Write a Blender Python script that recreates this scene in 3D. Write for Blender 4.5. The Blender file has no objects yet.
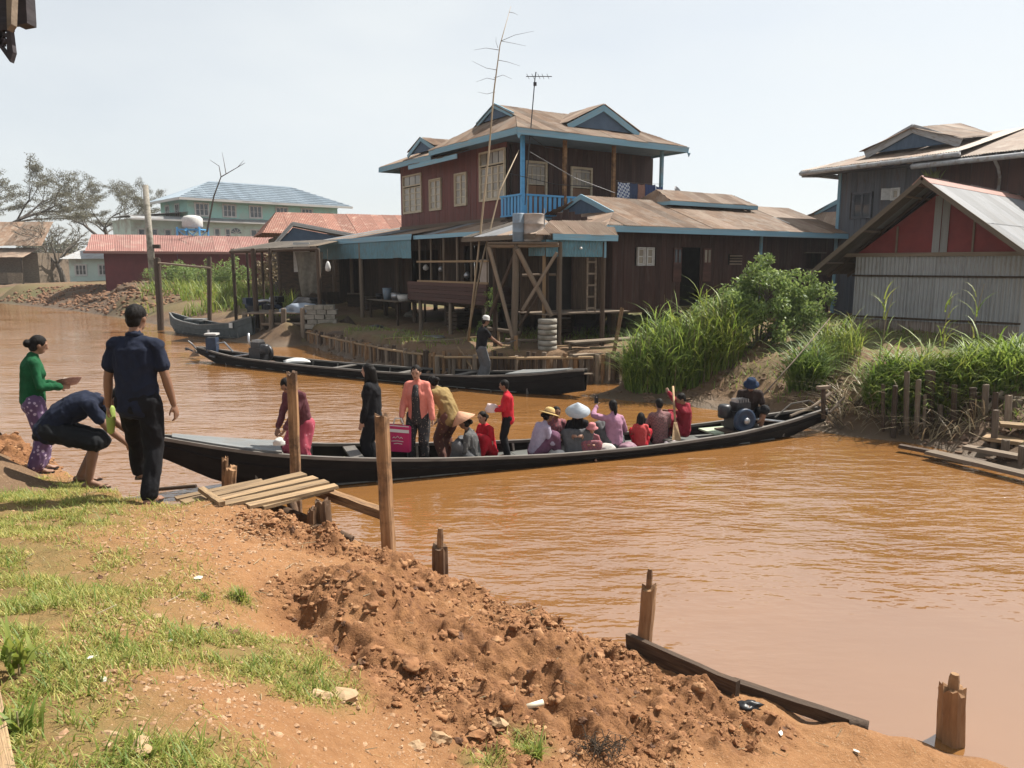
import bpy, bmesh, math, random
import numpy as np
from mathutils import Vector, Matrix, Quaternion
random.seed(7); RNG = np.random.default_rng(11)
S = bpy.context.scene
R = math.radians
# ------------------------------------------------------------------ camera
F = 769.0; PITCH = R(8.8); CZ = 3.3
cam_d = bpy.data.cameras.new('camera'); cam = bpy.data.objects.new('camera', cam_d)
S.collection.objects.link(cam); S.camera = cam
cam.location = (0, 0, CZ); cam.rotation_euler = (R(90) - PITCH, 0, 0)
cam_d.sensor_width = 36; cam_d.lens = F / 1024 * 36; cam_d.clip_start = 0.05; cam_d.clip_end = 6000
S.render.resolution_x, S.render.resolution_y = 1024, 768
# ------------------------------------------------------------------ sky and sun
SUN_EL, SUN_AZ = R(55), R(57)          # azimuth measured from +Y (view direction) towards +X
w = bpy.data.worlds.new('World'); S.world = w; w.use_nodes = True
nt = w.node_tree; nt.nodes.clear()
wo = nt.nodes.new('ShaderNodeOutputWorld'); bg = nt.nodes.new('ShaderNodeBackground')
sky = nt.nodes.new('ShaderNodeTexSky'); sky.sky_type = 'NISHITA'; sky.sun_disc = False
sky.sun_elevation = SUN_EL; sky.sun_rotation = SUN_AZ
sky.air_density = 1.0; sky.dust_density = 1.2; sky.ozone_density = 1.0; sky.altitude = 0
hs = nt.nodes.new('ShaderNodeHueSaturation'); hs.inputs['Saturation'].default_value = 0.55
tc = nt.nodes.new('ShaderNodeTexCoord'); mp = nt.nodes.new('ShaderNodeMapping'); mp.inputs['Scale'].default_value = (1, 1, 3)
cn = nt.nodes.new('ShaderNodeTexNoise'); cn.inputs['Scale'].default_value = 1.6; cn.inputs['Detail'].default_value = 4
cr = nt.nodes.new('ShaderNodeValToRGB'); cr.color_ramp.elements[0].position = .4; cr.color_ramp.elements[1].position = .75
cr.color_ramp.elements[0].color = (.45, .45, .45, 1); cr.color_ramp.elements[1].color = (.9, .9, .9, 1)
mx = nt.nodes.new('ShaderNodeMixRGB'); mx.inputs[2].default_value = (6.3, 6.6, 6.7, 1)
nt.links.new(sky.outputs[0], hs.inputs['Color']); nt.links.new(tc.outputs['Generated'], mp.inputs[0])
nt.links.new(mp.outputs[0], cn.inputs['Vector']); nt.links.new(cn.outputs[0], cr.inputs[0])
nt.links.new(cr.outputs[0], mx.inputs[0]); nt.links.new(hs.outputs[0], mx.inputs[1])
nt.links.new(mx.outputs[0], bg.inputs[0]); nt.links.new(bg.outputs[0], wo.inputs[0])
bg.inputs[1].default_value = 0.068
sd = bpy.data.lights.new('sun', 'SUN'); sun = bpy.data.objects.new('sun', sd); S.collection.objects.link(sun)
sd.energy = 5.0; sd.angle = R(0.6); sd.color = (1, .95, .86)
sv = Vector((math.sin(SUN_AZ) * math.cos(SUN_EL), math.cos(SUN_AZ) * math.cos(SUN_EL), math.sin(SUN_EL)))
sun.rotation_euler = sv.to_track_quat('Z', 'Y').to_euler(); sun.location = sv * 50
vs = S.view_settings; vs.view_transform = 'Standard'; vs.look = 'None'; vs.exposure = 1.05; vs.gamma = 1; vs.use_curve_mapping = False

# ------------------------------------------------------------------ measuring helpers (pixel of the photo -> place)
def ray(u, v):
    a = (u - 512) / F; b = -(v - 384) / F; c, s = math.cos(PITCH), math.sin(PITCH)
    return Vector((a, c + b * s, -s + b * c))
def atz(u, v, z): d = ray(u, v); return Vector((0, 0, CZ)) + d * ((z - CZ) / d.z)
def aty(u, v, Y): d = ray(u, v); return Vector((0, 0, CZ)) + d * (Y / d.y)
def online(u, v, A, B):                 # point of the ground line A-B seen in column u
    d = ray(u, v); A = Vector(A[:2]); B = Vector(B[:2]); e = B - A
    t = (A.x * d.y - A.y * d.x) / (e.y * d.x - e.x * d.y)
    return A + e * t

# ------------------------------------------------------------------ noise
def _hash(i, j, k, seed):
    n = (i * 374761393 + j * 668265263 + k * 1442695041 + seed * 974711) & 0xffffffff
    n = ((n ^ (n >> 13)) * 1274126177) & 0xffffffff
    return ((n ^ (n >> 16)) & 0xffff) / 65535.0
def vnoise(P, seed=0):
    P = np.asarray(P, float); I = np.floor(P).astype(np.int64); f = P - I; f = f * f * (3 - 2 * f); r = 0
    for a in (0, 1):
        for b in (0, 1):
            for c in (0, 1):
                wgt = (f[:, 0] if a else 1 - f[:, 0]) * (f[:, 1] if b else 1 - f[:, 1]) * (f[:, 2] if c else 1 - f[:, 2])
                r = r + wgt * _hash(I[:, 0] + a, I[:, 1] + b, I[:, 2] + c, seed)
    return r * 2 - 1
def fbm(P, oct=4, seed=0, gain=.5):
    P = np.asarray(P, float); r = 0; a = 1
    for o in range(oct): r = r + a * vnoise(P * 2 ** o + o * 17.3, seed + o); a *= gain
    return r
def fbm2(x, y, sc, oct=4, seed=0, gain=.5):
    return fbm(np.stack([x * sc, y * sc, np.zeros_like(x) + .5], 1), oct, seed, gain)

# ------------------------------------------------------------------ objects
COL = S.collection
def link(o, parent=None):
    COL.objects.link(o)
    if parent is not None: o.parent = parent
    return o
def tag(o, label=None, cat=None, group=None, kind=None):
    if label: o['label'] = label
    if cat: o['category'] = cat
    if group: o['group'] = group
    if kind: o['kind'] = kind
    return o
def empty(name, loc=(0, 0, 0), rz=0, label=None, cat=None, group=None, kind=None):
    o = bpy.data.objects.new(name, None); o.location = loc; o.rotation_euler = (0, 0, rz); o.empty_display_size = .2
    link(o); return tag(o, label, cat, group, kind)
def setmat(o, m):
    if not o.data.materials: o.data.materials.append(m)
    o.material_slots[0].link = 'OBJECT'; o.material_slots[0].material = m
class MB:
    def __init__(s): s.v = []; s.f = []
    def add(s, vs, fs):
        n = len(s.v); s.v.extend([tuple(p) for p in vs]); s.f.extend([tuple(i + n for i in f) for f in fs]); return s
    def box(s, c, size, M=None):
        hx, hy, hz = size[0] / 2, size[1] / 2, size[2] / 2
        vs = [Vector((x * hx, y * hy, z * hz)) for x in (-1, 1) for y in (-1, 1) for z in (-1, 1)]
        if M is not None: vs = [M @ p for p in vs]
        vs = [p + Vector(c) for p in vs]
        return s.add(vs, [(0, 1, 3, 2), (4, 6, 7, 5), (0, 4, 5, 1), (2, 3, 7, 6), (0, 2, 6, 4), (1, 5, 7, 3)])
    def bar(s, A, B, wd, th, up=(0, 0, 1)):
        A = Vector(A); B = Vector(B); d = B - A; L = d.length; d.normalize()
        up = Vector(up); sd = d.cross(up)
        if sd.length < 1e-4: sd = d.cross(Vector((1, 0, 0)))
        sd.normalize(); n = sd.cross(d); M = Matrix((d, sd, n)).transposed()
        return s.box((A + B) / 2, (L, wd, th), M)
    def tube(s, pts, rad, n=8, cap=True, side=None):
        pts = [Vector(p) for p in pts]; k = len(pts)
        if not hasattr(rad, '__len__'): rad = [rad] * k
        d0 = (pts[1] - pts[0]).normalized()
        u = d0.cross(Vector((0, 0, 1)))
        if u.length < .05: u = d0.cross(Vector((1, 0, 0)))
        u.normalize(); vs = []
        for i, p in enumerate(pts):
            d = (pts[min(i + 1, k - 1)] - pts[max(i - 1, 0)]).normalized()
            u = (u - d * u.dot(d)).normalized(); w_ = d.cross(u)
            r = rad[i]
            for j in range(n):
                a = 2 * math.pi * j / n; vs.append(p + u * (r * math.cos(a)) + w_ * (r * math.sin(a)))
        fs = [(i * n + j, i * n + (j + 1) % n, (i + 1) * n + (j + 1) % n, (i + 1) * n + j) for i in range(k - 1) for j in range(n)]
        if cap: fs += [tuple(range(n))[::-1], tuple((k - 1) * n + j for j in range(n))]
        return s.add(vs, fs)
    def lathe(s, prof, c=(0, 0, 0), n=16, M=None):
        vs = []; c = Vector(c)
        for r, z in prof:
            for j in range(n):
                a = 2 * math.pi * j / n; p = Vector((r * math.cos(a), r * math.sin(a), z))
                vs.append((M @ p if M is not None else p) + c)
        k = len(prof)
        fs = [(i * n + j, i * n + (j + 1) % n, (i + 1) * n + (j + 1) % n, (i + 1) * n + j) for i in range(k - 1) for j in range(n)]
        if prof[0][0] > 1e-4: fs.append(tuple(range(n))[::-1])
        if prof[-1][0] > 1e-4: fs.append(tuple((k - 1) * n + j for j in range(n)))
        return s.add(vs, fs)
    def prism(s, poly, ext):            # closed polygon (3d points) extruded by vector
        k = len(poly); e = Vector(ext); a = [Vector(p) for p in poly]
        return s.add(a + [p + e for p in a], [tuple(range(k))[::-1], tuple(range(k, 2 * k))] + [(i, (i + 1) % k, k + (i + 1) % k, k + i) for i in range(k)])
    def quad(s, a, b, c, d): return s.add([a, b, c, d], [(0, 1, 2, 3)])
    def mesh(s, name, smooth=False):
        m = bpy.data.meshes.new(name); m.from_pydata(s.v, [], s.f)
        if smooth: m.polygons.foreach_set('use_smooth', [True] * len(m.polygons))
        m.update(); return m
    def build(s, name, mat, parent=None, smooth=False, fix=True):
        m = s.mesh(name, smooth)
        if fix:
            b = bmesh.new(); b.from_mesh(m); bmesh.ops.recalc_face_normals(b, faces=b.faces); b.to_mesh(m); b.free()
        o = bpy.data.objects.new(name, m); m.materials.append(mat); return link(o, parent)
def npmesh(name, V, Fq, mat, parent=None, smooth=False):
    V = np.asarray(V, np.float32); Fq = np.asarray(Fq, np.int32); m = bpy.data.meshes.new(name); k = Fq.shape[1]
    m.vertices.add(len(V)); m.vertices.foreach_set('co', V.ravel()); m.loops.add(Fq.size); m.loops.foreach_set('vertex_index', Fq.ravel())
    m.polygons.add(len(Fq)); m.polygons.foreach_set('loop_start', np.arange(0, Fq.size, k, dtype=np.int32))
    m.polygons.foreach_set('use_smooth', np.full(len(Fq), smooth)); m.update(calc_edges=True); m.materials.append(mat)
    return link(bpy.data.objects.new(name, m), parent)

# shared unit pieces: a board or log of unit length along +x, scaled per object
def _unit_board(seed):
    r = random.Random(seed); n = 7; vs = []; fs = []
    for i in range(n):
        x = i / (n - 1); a = .5 + r.uniform(-.04, .02); b = .5 + r.uniform(-.04, .02); t = .5 + r.uniform(-.05, .05)
        e = r.uniform(-.012, .012) if i in (0, n - 1) else 0
        vs += [(x + e, -a, -.5), (x + r.uniform(-.01, .01) * (i in (0, n - 1)), b, -.5), (x + e, b, t), (x, -a, t)]
    for i in range(n - 1):
        for j in range(4): fs.append((i * 4 + j, (i + 1) * 4 + j, (i + 1) * 4 + (j + 1) % 4, i * 4 + (j + 1) % 4))
    fs += [(0, 1, 2, 3), tuple((n - 1) * 4 + j for j in (3, 2, 1, 0))]
    mb = MB(); mb.add(vs, fs); m = mb.mesh('board'); b = bmesh.new(); b.from_mesh(m); bmesh.ops.recalc_face_normals(b, faces=b.faces); b.to_mesh(m); b.free(); return m
def _unit_log(seed, n=10):
    r = random.Random(seed); k = 7; mb = MB(); vs = []; jag = [r.uniform(-.012, .012) for _ in range(n)]
    cx = cy = 0; lob = [1 + r.uniform(-.1, .1) for _ in range(n)]
    for i in range(k):
        x = i / (k - 1); cx += r.uniform(-.06, .06); cy += r.uniform(-.06, .06)
        for j in range(n):
            a = 2 * math.pi * j / n; q = lob[j] * (1 + r.uniform(-.05, .05))
            vs.append((x + (jag[j] if i == k - 1 else 0), cx + q * math.cos(a), cy + q * math.sin(a)))
    fs = [(i * n + j, i * n + (j + 1) % n, (i + 1) * n + (j + 1) % n, (i + 1) * n + j) for i in range(k - 1) for j in range(n)]
    fs += [tuple(range(n))[::-1], tuple((k - 1) * n + j for j in range(n))]
    mb.add(vs, fs); m = mb.mesh('log'); b = bmesh.new(); b.from_mesh(m); bmesh.ops.recalc_face_normals(b, faces=b.faces)
    for f in b.faces: f.smooth = len(f.verts) == 4
    b.to_mesh(m); b.free(); return m
def _unit_sheet(seed, n=7):
    r = random.Random(seed); k = 3; per = 8; vs = []; m_ = n * per + 1
    for i in range(k):
        for j in range(m_):
            t = j / (m_ - 1); vs.append((i / (k - 1) + (r.uniform(-.004, .004)), t, math.sin(2 * math.pi * n * t)))
    fs = [(i * m_ + j, i * m_ + j + 1, (i + 1) * m_ + j + 1, (i + 1) * m_ + j) for i in range(k - 1) for j in range(m_ - 1)]
    mb = MB(); mb.add(vs, fs); return mb.mesh('sheet', True)
BOARDS = [_unit_board(i) for i in range(5)]; LOGS = [_unit_log(i + 20) for i in range(5)]; SHEETS = [_unit_sheet(i + 40) for i in range(3)]
def frame3(A, B, up):
    A = Vector(A); d = Vector(B) - A; L = d.length; d = d / L; sd = Vector(up).cross(d)
    if sd.length < 1e-3: sd = Vector((1, 0, 0)).cross(d)
    if sd.length < 1e-3: sd = Vector((0, 1, 0)).cross(d)
    sd.normalize(); return A, d, sd, d.cross(sd), L
def setM(o, A, X, Y, Z): o.matrix_local = Matrix(((X.x, Y.x, Z.x, A.x), (X.y, Y.y, Z.y, A.y), (X.z, Y.z, Z.z, A.z), (0, 0, 0, 1)))
def plank(name, A, B, wd, th, mat, parent=None, up=(0, 0, 1), kind=None):
    o = bpy.data.objects.new(name, random.choice(BOARDS)); link(o, parent); A, d, sd, n, L = frame3(A, B, up)
    setM(o, A, d * L, sd * wd, n * th); setmat(o, mat); return o
def pole(name, A, B, r, mat, parent=None):
    o = bpy.data.objects.new(name, random.choice(LOGS)); link(o, parent); A, d, sd, n, L = frame3(A, B, (0, 0, 1))
    t = random.uniform(0, 6.28); q = sd * math.cos(t) + n * math.sin(t); setM(o, A, d * L, q * r, d.cross(q) * r); setmat(o, mat); return o
def sheet(name, A, U, V, mat, parent=None, amp=.018):   # A corner, U along the ribs, V across
    o = bpy.data.objects.new(name, random.choice(SHEETS)); link(o, parent); U = Vector(U); V = Vector(V); n = U.cross(V).normalized()
    setM(o, Vector(A), U, V, n * amp); setmat(o, mat); return o
def copy_tree(o, parent=None):
    c = o.copy(); COL.objects.link(c)
    if parent is not None: c.parent = parent; c.matrix_parent_inverse = o.matrix_parent_inverse.copy()
    for ch in list(o.children): copy_tree(ch, c)
    return c

# ------------------------------------------------------------------ materials
def _rgba(c): return (c[0], c[1], c[2], 1)
def mat(name, c1, c2=None, rough=.8, scale=6, stretch=(1, 1, 1), bump=.3, bscale=None, detail=5, spec=.3, metal=0, rnd=.25, c3=None, s3=1.2, t3=(.5, .65), lo=.3, hi=.7, coord='Object', dist=.02, trans=None):
    m = bpy.data.materials.new(name); m.use_nodes = True; t = m.node_tree; N = t.nodes; L = t.links; b = N['Principled BSDF']
    c2 = c2 or tuple(x * .7 for x in c1)
    tc = N.new('ShaderNodeTexCoord'); oi = N.new('ShaderNodeObjectInfo')
    ad = N.new('ShaderNodeVectorMath'); ad.operation = 'MULTIPLY_ADD'; ad.inputs[1].default_value = (37, 51, 23)
    cb = N.new('ShaderNodeCombineXYZ')
    for i in range(3): L.new(oi.outputs['Random'], cb.inputs[i])
    L.new(cb.outputs[0], ad.inputs[0]); L.new(tc.outputs[coord], ad.inputs[2])
    mp = N.new('ShaderNodeMapping'); mp.inputs['Scale'].default_value = stretch; L.new(ad.outputs[0], mp.inputs[0])
    n1 = N.new('ShaderNodeTexNoise'); n1.inputs['Scale'].default_value = scale; n1.inputs['Detail'].default_value = detail; n1.inputs['Roughness'].default_value = .6
    L.new(mp.outputs[0], n1.inputs['Vector'])
    rp = N.new('ShaderNodeValToRGB'); e = rp.color_ramp.elements; e[0].position = lo; e[1].position = hi; e[0].color = _rgba(c1); e[1].color = _rgba(c2)
    L.new(n1.outputs[0], rp.inputs[0]); col = rp.outputs[0]
    if c3:
        n3 = N.new('ShaderNodeTexNoise'); n3.inputs['Scale'].default_value = s3; n3.inputs['Detail'].default_value = 6; n3.inputs['Roughness'].default_value = .65
        L.new(ad.outputs[0], n3.inputs['Vector']); r3 = N.new('ShaderNodeValToRGB'); r3.color_ramp.elements[0].position = t3[0]; r3.color_ramp.elements[1].position = t3[1]
        L.new(n3.outputs[0], r3.inputs[0]); mx = N.new('ShaderNodeMixRGB'); mx.inputs[2].default_value = _rgba(c3)
        L.new(r3.outputs[0], mx.inputs[0]); L.new(col, mx.inputs[1]); col = mx.outputs[0]
    if rnd:
        ma = N.new('ShaderNodeMath'); ma.operation = 'MULTIPLY_ADD'; ma.inputs[1].default_value = rnd * 2; ma.inputs[2].default_value = 1 - rnd
        L.new(oi.outputs['Random'], ma.inputs[0]); h = N.new('ShaderNodeHueSaturation'); L.new(col, h.inputs['Color']); L.new(ma.outputs[0], h.inputs['Value']); col = h.outputs[0]
    L.new(col, b.inputs['Base Color']); b.inputs['Roughness'].default_value = rough; b.inputs['Specular IOR Level'].default_value = spec; b.inputs['Metallic'].default_value = metal
    if bump:
        bp = N.new('ShaderNodeBump'); bp.inputs['Strength'].default_value = bump; bp.inputs['Distance'].default_value = dist
        if bscale:
            nb = N.new('ShaderNodeTexNoise'); nb.inputs['Scale'].default_value = bscale; nb.inputs['Detail'].default_value = 6; L.new(mp.outputs[0], nb.inputs['Vector']); L.new(nb.outputs[0], bp.inputs['Height'])
        else: L.new(n1.outputs[0], bp.inputs['Height'])
        L.new(bp.outputs[0], b.inputs['Normal'])
    m['_b'] = 1; return m
GR = (1.2, 14, 14)                       # board grain: long along x of the unit piece
Mt = {}
Mt['wood_pale'] = mat('wood_pale', (.36, .25, .14), (.22, .14, .075), .85, 2.2, (1.5, 6, 6), .7, rnd=.25, c3=(.14, .095, .06), s3=2.5, t3=(.45, .7))
Mt['wood_post'] = mat('wood_post', (.30, .18, .09), (.13, .07, .035), .85, 2.0, (2, 4, 4), .8, rnd=.15, c3=(.09, .05, .03), s3=3)
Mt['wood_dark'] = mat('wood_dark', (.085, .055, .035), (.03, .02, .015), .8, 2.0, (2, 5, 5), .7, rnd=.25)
Mt['wood_grey'] = mat('wood_grey', (.22, .17, .125), (.10, .075, .055), .9, 2.0, (2, 5, 5), .5, rnd=.3)
Mt['wood_black'] = mat('wood_black', (.013, .011, .010), (.007, .006, .006), .8, 2.0, (2, 5, 5), .4, rnd=.2, spec=.1)
Mt['wall_brown'] = mat('wall_brown', (.060, .028, .022), (.032, .017, .014), .75, 2.0, (1, 4, 4), .3, rnd=.2, c3=(.075, .055, .045), s3=2, t3=(.5, .8))
Mt['wall_red'] = mat('wall_red', (.155, .046, .038), (.10, .032, .027), .65, 2.0, (1, 4, 4), .3, rnd=.14, c3=(.10, .05, .045), s3=2)
Mt['wall_grey'] = mat('wall_grey', (.10, .108, .125), (.055, .058, .068), .8, 2.0, (1, 4, 4), .3, rnd=.2, c3=(.075, .062, .06), s3=1.5)
Mt['wall_rust'] = mat('wall_rust', (.095, .045, .035), (.055, .03, .026), .8, 2.0, (1, 4, 4), .3, rnd=.2)
Mt['blue_trim'] = mat('blue_trim', (.21, .37, .46), (.14, .27, .36), .7, 3, (1, 3, 3), .2, rnd=.14, c3=(.27, .28, .27), s3=3, t3=(.5, .75))
Mt['blue_bright'] = mat('blue_bright', (.10, .34, .62), (.07, .26, .50), .55, 3, (1, 3, 3), .15, rnd=.1)
Mt['blue_sheet'] = mat('blue_sheet', (.115, .25, .31), (.07, .16, .20), .55, 1.2, (2, 5, 1), .1, rnd=.12, c3=(.12, .12, .11), s3=2.5)
Mt['white_trim'] = mat('white_trim', (.55, .54, .52), (.40, .39, .37), .6, 4, (1, 3, 3), .2, rnd=.08)
Mt['cream_frame'] = mat('cream_frame', (.50, .44, .33), (.36, .30, .21), .7, 4, (1, 3, 3), .2, rnd=.1)
Mt['rust_roof'] = mat('rust_roof', (.205, .13, .082), (.125, .074, .047), .75, 1.2, (3, 2.2, 1), .1, rnd=.28, c3=(.25, .205, .165), s3=1.6, t3=(.46, .72), spec=.4)
Mt['rust_light'] = mat('rust_light', (.29, .22, .165), (.20, .135, .09), .65, 1.2, (3, 2.2, 1), .1, rnd=.2, c3=(.21, .13, .09), s3=2.0, t3=(.46, .72), spec=.4)
Mt['rust_red'] = mat('rust_red', (.26, .12, .085), (.19, .09, .065), .75, 1.2, (3, 2.2, 1), .1, rnd=.18, c3=(.40, .28, .22), s3=2, t3=(.55, .72))
Mt['zinc'] = mat('zinc', (.185, .19, .205), (.125, .13, .135), .7, 1.0, (3, 2, 1), .08, rnd=.22, metal=.1, c3=(.17, .135, .11), s3=2, t3=(.56, .72), spec=.5)
Mt['zinc_wall'] = mat('zinc_wall', (.34, .35, .36), (.25, .25, .25), .55, 1.5, (.6, 4, 1), .08, rnd=.1, metal=.15, c3=(.19, .155, .13), s3=2.4, t3=(.48, .75))
Mt['dark_thatch'] = mat('dark_thatch', (.10, .085, .07), (.04, .034, .03), .95, 5, (2, 6, 1), .6, rnd=.3)
Mt['concrete'] = mat('concrete', (.30, .275, .235), (.20, .18, .15), .9, 5, (1, 1, 2), .4, rnd=.08, c3=(.13, .12, .09), s3=3)
Mt['tank'] = mat('tank', (.40, .34, .30), (.30, .25, .215), .75, 4, (1, 1, 2), .2, rnd=.05, c3=(.2, .17, .15), s3=3, t3=(.5, .8))
Mt['drum_blue'] = mat('drum_blue', (.20, .25, .30), (.14, .18, .225), .5, 4, (1, 1, 1), .1, rnd=.05, c3=(.25, .2, .17), s3=4, t3=(.58, .75))
Mt['dark_metal'] = mat('dark_metal', (.045, .045, .05), (.025, .025, .028), .45, 8, (1, 1, 1), .1, metal=.5, rnd=.1, spec=.5)
Mt['steel'] = mat('steel', (.42, .42, .43), (.28, .28, .29), .35, 8, (1, 1, 1), .05, metal=.8, rnd=.1)
Mt['engine_blue'] = mat('engine_blue', (.025, .045, .085), (.015, .022, .04), .45, 8, (1, 1, 1), .1, rnd=.1)
Mt['glass'] = mat('glass', (.05, .06, .07), (.03, .035, .045), .08, 2, (1, 1, 1), 0, rnd=.1, spec=.7)
Mt['pane_dusty'] = mat('pane_dusty', (.30, .27, .22), (.20, .17, .13), .25, 3, (1, 1, 1), 0, rnd=.25, spec=.6)
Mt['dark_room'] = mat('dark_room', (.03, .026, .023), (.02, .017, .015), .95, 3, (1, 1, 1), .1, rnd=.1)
Mt['gable_blue'] = mat('gable_blue', (.075, .115, .175), (.05, .08, .125), .7, 3, (1, 4, 1), .1, rnd=.1)
Mt['gable_red'] = mat('gable_red', (.21, .035, .035), (.15, .026, .027), .65, 3, (1, 1, 1), .1, rnd=.1)
Mt['rope'] = mat('rope', (.16, .14, .12), (.09, .08, .07), .9, 30, (1, 1, 1), .2)
Mt['bamboo'] = mat('bamboo', (.34, .26, .17), (.22, .16, .10), .6, 2, (3, 1, 1), .2, rnd=.15)
# ------------------------------------------------------------------ ground: one height function from measured spots
_near = [  # (u, v, z) spots on the near bank
 (0,437,1.0),(30,452,1.0),(60,470,1.0),(100,489,1.06),(140,500,1.15),(170,503,1.12),(230,506,1.08),(270,514,1.0),(310,537,.88),(380,552,.72),(430,570,.62),(500,596,.48),(560,622,.4),(640,664,.14),(740,700,.12),(800,726,.12),(870,741,.11),(920,756,.09),
 (300,560,.95),(300,620,.92),(200,560,1.2),(100,560,1.33),(0,520,1.3),(0,600,1.45),(100,700,1.5),(0,768,1.6),(200,768,1.45),(350,700,1.02),(350,768,1.1),(450,650,.68),(450,720,.74),(450,768,.8),(550,680,.5),(600,768,.48),(700,730,.24),(700,768,.33),(850,768,.10),(200,640,1.3),(280,760,1.3),
 (330,585,1.0),(370,600,.98),(420,620,.82),(250,600,1.05)]
CP = [tuple(atz(u, v, z)) for u, v, z in _near]
_LP = CP + [(0, .6, 1.72), (0, -3, 1.8), (-3, 0, 1.8), (-6, 2, 1.75), (-7, 6, 1.5), (-9, 9, 1.2), (3, .8, .9), (3, -3, 1.4), (5, 2.2, .15), (6, 1, .1), (8, 0, .2)]
_edge = [(0,437,1.0),(30,452,1.0),(60,470,1.0),(100,489,1.06),(140,500,1.15),(170,503,1.12),(230,506,1.08),(270,514,1.0),(310,537,.88),(380,552,.72),(430,570,.62),(500,596,.48),(560,622,.4),(640,664,.14),(740,700,.12),(800,726,.12),(870,741,.11),(920,756,.09),(980,775,.06)]
EP = [atz(*e) for e in _edge]
EP = [p for a, b in zip(EP[:-1], EP[1:]) for p in (a, a.lerp(b, .5))] + [EP[-1]]; CP += [tuple(p) for p in EP[1::2]]
for i, p in enumerate(EP):              # the bank falls away to the river bed beyond its edge
    a = EP[max(i - 1, 0)]; b = EP[min(i + 1, len(EP) - 1)]; t = (b - a); t.z = 0; t.normalize(); n = Vector((-t.y, t.x, 0))
    if n.y < 0: n = -n
    dz = p.z
    CP.append(tuple(p + n * (.18 + .1 * (dz < .3)) + Vector((0, 0, -.35 * dz - .04)))); q = p + n * (.45 + .3 * dz); CP.append((q.x, q.y, -.15)); q = p + n * 1.6; CP.append((q.x, q.y, -.7))
CP += [(0, .6, 1.72), (0, -3, 1.8), (-3, 0, 1.8), (-6, 2, 1.75), (-7, 6, 1.5), (-9, 9, 1.2), (-12, 8, 1.4), (3, .8, .9), (3, -3, 1.4), (5, 2.2, .15), (6, 1, .1), (8, 0, .2), (8, 2.5, -.4), (14, -1, .2), (14, 3, -.6), (-12, -6, 1.8), (10, -10, 1.6), (-10.5, 11, -.2), (-9, 10.6, .3), (-14, 12, .2), (-16, 15, -.5), (-25, 14, .4), (-40, 20, .4), (-12, 14, -.7), (-40, 28, -.7), (-25, 20, -.7), (-60, 30, .6), (-80, 40, .6)]
_shore = [(-60, 293), (0, 303), (60, 309), (110, 316), (165, 326), (230, 341), (300, 352), (350, 362), (400, 375), (440, 383), (490, 389), (540, 393), (590, 397), (640, 402), (700, 408), (760, 418), (800, 427), (840, 435), (900, 442), (960, 455), (1024, 476), (1080, 498)]
def dense(pts, step):
    out = []
    for a, b in zip(pts[:-1], pts[1:]):
        k = max(1, int((b - a).length / step)); out += [a.lerp(b, i / k) for i in range(k)]
    return out + [pts[-1]]
SP = dense([atz(u, v, 0) for u, v in _shore], 1.1)
CP += [tuple(p) for p in SP]
for i, p in enumerate(SP):              # deeper towards the middle of the river
    a = SP[max(i - 1, 0)]; b = SP[min(i + 1, len(SP) - 1)]; t = (b - a); t.z = 0; t.normalize(); n = Vector((t.y, -t.x, 0))
    q = p + n * 1.3; CP.append((q.x, q.y, -.45)); q = p + n * 3; CP.append((q.x, q.y, -.9))
# far bank: foot and crest of the staked wall, terrace, house pads, right-hand slope
_wall = [(308, 329, .62), (350, 338, .68), (400, 347, .74), (440, 352, .8), (500, 353, .82), (560, 353, .84), (628, 353, .84)]
WP = dense([atz(u, v, z) for u, v, z in _wall], .8)
for i, p in enumerate(WP):
    a = WP[max(i - 1, 0)]; b = WP[min(i + 1, len(WP) - 1)]; t = (b - a); t.z = 0; t.normalize(); n = Vector((-t.y, t.x, 0))
    f = p - n * .12; CP.append((f.x, f.y, .14)); q = p + n * .14; CP.append((q.x, q.y, p.z)); q = p + n * 2; CP.append((q.x, q.y, p.z + .08)); q = p + n * 6; CP.append((q.x, q.y, 1.0))
_far = [(640,372,.5),(625,385,.22),(690,385,.33),(690,365,.75),(760,385,.5),(760,362,.95),(820,390,.6),(830,365,1.0),(860,405,.3),(880,385,.8),(930,395,.7),(930,428,.2),(1000,420,.5),(1000,390,.9),(1060,430,.6),(880,360,1.2),(960,360,1.2),(1040,365,1.2),
 (210,300,1.1),(180,303,1.0),(120,300,1.0),(60,292,1.0),(0,288,1.0),(150,288,1.5),(60,284,1.4),(250,318,.7),(290,325,.8),(-60,285,1.0)]
CP += [tuple(atz(u, v, z)) for u, v, z in _far]
CP += [(5, 30, 1.1), (12, 34, 1.3), (0, 40, 1.2), (-10, 40, 1.2), (-20, 55, 1.4), (-30, 70, 1.5), (-45, 70, 1.5), (-70, 80, 1.5), (20, 24, 1.3), (16, 19, 1.25), (24, 14, 1.2), (30, 30, 1.4), (18, 9, .2), (20, 4, -.3), (30, 4, .2), (40, 0, .8), (60, -20, 1.4), (40, 20, 1.4)]
for k in range(16):
    a = 2 * math.pi * k / 16
    for rr in (150, 500): CP.append((rr * math.cos(a), rr * math.sin(a), 1.5))
CP = np.array(CP)
def _k(r): return np.sqrt(r * r + .05)
_D = np.linalg.norm(CP[:, None, :2] - CP[None, :, :2], axis=2)
_n = len(CP); _A = np.zeros((_n + 1, _n + 1)); _A[:_n, :_n] = -_k(_D); _A[:_n, :_n] -= np.eye(_n) * .004; _A[:_n, _n] = 1; _A[_n, :_n] = 1
_W = np.linalg.solve(_A, np.append(CP[:, 2], 0))
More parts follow.
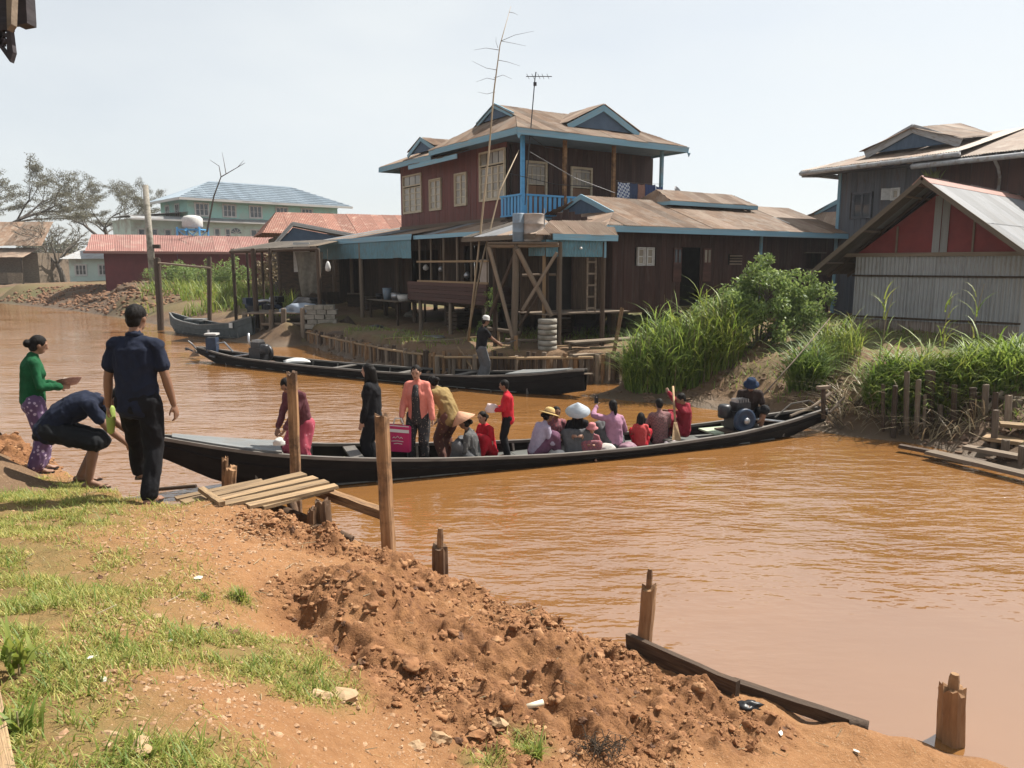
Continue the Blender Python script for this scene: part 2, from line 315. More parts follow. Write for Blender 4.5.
def H0(x, y):
    x = np.atleast_1d(np.asarray(x, float)); y = np.atleast_1d(np.asarray(y, float)); out = np.empty(len(x))
    for i in range(0, len(x), 40000):
        d = np.hypot(x[i:i + 40000, None] - CP[None, :, 0], y[i:i + 40000, None] - CP[None, :, 1]); out[i:i + 40000] = -_k(d) @ _W[:_n] + _W[_n]
    yard = (x > -9) & (x < 4.4) & (y > 20.5) & (y < 34)
    return np.where(yard, np.minimum(out, .88), out)
_LP = np.array(_LP); _m = len(_LP); _B = np.zeros((_m + 1, _m + 1)); _B[:_m, :_m] = -_k(np.linalg.norm(_LP[:, None, :2] - _LP[None, :, :2], axis=2)) - np.eye(_m) * .05; _B[:_m, _m] = 1; _B[_m, :_m] = 1
_WL = np.linalg.solve(_B, np.append(_LP[:, 2], 0))
def Hland(x, y): return -_k(np.hypot(x[:, None] - _LP[None, :, 0], y[:, None] - _LP[None, :, 1])) @ _WL[:_m] + _WL[_m]
def blob(x, y, spots):                  # soft union of discs (u, v, z, radius)
    r = np.zeros_like(x)
    for u, v, z, rad in spots:
        p = atz(u, v, z); r = np.maximum(r, np.clip(1.5 - np.hypot(x - p.x, y - p.y) / rad, 0, 1))
    return r
GRASS = [(20,515,1.3,.75),(70,520,1.3,.5),(5,560,1.4,.6),(40,575,1.4,.35),(0,485,1.2,.6),(60,490,1.1,.3),(10,690,1.5,.42),(50,740,1.5,.45),(0,640,1.5,.35),(90,765,1.5,.4),(250,650,1.2,.42),(300,680,1.1,.28),(190,640,1.3,.2),(180,768,1.45,.3),(240,596,1.1,.1),(130,660,1.4,.25),(-60,600,1.5,1.2),(-60,500,1.4,1.5),(480,765,.75,.12),(530,750,.6,.12)]
CLOD = [(450,585,.6,.3),(505,608,.46,.3),(560,632,.4,.3),(610,655,.28,.3),(655,690,.2,.3),(705,712,.15,.28),(760,735,.1,.2),(640,745,.3,.3),(720,750,.2,.22),(410,568,.68,.25),(380,565,.75,.25),(330,590,1.0,.35),(400,600,.9,.45),(470,640,.65,.5),(420,680,.8,.45),(540,650,.45,.45),(560,700,.45,.45),(620,690,.3,.35),(600,740,.4,.4),(500,720,.6,.4),(500,768,.65,.3),(680,720,.25,.3),(430,590,.65,.35),(350,640,.95,.3),(320,545,.9,.25),(30,462,1.0,.6),(0,455,1.0,.8),(280,530,1.0,.3)]
PATH = [(200,530,1.15,.5),(250,530,1.05,.4),(150,560,1.25,.5),(170,610,1.3,.4),(130,620,1.4,.3),(180,700,1.4,.35),(120,720,1.45,.2)]
def near_h(x, y):
    z = np.minimum(H0(x, y), Hland(x, y) + .015); g = blob(x, y, GRASS); c = np.clip(blob(x, y, CLOD) - .5 * g, 0, 1)
    land = np.clip((z + .05) / .2, 0, 1)
    n1 = fbm2(x, y, 1.3, 4, 3); n2 = fbm2(x, y, 5, 4, 5, .6); n3 = fbm2(x, y, 19, 3, 9, .6)
    ridged = 1 - np.abs(fbm2(x, y, 2.6, 4, 21, .55)); wx = x + .12 * fbm2(x, y, 4, 2, 61); wy = y + .12 * fbm2(x, y, 4, 2, 62)
    def cells(sc, seed, pw=.5):                 # rounded lumps: height falls from scattered centres
        i = np.floor(wx * sc); j = np.floor(wy * sc); best = np.full(len(x), 9.0)
        for a in (-1, 0, 1):
            for b in (-1, 0, 1):
                ii, jj = (i + a).astype(np.int64), (j + b).astype(np.int64); cx = ii + _hash(ii, jj, ii * 0 + 3, seed); cy = jj + _hash(ii, jj, ii * 0 + 9, seed); sz_ = .55 + .9 * _hash(ii, jj, ii * 0 + 17, seed)
                best = np.minimum(best, np.hypot(wx * sc - cx, wy * sc - cy) / sz_)
        return np.clip(1 - best, 0, 1) ** pw
    lump = .12 * cells(5.0, 5, .45) + .085 * cells(10, 6, .36) + .042 * cells(20, 7, .36)
    rut = np.clip(fbm2(x, y, 1.7, 3, 90), 0, 1)
    return z + land * (.035 * n1 + .014 * n2 + .007 * n3 + (.010 * cells(14, 8) * rut + .011 * cells(23, 19, .4)) * (1 - .8 * g) + c * (.17 * (ridged - .72) + lump * (.5 + .5 * rut * 1.6) - .07 + .03 * n2 + .016 * n3)), g, c

def far_h(x, y):
    z = H0(x, y); land = np.clip((z + .05) / .25, 0, 1); terr = np.clip((np.abs(z - .95) < .13).astype(float), 0, 1)
    dug = np.clip(1.5 - np.hypot((x + 35) / 17, (y - 58) / 9), 0, 1)
    return z + land * (.05 * fbm2(x, y, .8, 4, 3) + (.05 + .09 * (x > 4.5)) * (1 - .7 * terr) * fbm2(x, y, 3.1, 4, 7, .6) + dug * (.35 + .55 * fbm2(x, y, .6, 4, 77)))
NXS, NYS = np.arange(-7.5, 6.6, .02), np.arange(1.2, 11.0, .02); FXS, FYS = np.arange(-22, 26, .14), np.arange(10, 46, .14)
_gx, _gy = np.meshgrid(NXS, NYS); _ngrid = [a.reshape(_gx.shape) for a in near_h(_gx.ravel(), _gy.ravel())]
_gx, _gy = np.meshgrid(FXS, FYS); _fz = far_h(_gx.ravel(), _gy.ravel()).reshape(_gx.shape)
def bil(x, y, xs, ys, A):
    x = np.asarray(x, float); y = np.asarray(y, float); fx = np.clip((x - xs[0]) / (xs[1] - xs[0]), 0, len(xs) - 1.001); fy = np.clip((y - ys[0]) / (ys[1] - ys[0]), 0, len(ys) - 1.001); i = fx.astype(int); j = fy.astype(int); a = fx - i; b_ = fy - j
    return A[j, i] * (1 - a) * (1 - b_) + A[j, i + 1] * a * (1 - b_) + A[j + 1, i] * (1 - a) * b_ + A[j + 1, i + 1] * a * b_
near_calc, far_calc = near_h, far_h
def near_h(x, y): return tuple(bil(x, y, NXS, NYS, A) for A in _ngrid)
def far_h(x, y): return bil(x, y, FXS, FYS, _fz)
def HN(x, y): return float(bil(np.array([x]), np.array([y]), NXS, NYS, _ngrid[0])[0])
def HF(x, y): return float(bil(np.array([x]), np.array([y]), FXS, FYS, _fz)[0])

def soil(name, dry, dry2, moist, moist2, green, wet):
    m = bpy.data.materials.new(name); m.use_nodes = True; t = m.node_tree; N = t.nodes; L = t.links; b = N['Principled BSDF']
    at = N.new('ShaderNodeAttribute'); at.attribute_name = 'mask'; sep = N.new('ShaderNodeSeparateColor'); L.new(at.outputs['Color'], sep.inputs[0])
    tc = N.new('ShaderNodeTexCoord')
    def noise(s, d=6, r=.6):
        n = N.new('ShaderNodeTexNoise'); n.inputs['Scale'].default_value = s; n.inputs['Detail'].default_value = d; n.inputs['Roughness'].default_value = r; L.new(tc.outputs['Object'], n.inputs['Vector']); return n.outputs[0]
    def ramp(src, a, ca, bb, cb):
        r = N.new('ShaderNodeValToRGB'); e = r.color_ramp.elements; e[0].position = a; e[1].position = bb; e[0].color = _rgba(ca); e[1].color = _rgba(cb); L.new(src, r.inputs[0]); return r.outputs[0]
    def mix(f, a, c, mode='MIX'):
        x = N.new('ShaderNodeMixRGB'); x.blend_type = mode; L.new(f, x.inputs[0])
        for i, s in ((1, a), (2, c)):
            if isinstance(s, tuple): x.inputs[i].default_value = _rgba(s)
            else: L.new(s, x.inputs[i])
        return x.outputs[0]
    def mth(op, a, c):
        x = N.new('ShaderNodeMath'); x.operation = op; x.use_clamp = True
        for i, s in ((0, a), (1, c)):
            if isinstance(s, (int, float)): x.inputs[i].default_value = s
            else: L.new(s, x.inputs[i])
        return x.outputs[0]
    nA = noise(2.2); nB = noise(14, 7, .65); nC = noise(60, 5, .7)
    d = mix(nA, ramp(nB, .3, dry, .7, dry2), dry2)
    d = mix(ramp(nC, .56, (0, 0, 0), .72, (.55, .55, .55)), d, (.50, .36, .235))      # pale grit
    mo = ramp(nB, .3, moist, .7, moist2)
    f = mth('MULTIPLY', mth('ADD', sep.outputs[1], mth('SUBTRACT', nA, .5)), 1.0)
    c = mix(f, d, mo)
    gf = mth('MULTIPLY', sep.outputs[0], mth('ADD', nB, .1))
    c = mix(gf, c, green); c = mix(sep.outputs[2], c, wet)
    L.new(c, b.inputs['Base Color'])
    rg = N.new('ShaderNodeMapRange'); L.new(sep.outputs[2], rg.inputs[0]); rg.inputs[3].default_value = .95; rg.inputs[4].default_value = .45; L.new(rg.outputs[0], b.inputs['Roughness'])
    b.inputs['Specular IOR Level'].default_value = .25
    bp = N.new('ShaderNodeBump'); bp.inputs['Strength'].default_value = 1.0; bp.inputs['Distance'].default_value = .035
    L.new(mix(ramp(nA, 0, (.5,) * 3, 1, (.5,) * 3), nB, nC), bp.inputs['Height']); L.new(bp.outputs[0], b.inputs['Normal']); return m
Mt['soil_near'] = soil('soil_near', (.33, .175, .078), (.225, .108, .045), (.26, .125, .053), (.125, .055, .025), (.13, .115, .038), (.11, .055, .028))
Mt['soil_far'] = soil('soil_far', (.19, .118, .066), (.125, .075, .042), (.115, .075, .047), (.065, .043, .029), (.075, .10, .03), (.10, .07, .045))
def gridmesh(name, xs, ys, zf, mat_, keep):
    X, Y = np.meshgrid(xs, ys); x = X.ravel(); y = Y.ravel(); z, masks = zf(x, y)
    nx, ny = len(xs), len(ys); i = (np.arange(ny - 1)[:, None] * nx + np.arange(nx - 1)[None, :]).ravel()
    Q = np.stack([i, i + 1, i + nx + 1, i + nx], 1)
    if keep is not None:                 # drop what lies deep under the river
        Q = Q[(z[Q] > keep).any(1)]; used = np.unique(Q); re = np.full(len(x), -1); re[used] = np.arange(len(used)); Q = re[Q]; x, y, z, masks = x[used], y[used], z[used], masks[used]
    o = npmesh(name, np.stack([x, y, z], 1), Q, mat_, None, True)
    a = o.data.color_attributes.new('mask', 'FLOAT_COLOR', 'POINT'); a.data.foreach_set('color', np.concatenate([masks, np.ones((len(x), 1))], 1).astype(np.float32).ravel()); return o
def near_zf(x, y):
    z, g, c = near_h(x, y); wet = np.clip(1 - (z - .0) / .06, 0, 1) ** 1.2
    return z, np.stack([g, c, wet], 1)
nb_ = gridmesh('near_bank', NXS, NYS, near_zf, Mt['soil_near'], -.25); tag(nb_, 'bare orange earth bank with grass patches and dug clods in front', None, None, 'structure')
def far_zf(x, y):
    z = far_h(x, y); g = np.clip(fbm2(x, y, .35, 4, 55) * 1.4 + .15 + (x < -9) * .35, 0, 1) * np.clip((z - .5) / .4, 0, 1)
    terr = ((x > -8) & (x < 4.6) & (y < 34)).astype(float); g = np.clip(g - .25 * terr, 0, 1)
    c = np.clip(.5 + fbm2(x, y, .9, 3, 66), 0, 1) * np.clip(1.3 - z, 0, 1)
    wet = np.clip(1 - z / .28, 0, 1)
    return z, np.stack([g, c, wet], 1)
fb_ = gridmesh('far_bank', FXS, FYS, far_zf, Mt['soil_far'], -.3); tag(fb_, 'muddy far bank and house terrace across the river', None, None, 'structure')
def coarse_zf(x, y):
    z = H0(x, y); far = np.clip((np.hypot(x, y) - 46) / 10, 0, 1)
    dug = np.clip(1.5 - np.hypot((x + 35) / 17, (y - 58) / 9), 0, 1)
    z = z + dug * np.clip(z, 0, 1) * (.25 + .55 * fbm2(x, y, .6, 4, 77))
    inner = ((x > -7.4) & (x < 6.5) & (y > 1.3) & (y < 10.9)) | ((x > -21.8) & (x < 25.8) & (y > 10.2) & (y < 45.8))
    z = z - .35 * inner; g = np.clip(.3 + fbm2(x, y, .12, 3, 8) - dug, 0, 1); c = dug
    return z, np.stack([g, c, np.clip(1 - z / .25, 0, 1)], 1)
def graded(a, b, lo, hi, st):
    v = list(np.arange(lo, hi + st, st)); s = st
    while v[-1] < b: s *= 1.18; v.append(v[-1] + s)
    s = st
    while v[0] > a: s *= 1.18; v.insert(0, v[0] - s)
    return np.array(v)
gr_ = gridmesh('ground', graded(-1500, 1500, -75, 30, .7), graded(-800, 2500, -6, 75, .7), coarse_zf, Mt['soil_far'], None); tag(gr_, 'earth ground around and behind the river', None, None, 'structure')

# ------------------------------------------------------------------ water: silty, opaque, rippled
m = bpy.data.materials.new('muddy_water'); m.use_nodes = True; t = m.node_tree; N = t.nodes; L = t.links; b = N['Principled BSDF']; Mt['water'] = m
tc = N.new('ShaderNodeTexCoord')
def _nz(scale, st, det, rot=0, rgh=.5):
    mp = N.new('ShaderNodeMapping'); mp.inputs['Scale'].default_value = st; mp.inputs['Rotation'].default_value = (0, 0, rot); L.new(tc.outputs['Object'], mp.inputs[0])
    n = N.new('ShaderNodeTexNoise'); n.inputs['Scale'].default_value = scale; n.inputs['Detail'].default_value = det; n.inputs['Roughness'].default_value = rgh; L.new(mp.outputs[0], n.inputs['Vector']); return n.outputs[0]
n0 = _nz(.35, (1, 1, 1), 4); cr = N.new('ShaderNodeValToRGB'); e = cr.color_ramp.elements; e[0].position = .3; e[1].position = .7; e[0].color = (.205, .096, .031, 1); e[1].color = (.17, .078, .025, 1)
L.new(n0, cr.inputs[0]); L.new(cr.outputs[0], b.inputs['Base Color']); b.inputs['Roughness'].default_value = .035; b.inputs['IOR'].default_value = 2.9; b.inputs['Specular IOR Level'].default_value = .5
rip = _nz(2.1, (.6, 1.5, 1), 2.5, R(-12), .5); rip2 = _nz(9, (.6, 1.4, 1), 2, R(14)); amp = _nz(.22, (1, 1.3, 1), 2)
ar = N.new('ShaderNodeMapRange'); ar.inputs[1].default_value = .36; ar.inputs[2].default_value = .62; ar.inputs[3].default_value = .25; ar.inputs[4].default_value = 1.0; L.new(amp, ar.inputs[0])
a1 = N.new('ShaderNodeMath'); a1.operation = 'MULTIPLY_ADD'; a1.inputs[1].default_value = .28; L.new(rip2, a1.inputs[0]); L.new(rip, a1.inputs[2])
a2 = N.new('ShaderNodeMath'); a2.operation = 'MULTIPLY'; L.new(a1.outputs[0], a2.inputs[0]); L.new(ar.outputs[0], a2.inputs[1])
vm = N.new('ShaderNodeVectorMath'); vm.operation = 'DISTANCE'; vm.inputs[1].default_value = (4.2, 4.9, 0); L.new(tc.outputs['Object'], vm.inputs[0])
cm = N.new('ShaderNodeMapRange'); cm.interpolation_type = 'SMOOTHSTEP'; cm.inputs[1].default_value = 1.2; cm.inputs[2].default_value = 4.2; cm.inputs[3].default_value = .10; cm.inputs[4].default_value = 1.0; L.new(vm.outputs['Value'], cm.inputs[0])
a3 = N.new('ShaderNodeMath'); a3.operation = 'MULTIPLY'; L.new(a2.outputs[0], a3.inputs[0]); L.new(cm.outputs[0], a3.inputs[1]); a2 = a3
sx = N.new('ShaderNodeSeparateXYZ'); L.new(tc.outputs['Object'], sx.inputs[0]); cy = N.new('ShaderNodeMapRange'); cy.interpolation_type = 'SMOOTHSTEP'; cy.inputs[1].default_value = 13; cy.inputs[2].default_value = 28; cy.inputs[3].default_value = 1.0; cy.inputs[4].default_value = .4; L.new(sx.outputs[1], cy.inputs[0])
a4 = N.new('ShaderNodeMath'); a4.operation = 'MULTIPLY'; L.new(a2.outputs[0], a4.inputs[0]); L.new(cy.outputs[0], a4.inputs[1]); a2 = a4   # stiller backwater upstream   # sheltered, calmer water close to the bank
bp = N.new('ShaderNodeBump'); bp.inputs['Strength'].default_value = 1.0; bp.inputs['Distance'].default_value = .085; L.new(a2.outputs[0], bp.inputs['Height']); L.new(bp.outputs[0], b.inputs['Normal'])
wm = MB().quad((-160, -30, 0), (70, -30, 0), (70, 130, 0), (-160, 130, 0)).build('river_water', Mt['water']); tag(wm, 'muddy orange-brown rippled river', None, None, 'structure')
# ------------------------------------------------------------------ building helpers (all in the local frame of one house)
GA = R(33.4)                            # the houses share one street grid
HSC = 1.08; HO = Vector((-.194, 29.16, -.264))            # near corner of the two-storey house
def hloc(x, y, z=0): return HO + HSC * Vector((math.cos(GA) * x - math.sin(GA) * y, math.sin(GA) * x + math.cos(GA) * y, z))
def board_wall(par, A, B, z0, z1, mt, out, bw=.2, th=.03, holes=(), top=None, name='wall_board'):
    """vertical boards from A to B (2d); holes = (s0, s1, z0, z1); top(s) = height of wall top; out = 2d outward normal"""
    A = Vector((A[0], A[1], 0)); B = Vector((B[0], B[1], 0)); d = B - A; L = d.length; d.normalize(); n = max(1, round(L / bw)); w_ = L / n; o = Vector((out[0], out[1], 0)).normalized()
    for i in range(n):
        s0, s1 = i * w_, (i + 1) * w_; sm = (s0 + s1) / 2; zt = top(sm) if top else z1; segs = [(z0, zt)]
        for h0, h1, ha, hb in holes:
            if sm > h0 and sm < h1:
                ns = []
                for a, b in segs:
                    if hb <= a or ha >= b: ns.append((a, b)); continue
                    if ha > a: ns.append((a, ha))
                    if hb < b: ns.append((hb, b))
                segs = ns
        for a, b in segs:
            if b - a < .03: continue
            p = A + d * sm + o * random.uniform(-.004, .006)
            plank(name, p + Vector((0, 0, a)), p + Vector((0, 0, b)), w_ * .985, th, mt, par, up=o)
def roof_face(par, poly, eaveA, eaveB, mats, cw=.75, name='roof_sheet', amp=.016, rows=1, lift=0):
    """corrugated sheets clipped to a planar polygon (3d pts); eaveA->eaveB is the lower edge. Each column of sheet is one object"""
    A = Vector(eaveA); e = (Vector(eaveB) - A); L = e.length; e.normalize(); P = [Vector(p) for p in poly]
    nrm = Vector((0, 0, 0))
    for i in range(len(P)): nrm += (P[i] - P[0]).cross(P[(i + 1) % len(P)] - P[0])
    nrm.normalize()
    if nrm.z < 0: nrm = -nrm
    up = nrm.cross(e).normalized()
    if up.z < 0: up = -up
    q = [((p - A).dot(e), (p - A).dot(up)) for p in P]
    def span(s):
        ys = []
        for i in range(len(q)):
            (x0, y0), (x1, y1) = q[i], q[(i + 1) % len(q)]
            if (x0 - s) * (x1 - s) <= 0 and abs(x1 - x0) > 1e-6: ys.append(y0 + (y1 - y0) * (s - x0) / (x1 - x0))
        return (min(ys), max(ys)) if len(ys) >= 2 else None
    s0 = min(a for a, _ in q); s1 = max(a for a, _ in q); n = max(1, round((s1 - s0) / cw)); w_ = (s1 - s0) / n; per = 5; cor = 8
    for i in range(n):
        a0 = s0 + i * w_; mt = random.choice(mats); mb = MB(); m_ = cor * per; rows_ = []
        tilt = random.uniform(-.006, .006); ex = random.uniform(-.03, .05)
        for j in range(m_ + 1):
            s = min(max(a0 + w_ * 1.04 * j / m_, s0 + 1e-4), s1 - 1e-4); sp = span(s)
            if sp is None: sp = (0, 0)
            z = amp * math.sin(2 * math.pi * cor * j / m_) + lift + .012 + tilt * 2
            rows_.append([A + e * s + up * (sp[0] - ex) + nrm * (z), A + e * s + up * sp[1] + nrm * z])
        v = [p for r_ in rows_ for p in r_]; mb.add(v, [(2 * j, 2 * j + 2, 2 * j + 3, 2 * j + 1) for j in range(m_)])
        mb.build(name, mt, par, True, fix=False)
def fascia(par, A, B, h, mt, th=.035, name='fascia_board'):
    A = Vector(A); B = Vector(B); plank(name, A - Vector((0, 0, h / 2)), B - Vector((0, 0, h / 2)), h, th, mt, par, up=(B - A).cross(Vector((0, 0, 1))))
def window(par, O, e, o, w_, h, frame_m, pane_m, leaves=2, rows=3, name='window', bars=True, fw=.06, muntin=True, transom=0):
    """O lower-left corner (3d), e along the wall, o outward; frame > panes and muntins"""
    e = Vector((e[0], e[1], 0)).normalized(); o = Vector((o[0], o[1], 0)).normalized(); z = Vector((0, 0, 1)); O = Vector(O)
    f = MB(); q = O + o * .035
    f.bar(q + z * h / 2 - z * h / 2 + e * (fw / 2), q + z * h + e * (fw / 2), fw, .07, o); f.bar(q + e * (w_ - fw / 2), q + e * (w_ - fw / 2) + z * h, fw, .07, o)
    f.bar(q + z * (fw / 2) + e * fw, q + z * (fw / 2) + e * (w_ - fw), .07, fw, z); f.bar(q + z * (h - fw / 2) + e * fw, q + z * (h - fw / 2) + e * (w_ - fw), .07, fw, z)
    wf = f.build(name, frame_m, par)
    lw = (w_ - 2 * fw) / leaves; sw = .045; hh = h - transom
    if transom:
        MB().bar(q + z * hh + e * fw, q + z * hh + e * (w_ - fw), .06, fw * .8, z).build('transom_bar', frame_m, wf)
    for i in range(leaves):
        a = q + e * (fw + i * lw) + z * fw - o * .01; g = MB(); H_ = hh - 2 * fw
        g.bar(a + e * (sw / 2) + z * .002, a + e * (sw / 2) + z * (H_ - .002), sw, .04, o); g.bar(a + e * (lw - sw / 2) + z * .002, a + e * (lw - sw / 2) + z * (H_ - .002), sw, .04, o)
        for k in range(rows + 1):
            zz = min(max(H_ * k / rows, .025), H_ - .025); g.bar(a + e * sw + z * zz, a + e * (lw - sw) + z * zz, .035, .03, z)
        g.build('shutter_frame', frame_m, wf)
        for k in range(rows):
            MB().box(a + e * lw / 2 + z * (H_ * (k + .5) / rows) - o * .012, (1, 1, 1), Matrix((e * (lw - sw * 2), o * .008, z * (H_ / rows - .03))).transposed()).build('pane', pane_m, wf)
        if transom:
            MB().box(a + e * lw / 2 + z * (hh + transom / 2 - fw * 1.2) - o * .012, (1, 1, 1), Matrix((e * (lw - .05), o * .008, z * (transom - fw * 1.6))).transposed()).build('pane', Mt['pane_dusty'] if i else pane_m, wf)
    return wf
def gable(par, apex, l, r_, thick_dir, trim, fill, tw=.17):
    """a triangle of infill with two barge boards"""
    apex, l, r_ = Vector(apex), Vector(l), Vector(r_); t = Vector(thick_dir).normalized()
    MB().prism([apex, l, r_], t * -.03).build('gable_panel', fill, par)
    for a in (l, r_):
        A_, B_ = a + t * .05, apex + t * .05; d = (B_ - A_).normalized(); up = t
        plank('barge_board', A_ - d * .12, B_ + d * .02, tw, .04, trim, par, up=up)

# ================================================================== two-storey red house with the blue balcony
hs_ = empty('two_storey_house', HO, GA, 'two-storey dark red timber house with blue balcony and rusty hipped roof', 'house'); hs_.scale = (HSC,) * 3
W1 = Mt['wall_red']; W2 = Mt['wall_brown']
lw_ = [(8.07, 6.33, 5.44, 7.02), (5.65, 4.66, 5.44, 6.67), (3.58, 2.67, 5.49, 6.70), (1.74, .05, 5.54, 7.25)]
board_wall(hs_, (0, 8.35), (0, 0), 4.78, 7.62, W1, (-1, 0), .22, holes=[(8.35 - a, 8.35 - b, c, d) for a, b, c, d in lw_])
fr = [(.77, 1.67, 4.86, 6.87), (2.72, 3.71, 4.86, 6.80)]
board_wall(hs_, (0.02, 0), (6.74, 0), 4.8, 7.62, W2, (0, -1), .22, holes=fr)
board_wall(hs_, (6.74, 0), (6.74, 8.35), 4.8, 7.62, W2, (1, 0), .4)
board_wall(hs_, (6.74, 8.35), (0, 8.35), 4.8, 7.62, W2, (0, 1), .4)
MB().box((3.37, 4.2, 4.72), (6.72, 8.3, .1)).build('upper_floor', Mt['wood_dark'], hs_)
MB().box((3.37, 4.2, 7.55), (6.6, 8.2, .05)).build('ceiling_panel', Mt['dark_room'], hs_)
for k, (a, b, c, d) in enumerate(lw_):
    window(hs_, (0, a, c), (0, -1), (-1, 0), a - b, d - c, Mt['cream_frame'], Mt['pane_dusty'] if k else Mt['pane_dusty'], leaves=(3, 2, 2, 4)[k], rows=4, transom=(.45, 0, 0, .48)[k])
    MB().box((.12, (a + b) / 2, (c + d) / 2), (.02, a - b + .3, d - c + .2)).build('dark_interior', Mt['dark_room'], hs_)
plank('wall_skirt', (-.03, 8.36, 4.86), (-.03, 0, 4.86), .14, .04, Mt['wood_grey'], hs_, up=(1, 0, 0))
for a, b, c, d in fr:
    dw = MB(); dw.bar((a + .04, -.04, c), (a + .04, -.04, d), .08, .06, (0, 1, 0)).bar((b - .04, -.04, c), (b - .04, -.04, d), .08, .06, (0, 1, 0)).bar((a + .08, -.04, d - .04), (b - .08, -.04, d - .04), .06, .08)
    dr = dw.build('balcony_door', Mt['cream_frame'], hs_)
    for i in range(2):
        x0 = a + .09 + i * (b - a - .18) / 2; x1 = x0 + (b - a - .18) / 2 - .01
        MB().box(((x0 + x1) / 2, -.02, (c + 6.05) / 2), (x1 - x0, .03, 6.05 - c - .02)).build('door_leaf', mat('door_ochre', (.24, .13, .07), (.17, .09, .05), .7, 2, (4, 4, 1), .2) if i == 0 and a < 1 else bpy.data.materials['door_ochre'], dr)
        MB().box(((x0 + x1) / 2, -.02, (6.06 + d - .08) / 2), (x1 - x0, .012, d - .1 - 6.06)).build('pane', Mt['pane_dusty'], dr)
        for kk in range(3): MB().box(((x0 + x1) / 2, -.035, 6.08 + kk * (d - .16 - 6.08) / 2), (x1 - x0, .025, .03)).build('muntin', Mt['cream_frame'], dr)
        MB().box(((x0 + x1) / 2, -.036, (6.1 + d - .16) / 2), (.028, .02, d - .3 - 6.1)).build('muntin', Mt['cream_frame'], dr)
# veranda deck, posts, railing
MB().box((3.2, -.68, 4.76), (6.95, 1.3, .12)).build('balcony_floor', Mt['wood_dark'], hs_)
plank('balcony_edge_board', (-.28, -1.36, 4.77), (6.7, -1.36, 4.77), .2, .04, Mt['blue_trim'], hs_, up=(0, 1, 0))
for x, mt in ((-.22, Mt['blue_bright']), (1.5, Mt['wood_post']), (3.66, Mt['wood_post']), (5.97, Mt['blue_trim'])):
    MB().box((x, -1.28, 6.2), (.11, .11, 2.76)).build('veranda_post', mt, hs_)
rl = Mt['blue_bright']
plank('balcony_rail', (-.28, -1.28, 5.58), (5.97, -1.28, 5.58), .1, .06, rl, hs_); plank('balcony_rail', (-.28, -1.28, 4.93), (5.97, -1.28, 4.93), .08, .05, rl, hs_)
plank('balcony_rail', (-.24, -1.24, 5.58), (-.24, 0, 5.58), .09, .06, rl, hs_); plank('balcony_rail', (-.24, -1.24, 4.93), (-.24, 0, 4.93), .07, .05, rl, hs_)
for i in range(31): x = -.1 + i * .198; plank('baluster', (x, -1.29, 4.96), (x, -1.29, 5.56), .115, .025, rl, hs_, up=(0, 1, 0))
for i in range(6): plank('baluster', (-.25, -1.1 + i * .2, 4.96), (-.25, -1.1 + i * .2, 5.56), .12, .025, rl, hs_, up=(1, 0, 0))
# main hipped roof with gablets (ridge along x)
ex0, ex1, ey0, ey1, ze = -.85, 6.65, -1.9, 4.1, 7.55; zr = 8.82; rm = [Mt['rust_roof'], Mt['rust_roof'], Mt['rust_light']]
gx0, gx1, gz = .35, 5.6, 8.36; ry = 1.1; gy = 1.25     # gablet planes
def ry_at(z, side):                     # y of slope at height z
    return (ey0 + (z - ze) * (ry - ey0) / (zr - ze)) if side < 0 else (ey1 + (z - ze) * (ry - ey1) / (zr - ze))
fl, bl_ = ry_at(gz, -1), ry_at(gz, 1)
roof_face(hs_, [(ex0, ey0, ze), (ex1, ey0, ze), (gx1, fl, gz), (gx1 - .1, ry, zr), (gx0 - .2, ry, zr), (gx0, fl, gz)], (ex0, ey0, ze), (ex1, ey0, ze), rm, .5)
roof_face(hs_, [(ex0, ey1, ze), (ex1, ey1, ze), (gx1, bl_, gz), (gx1 - .1, ry, zr), (gx0 - .2, ry, zr), (gx0, bl_, gz)], (ex0, ey1, ze), (ex1, ey1, ze), rm, .5)
roof_face(hs_, [(ex0, ey0, ze), (ex0, ey1, ze), (gx0, bl_, gz), (gx0, fl, gz)], (ex0, ey0, ze), (ex0, ey1, ze), rm, .5)
roof_face(hs_, [(ex1, ey0, ze), (ex1, ey1, ze), (gx1, bl_, gz), (gx1, fl, gz)], (ex1, ey0, ze), (ex1, ey1, ze), rm, .5)
gable(hs_, (gx0 - .1, ry, zr - .02), (gx0 - .1, bl_, gz), (gx0 - .1, fl, gz), (-1, 0, 0), Mt['blue_trim'], Mt['gable_blue'])
gable(hs_, (gx1, ry, zr - .02), (gx1, bl_, gz), (gx1, fl, gz), (1, 0, 0), Mt['blue_trim'], Mt['gable_blue'])
B = Mt['blue_trim']
fascia(hs_, (ex0, ey0, ze), (ex1, ey0, ze), .2, B); fascia(hs_, (ex0, ey0, ze), (ex0, ey1, ze), .2, B); fascia(hs_, (ex1, ey0, ze), (ex1, ey1, ze), .2, B)
MB().prism([(ex0 + .05, ey0 + .05, ze - .12), (ex1 - .05, ey0 + .05, ze - .12), (ex1 - .05, ey1, ze - .12), (ex0 + .05, ey1, ze - .12)], (0, 0, .03)).build('soffit', mat('soffit_blue', (.16, .24, .32), (.11, .17, .23), .7, 3, (1, 1, 1), .1), hs_)
for x, y in ((ex0, ey0), (ex1, ey0)): MB().prism([(x - .02, y - .03, ze - .2), (x + .13, y - .03, ze - .2), (x + .055, y - .03, ze - .34)], (0, .03, 0)).build('corner_drop', B, hs_)
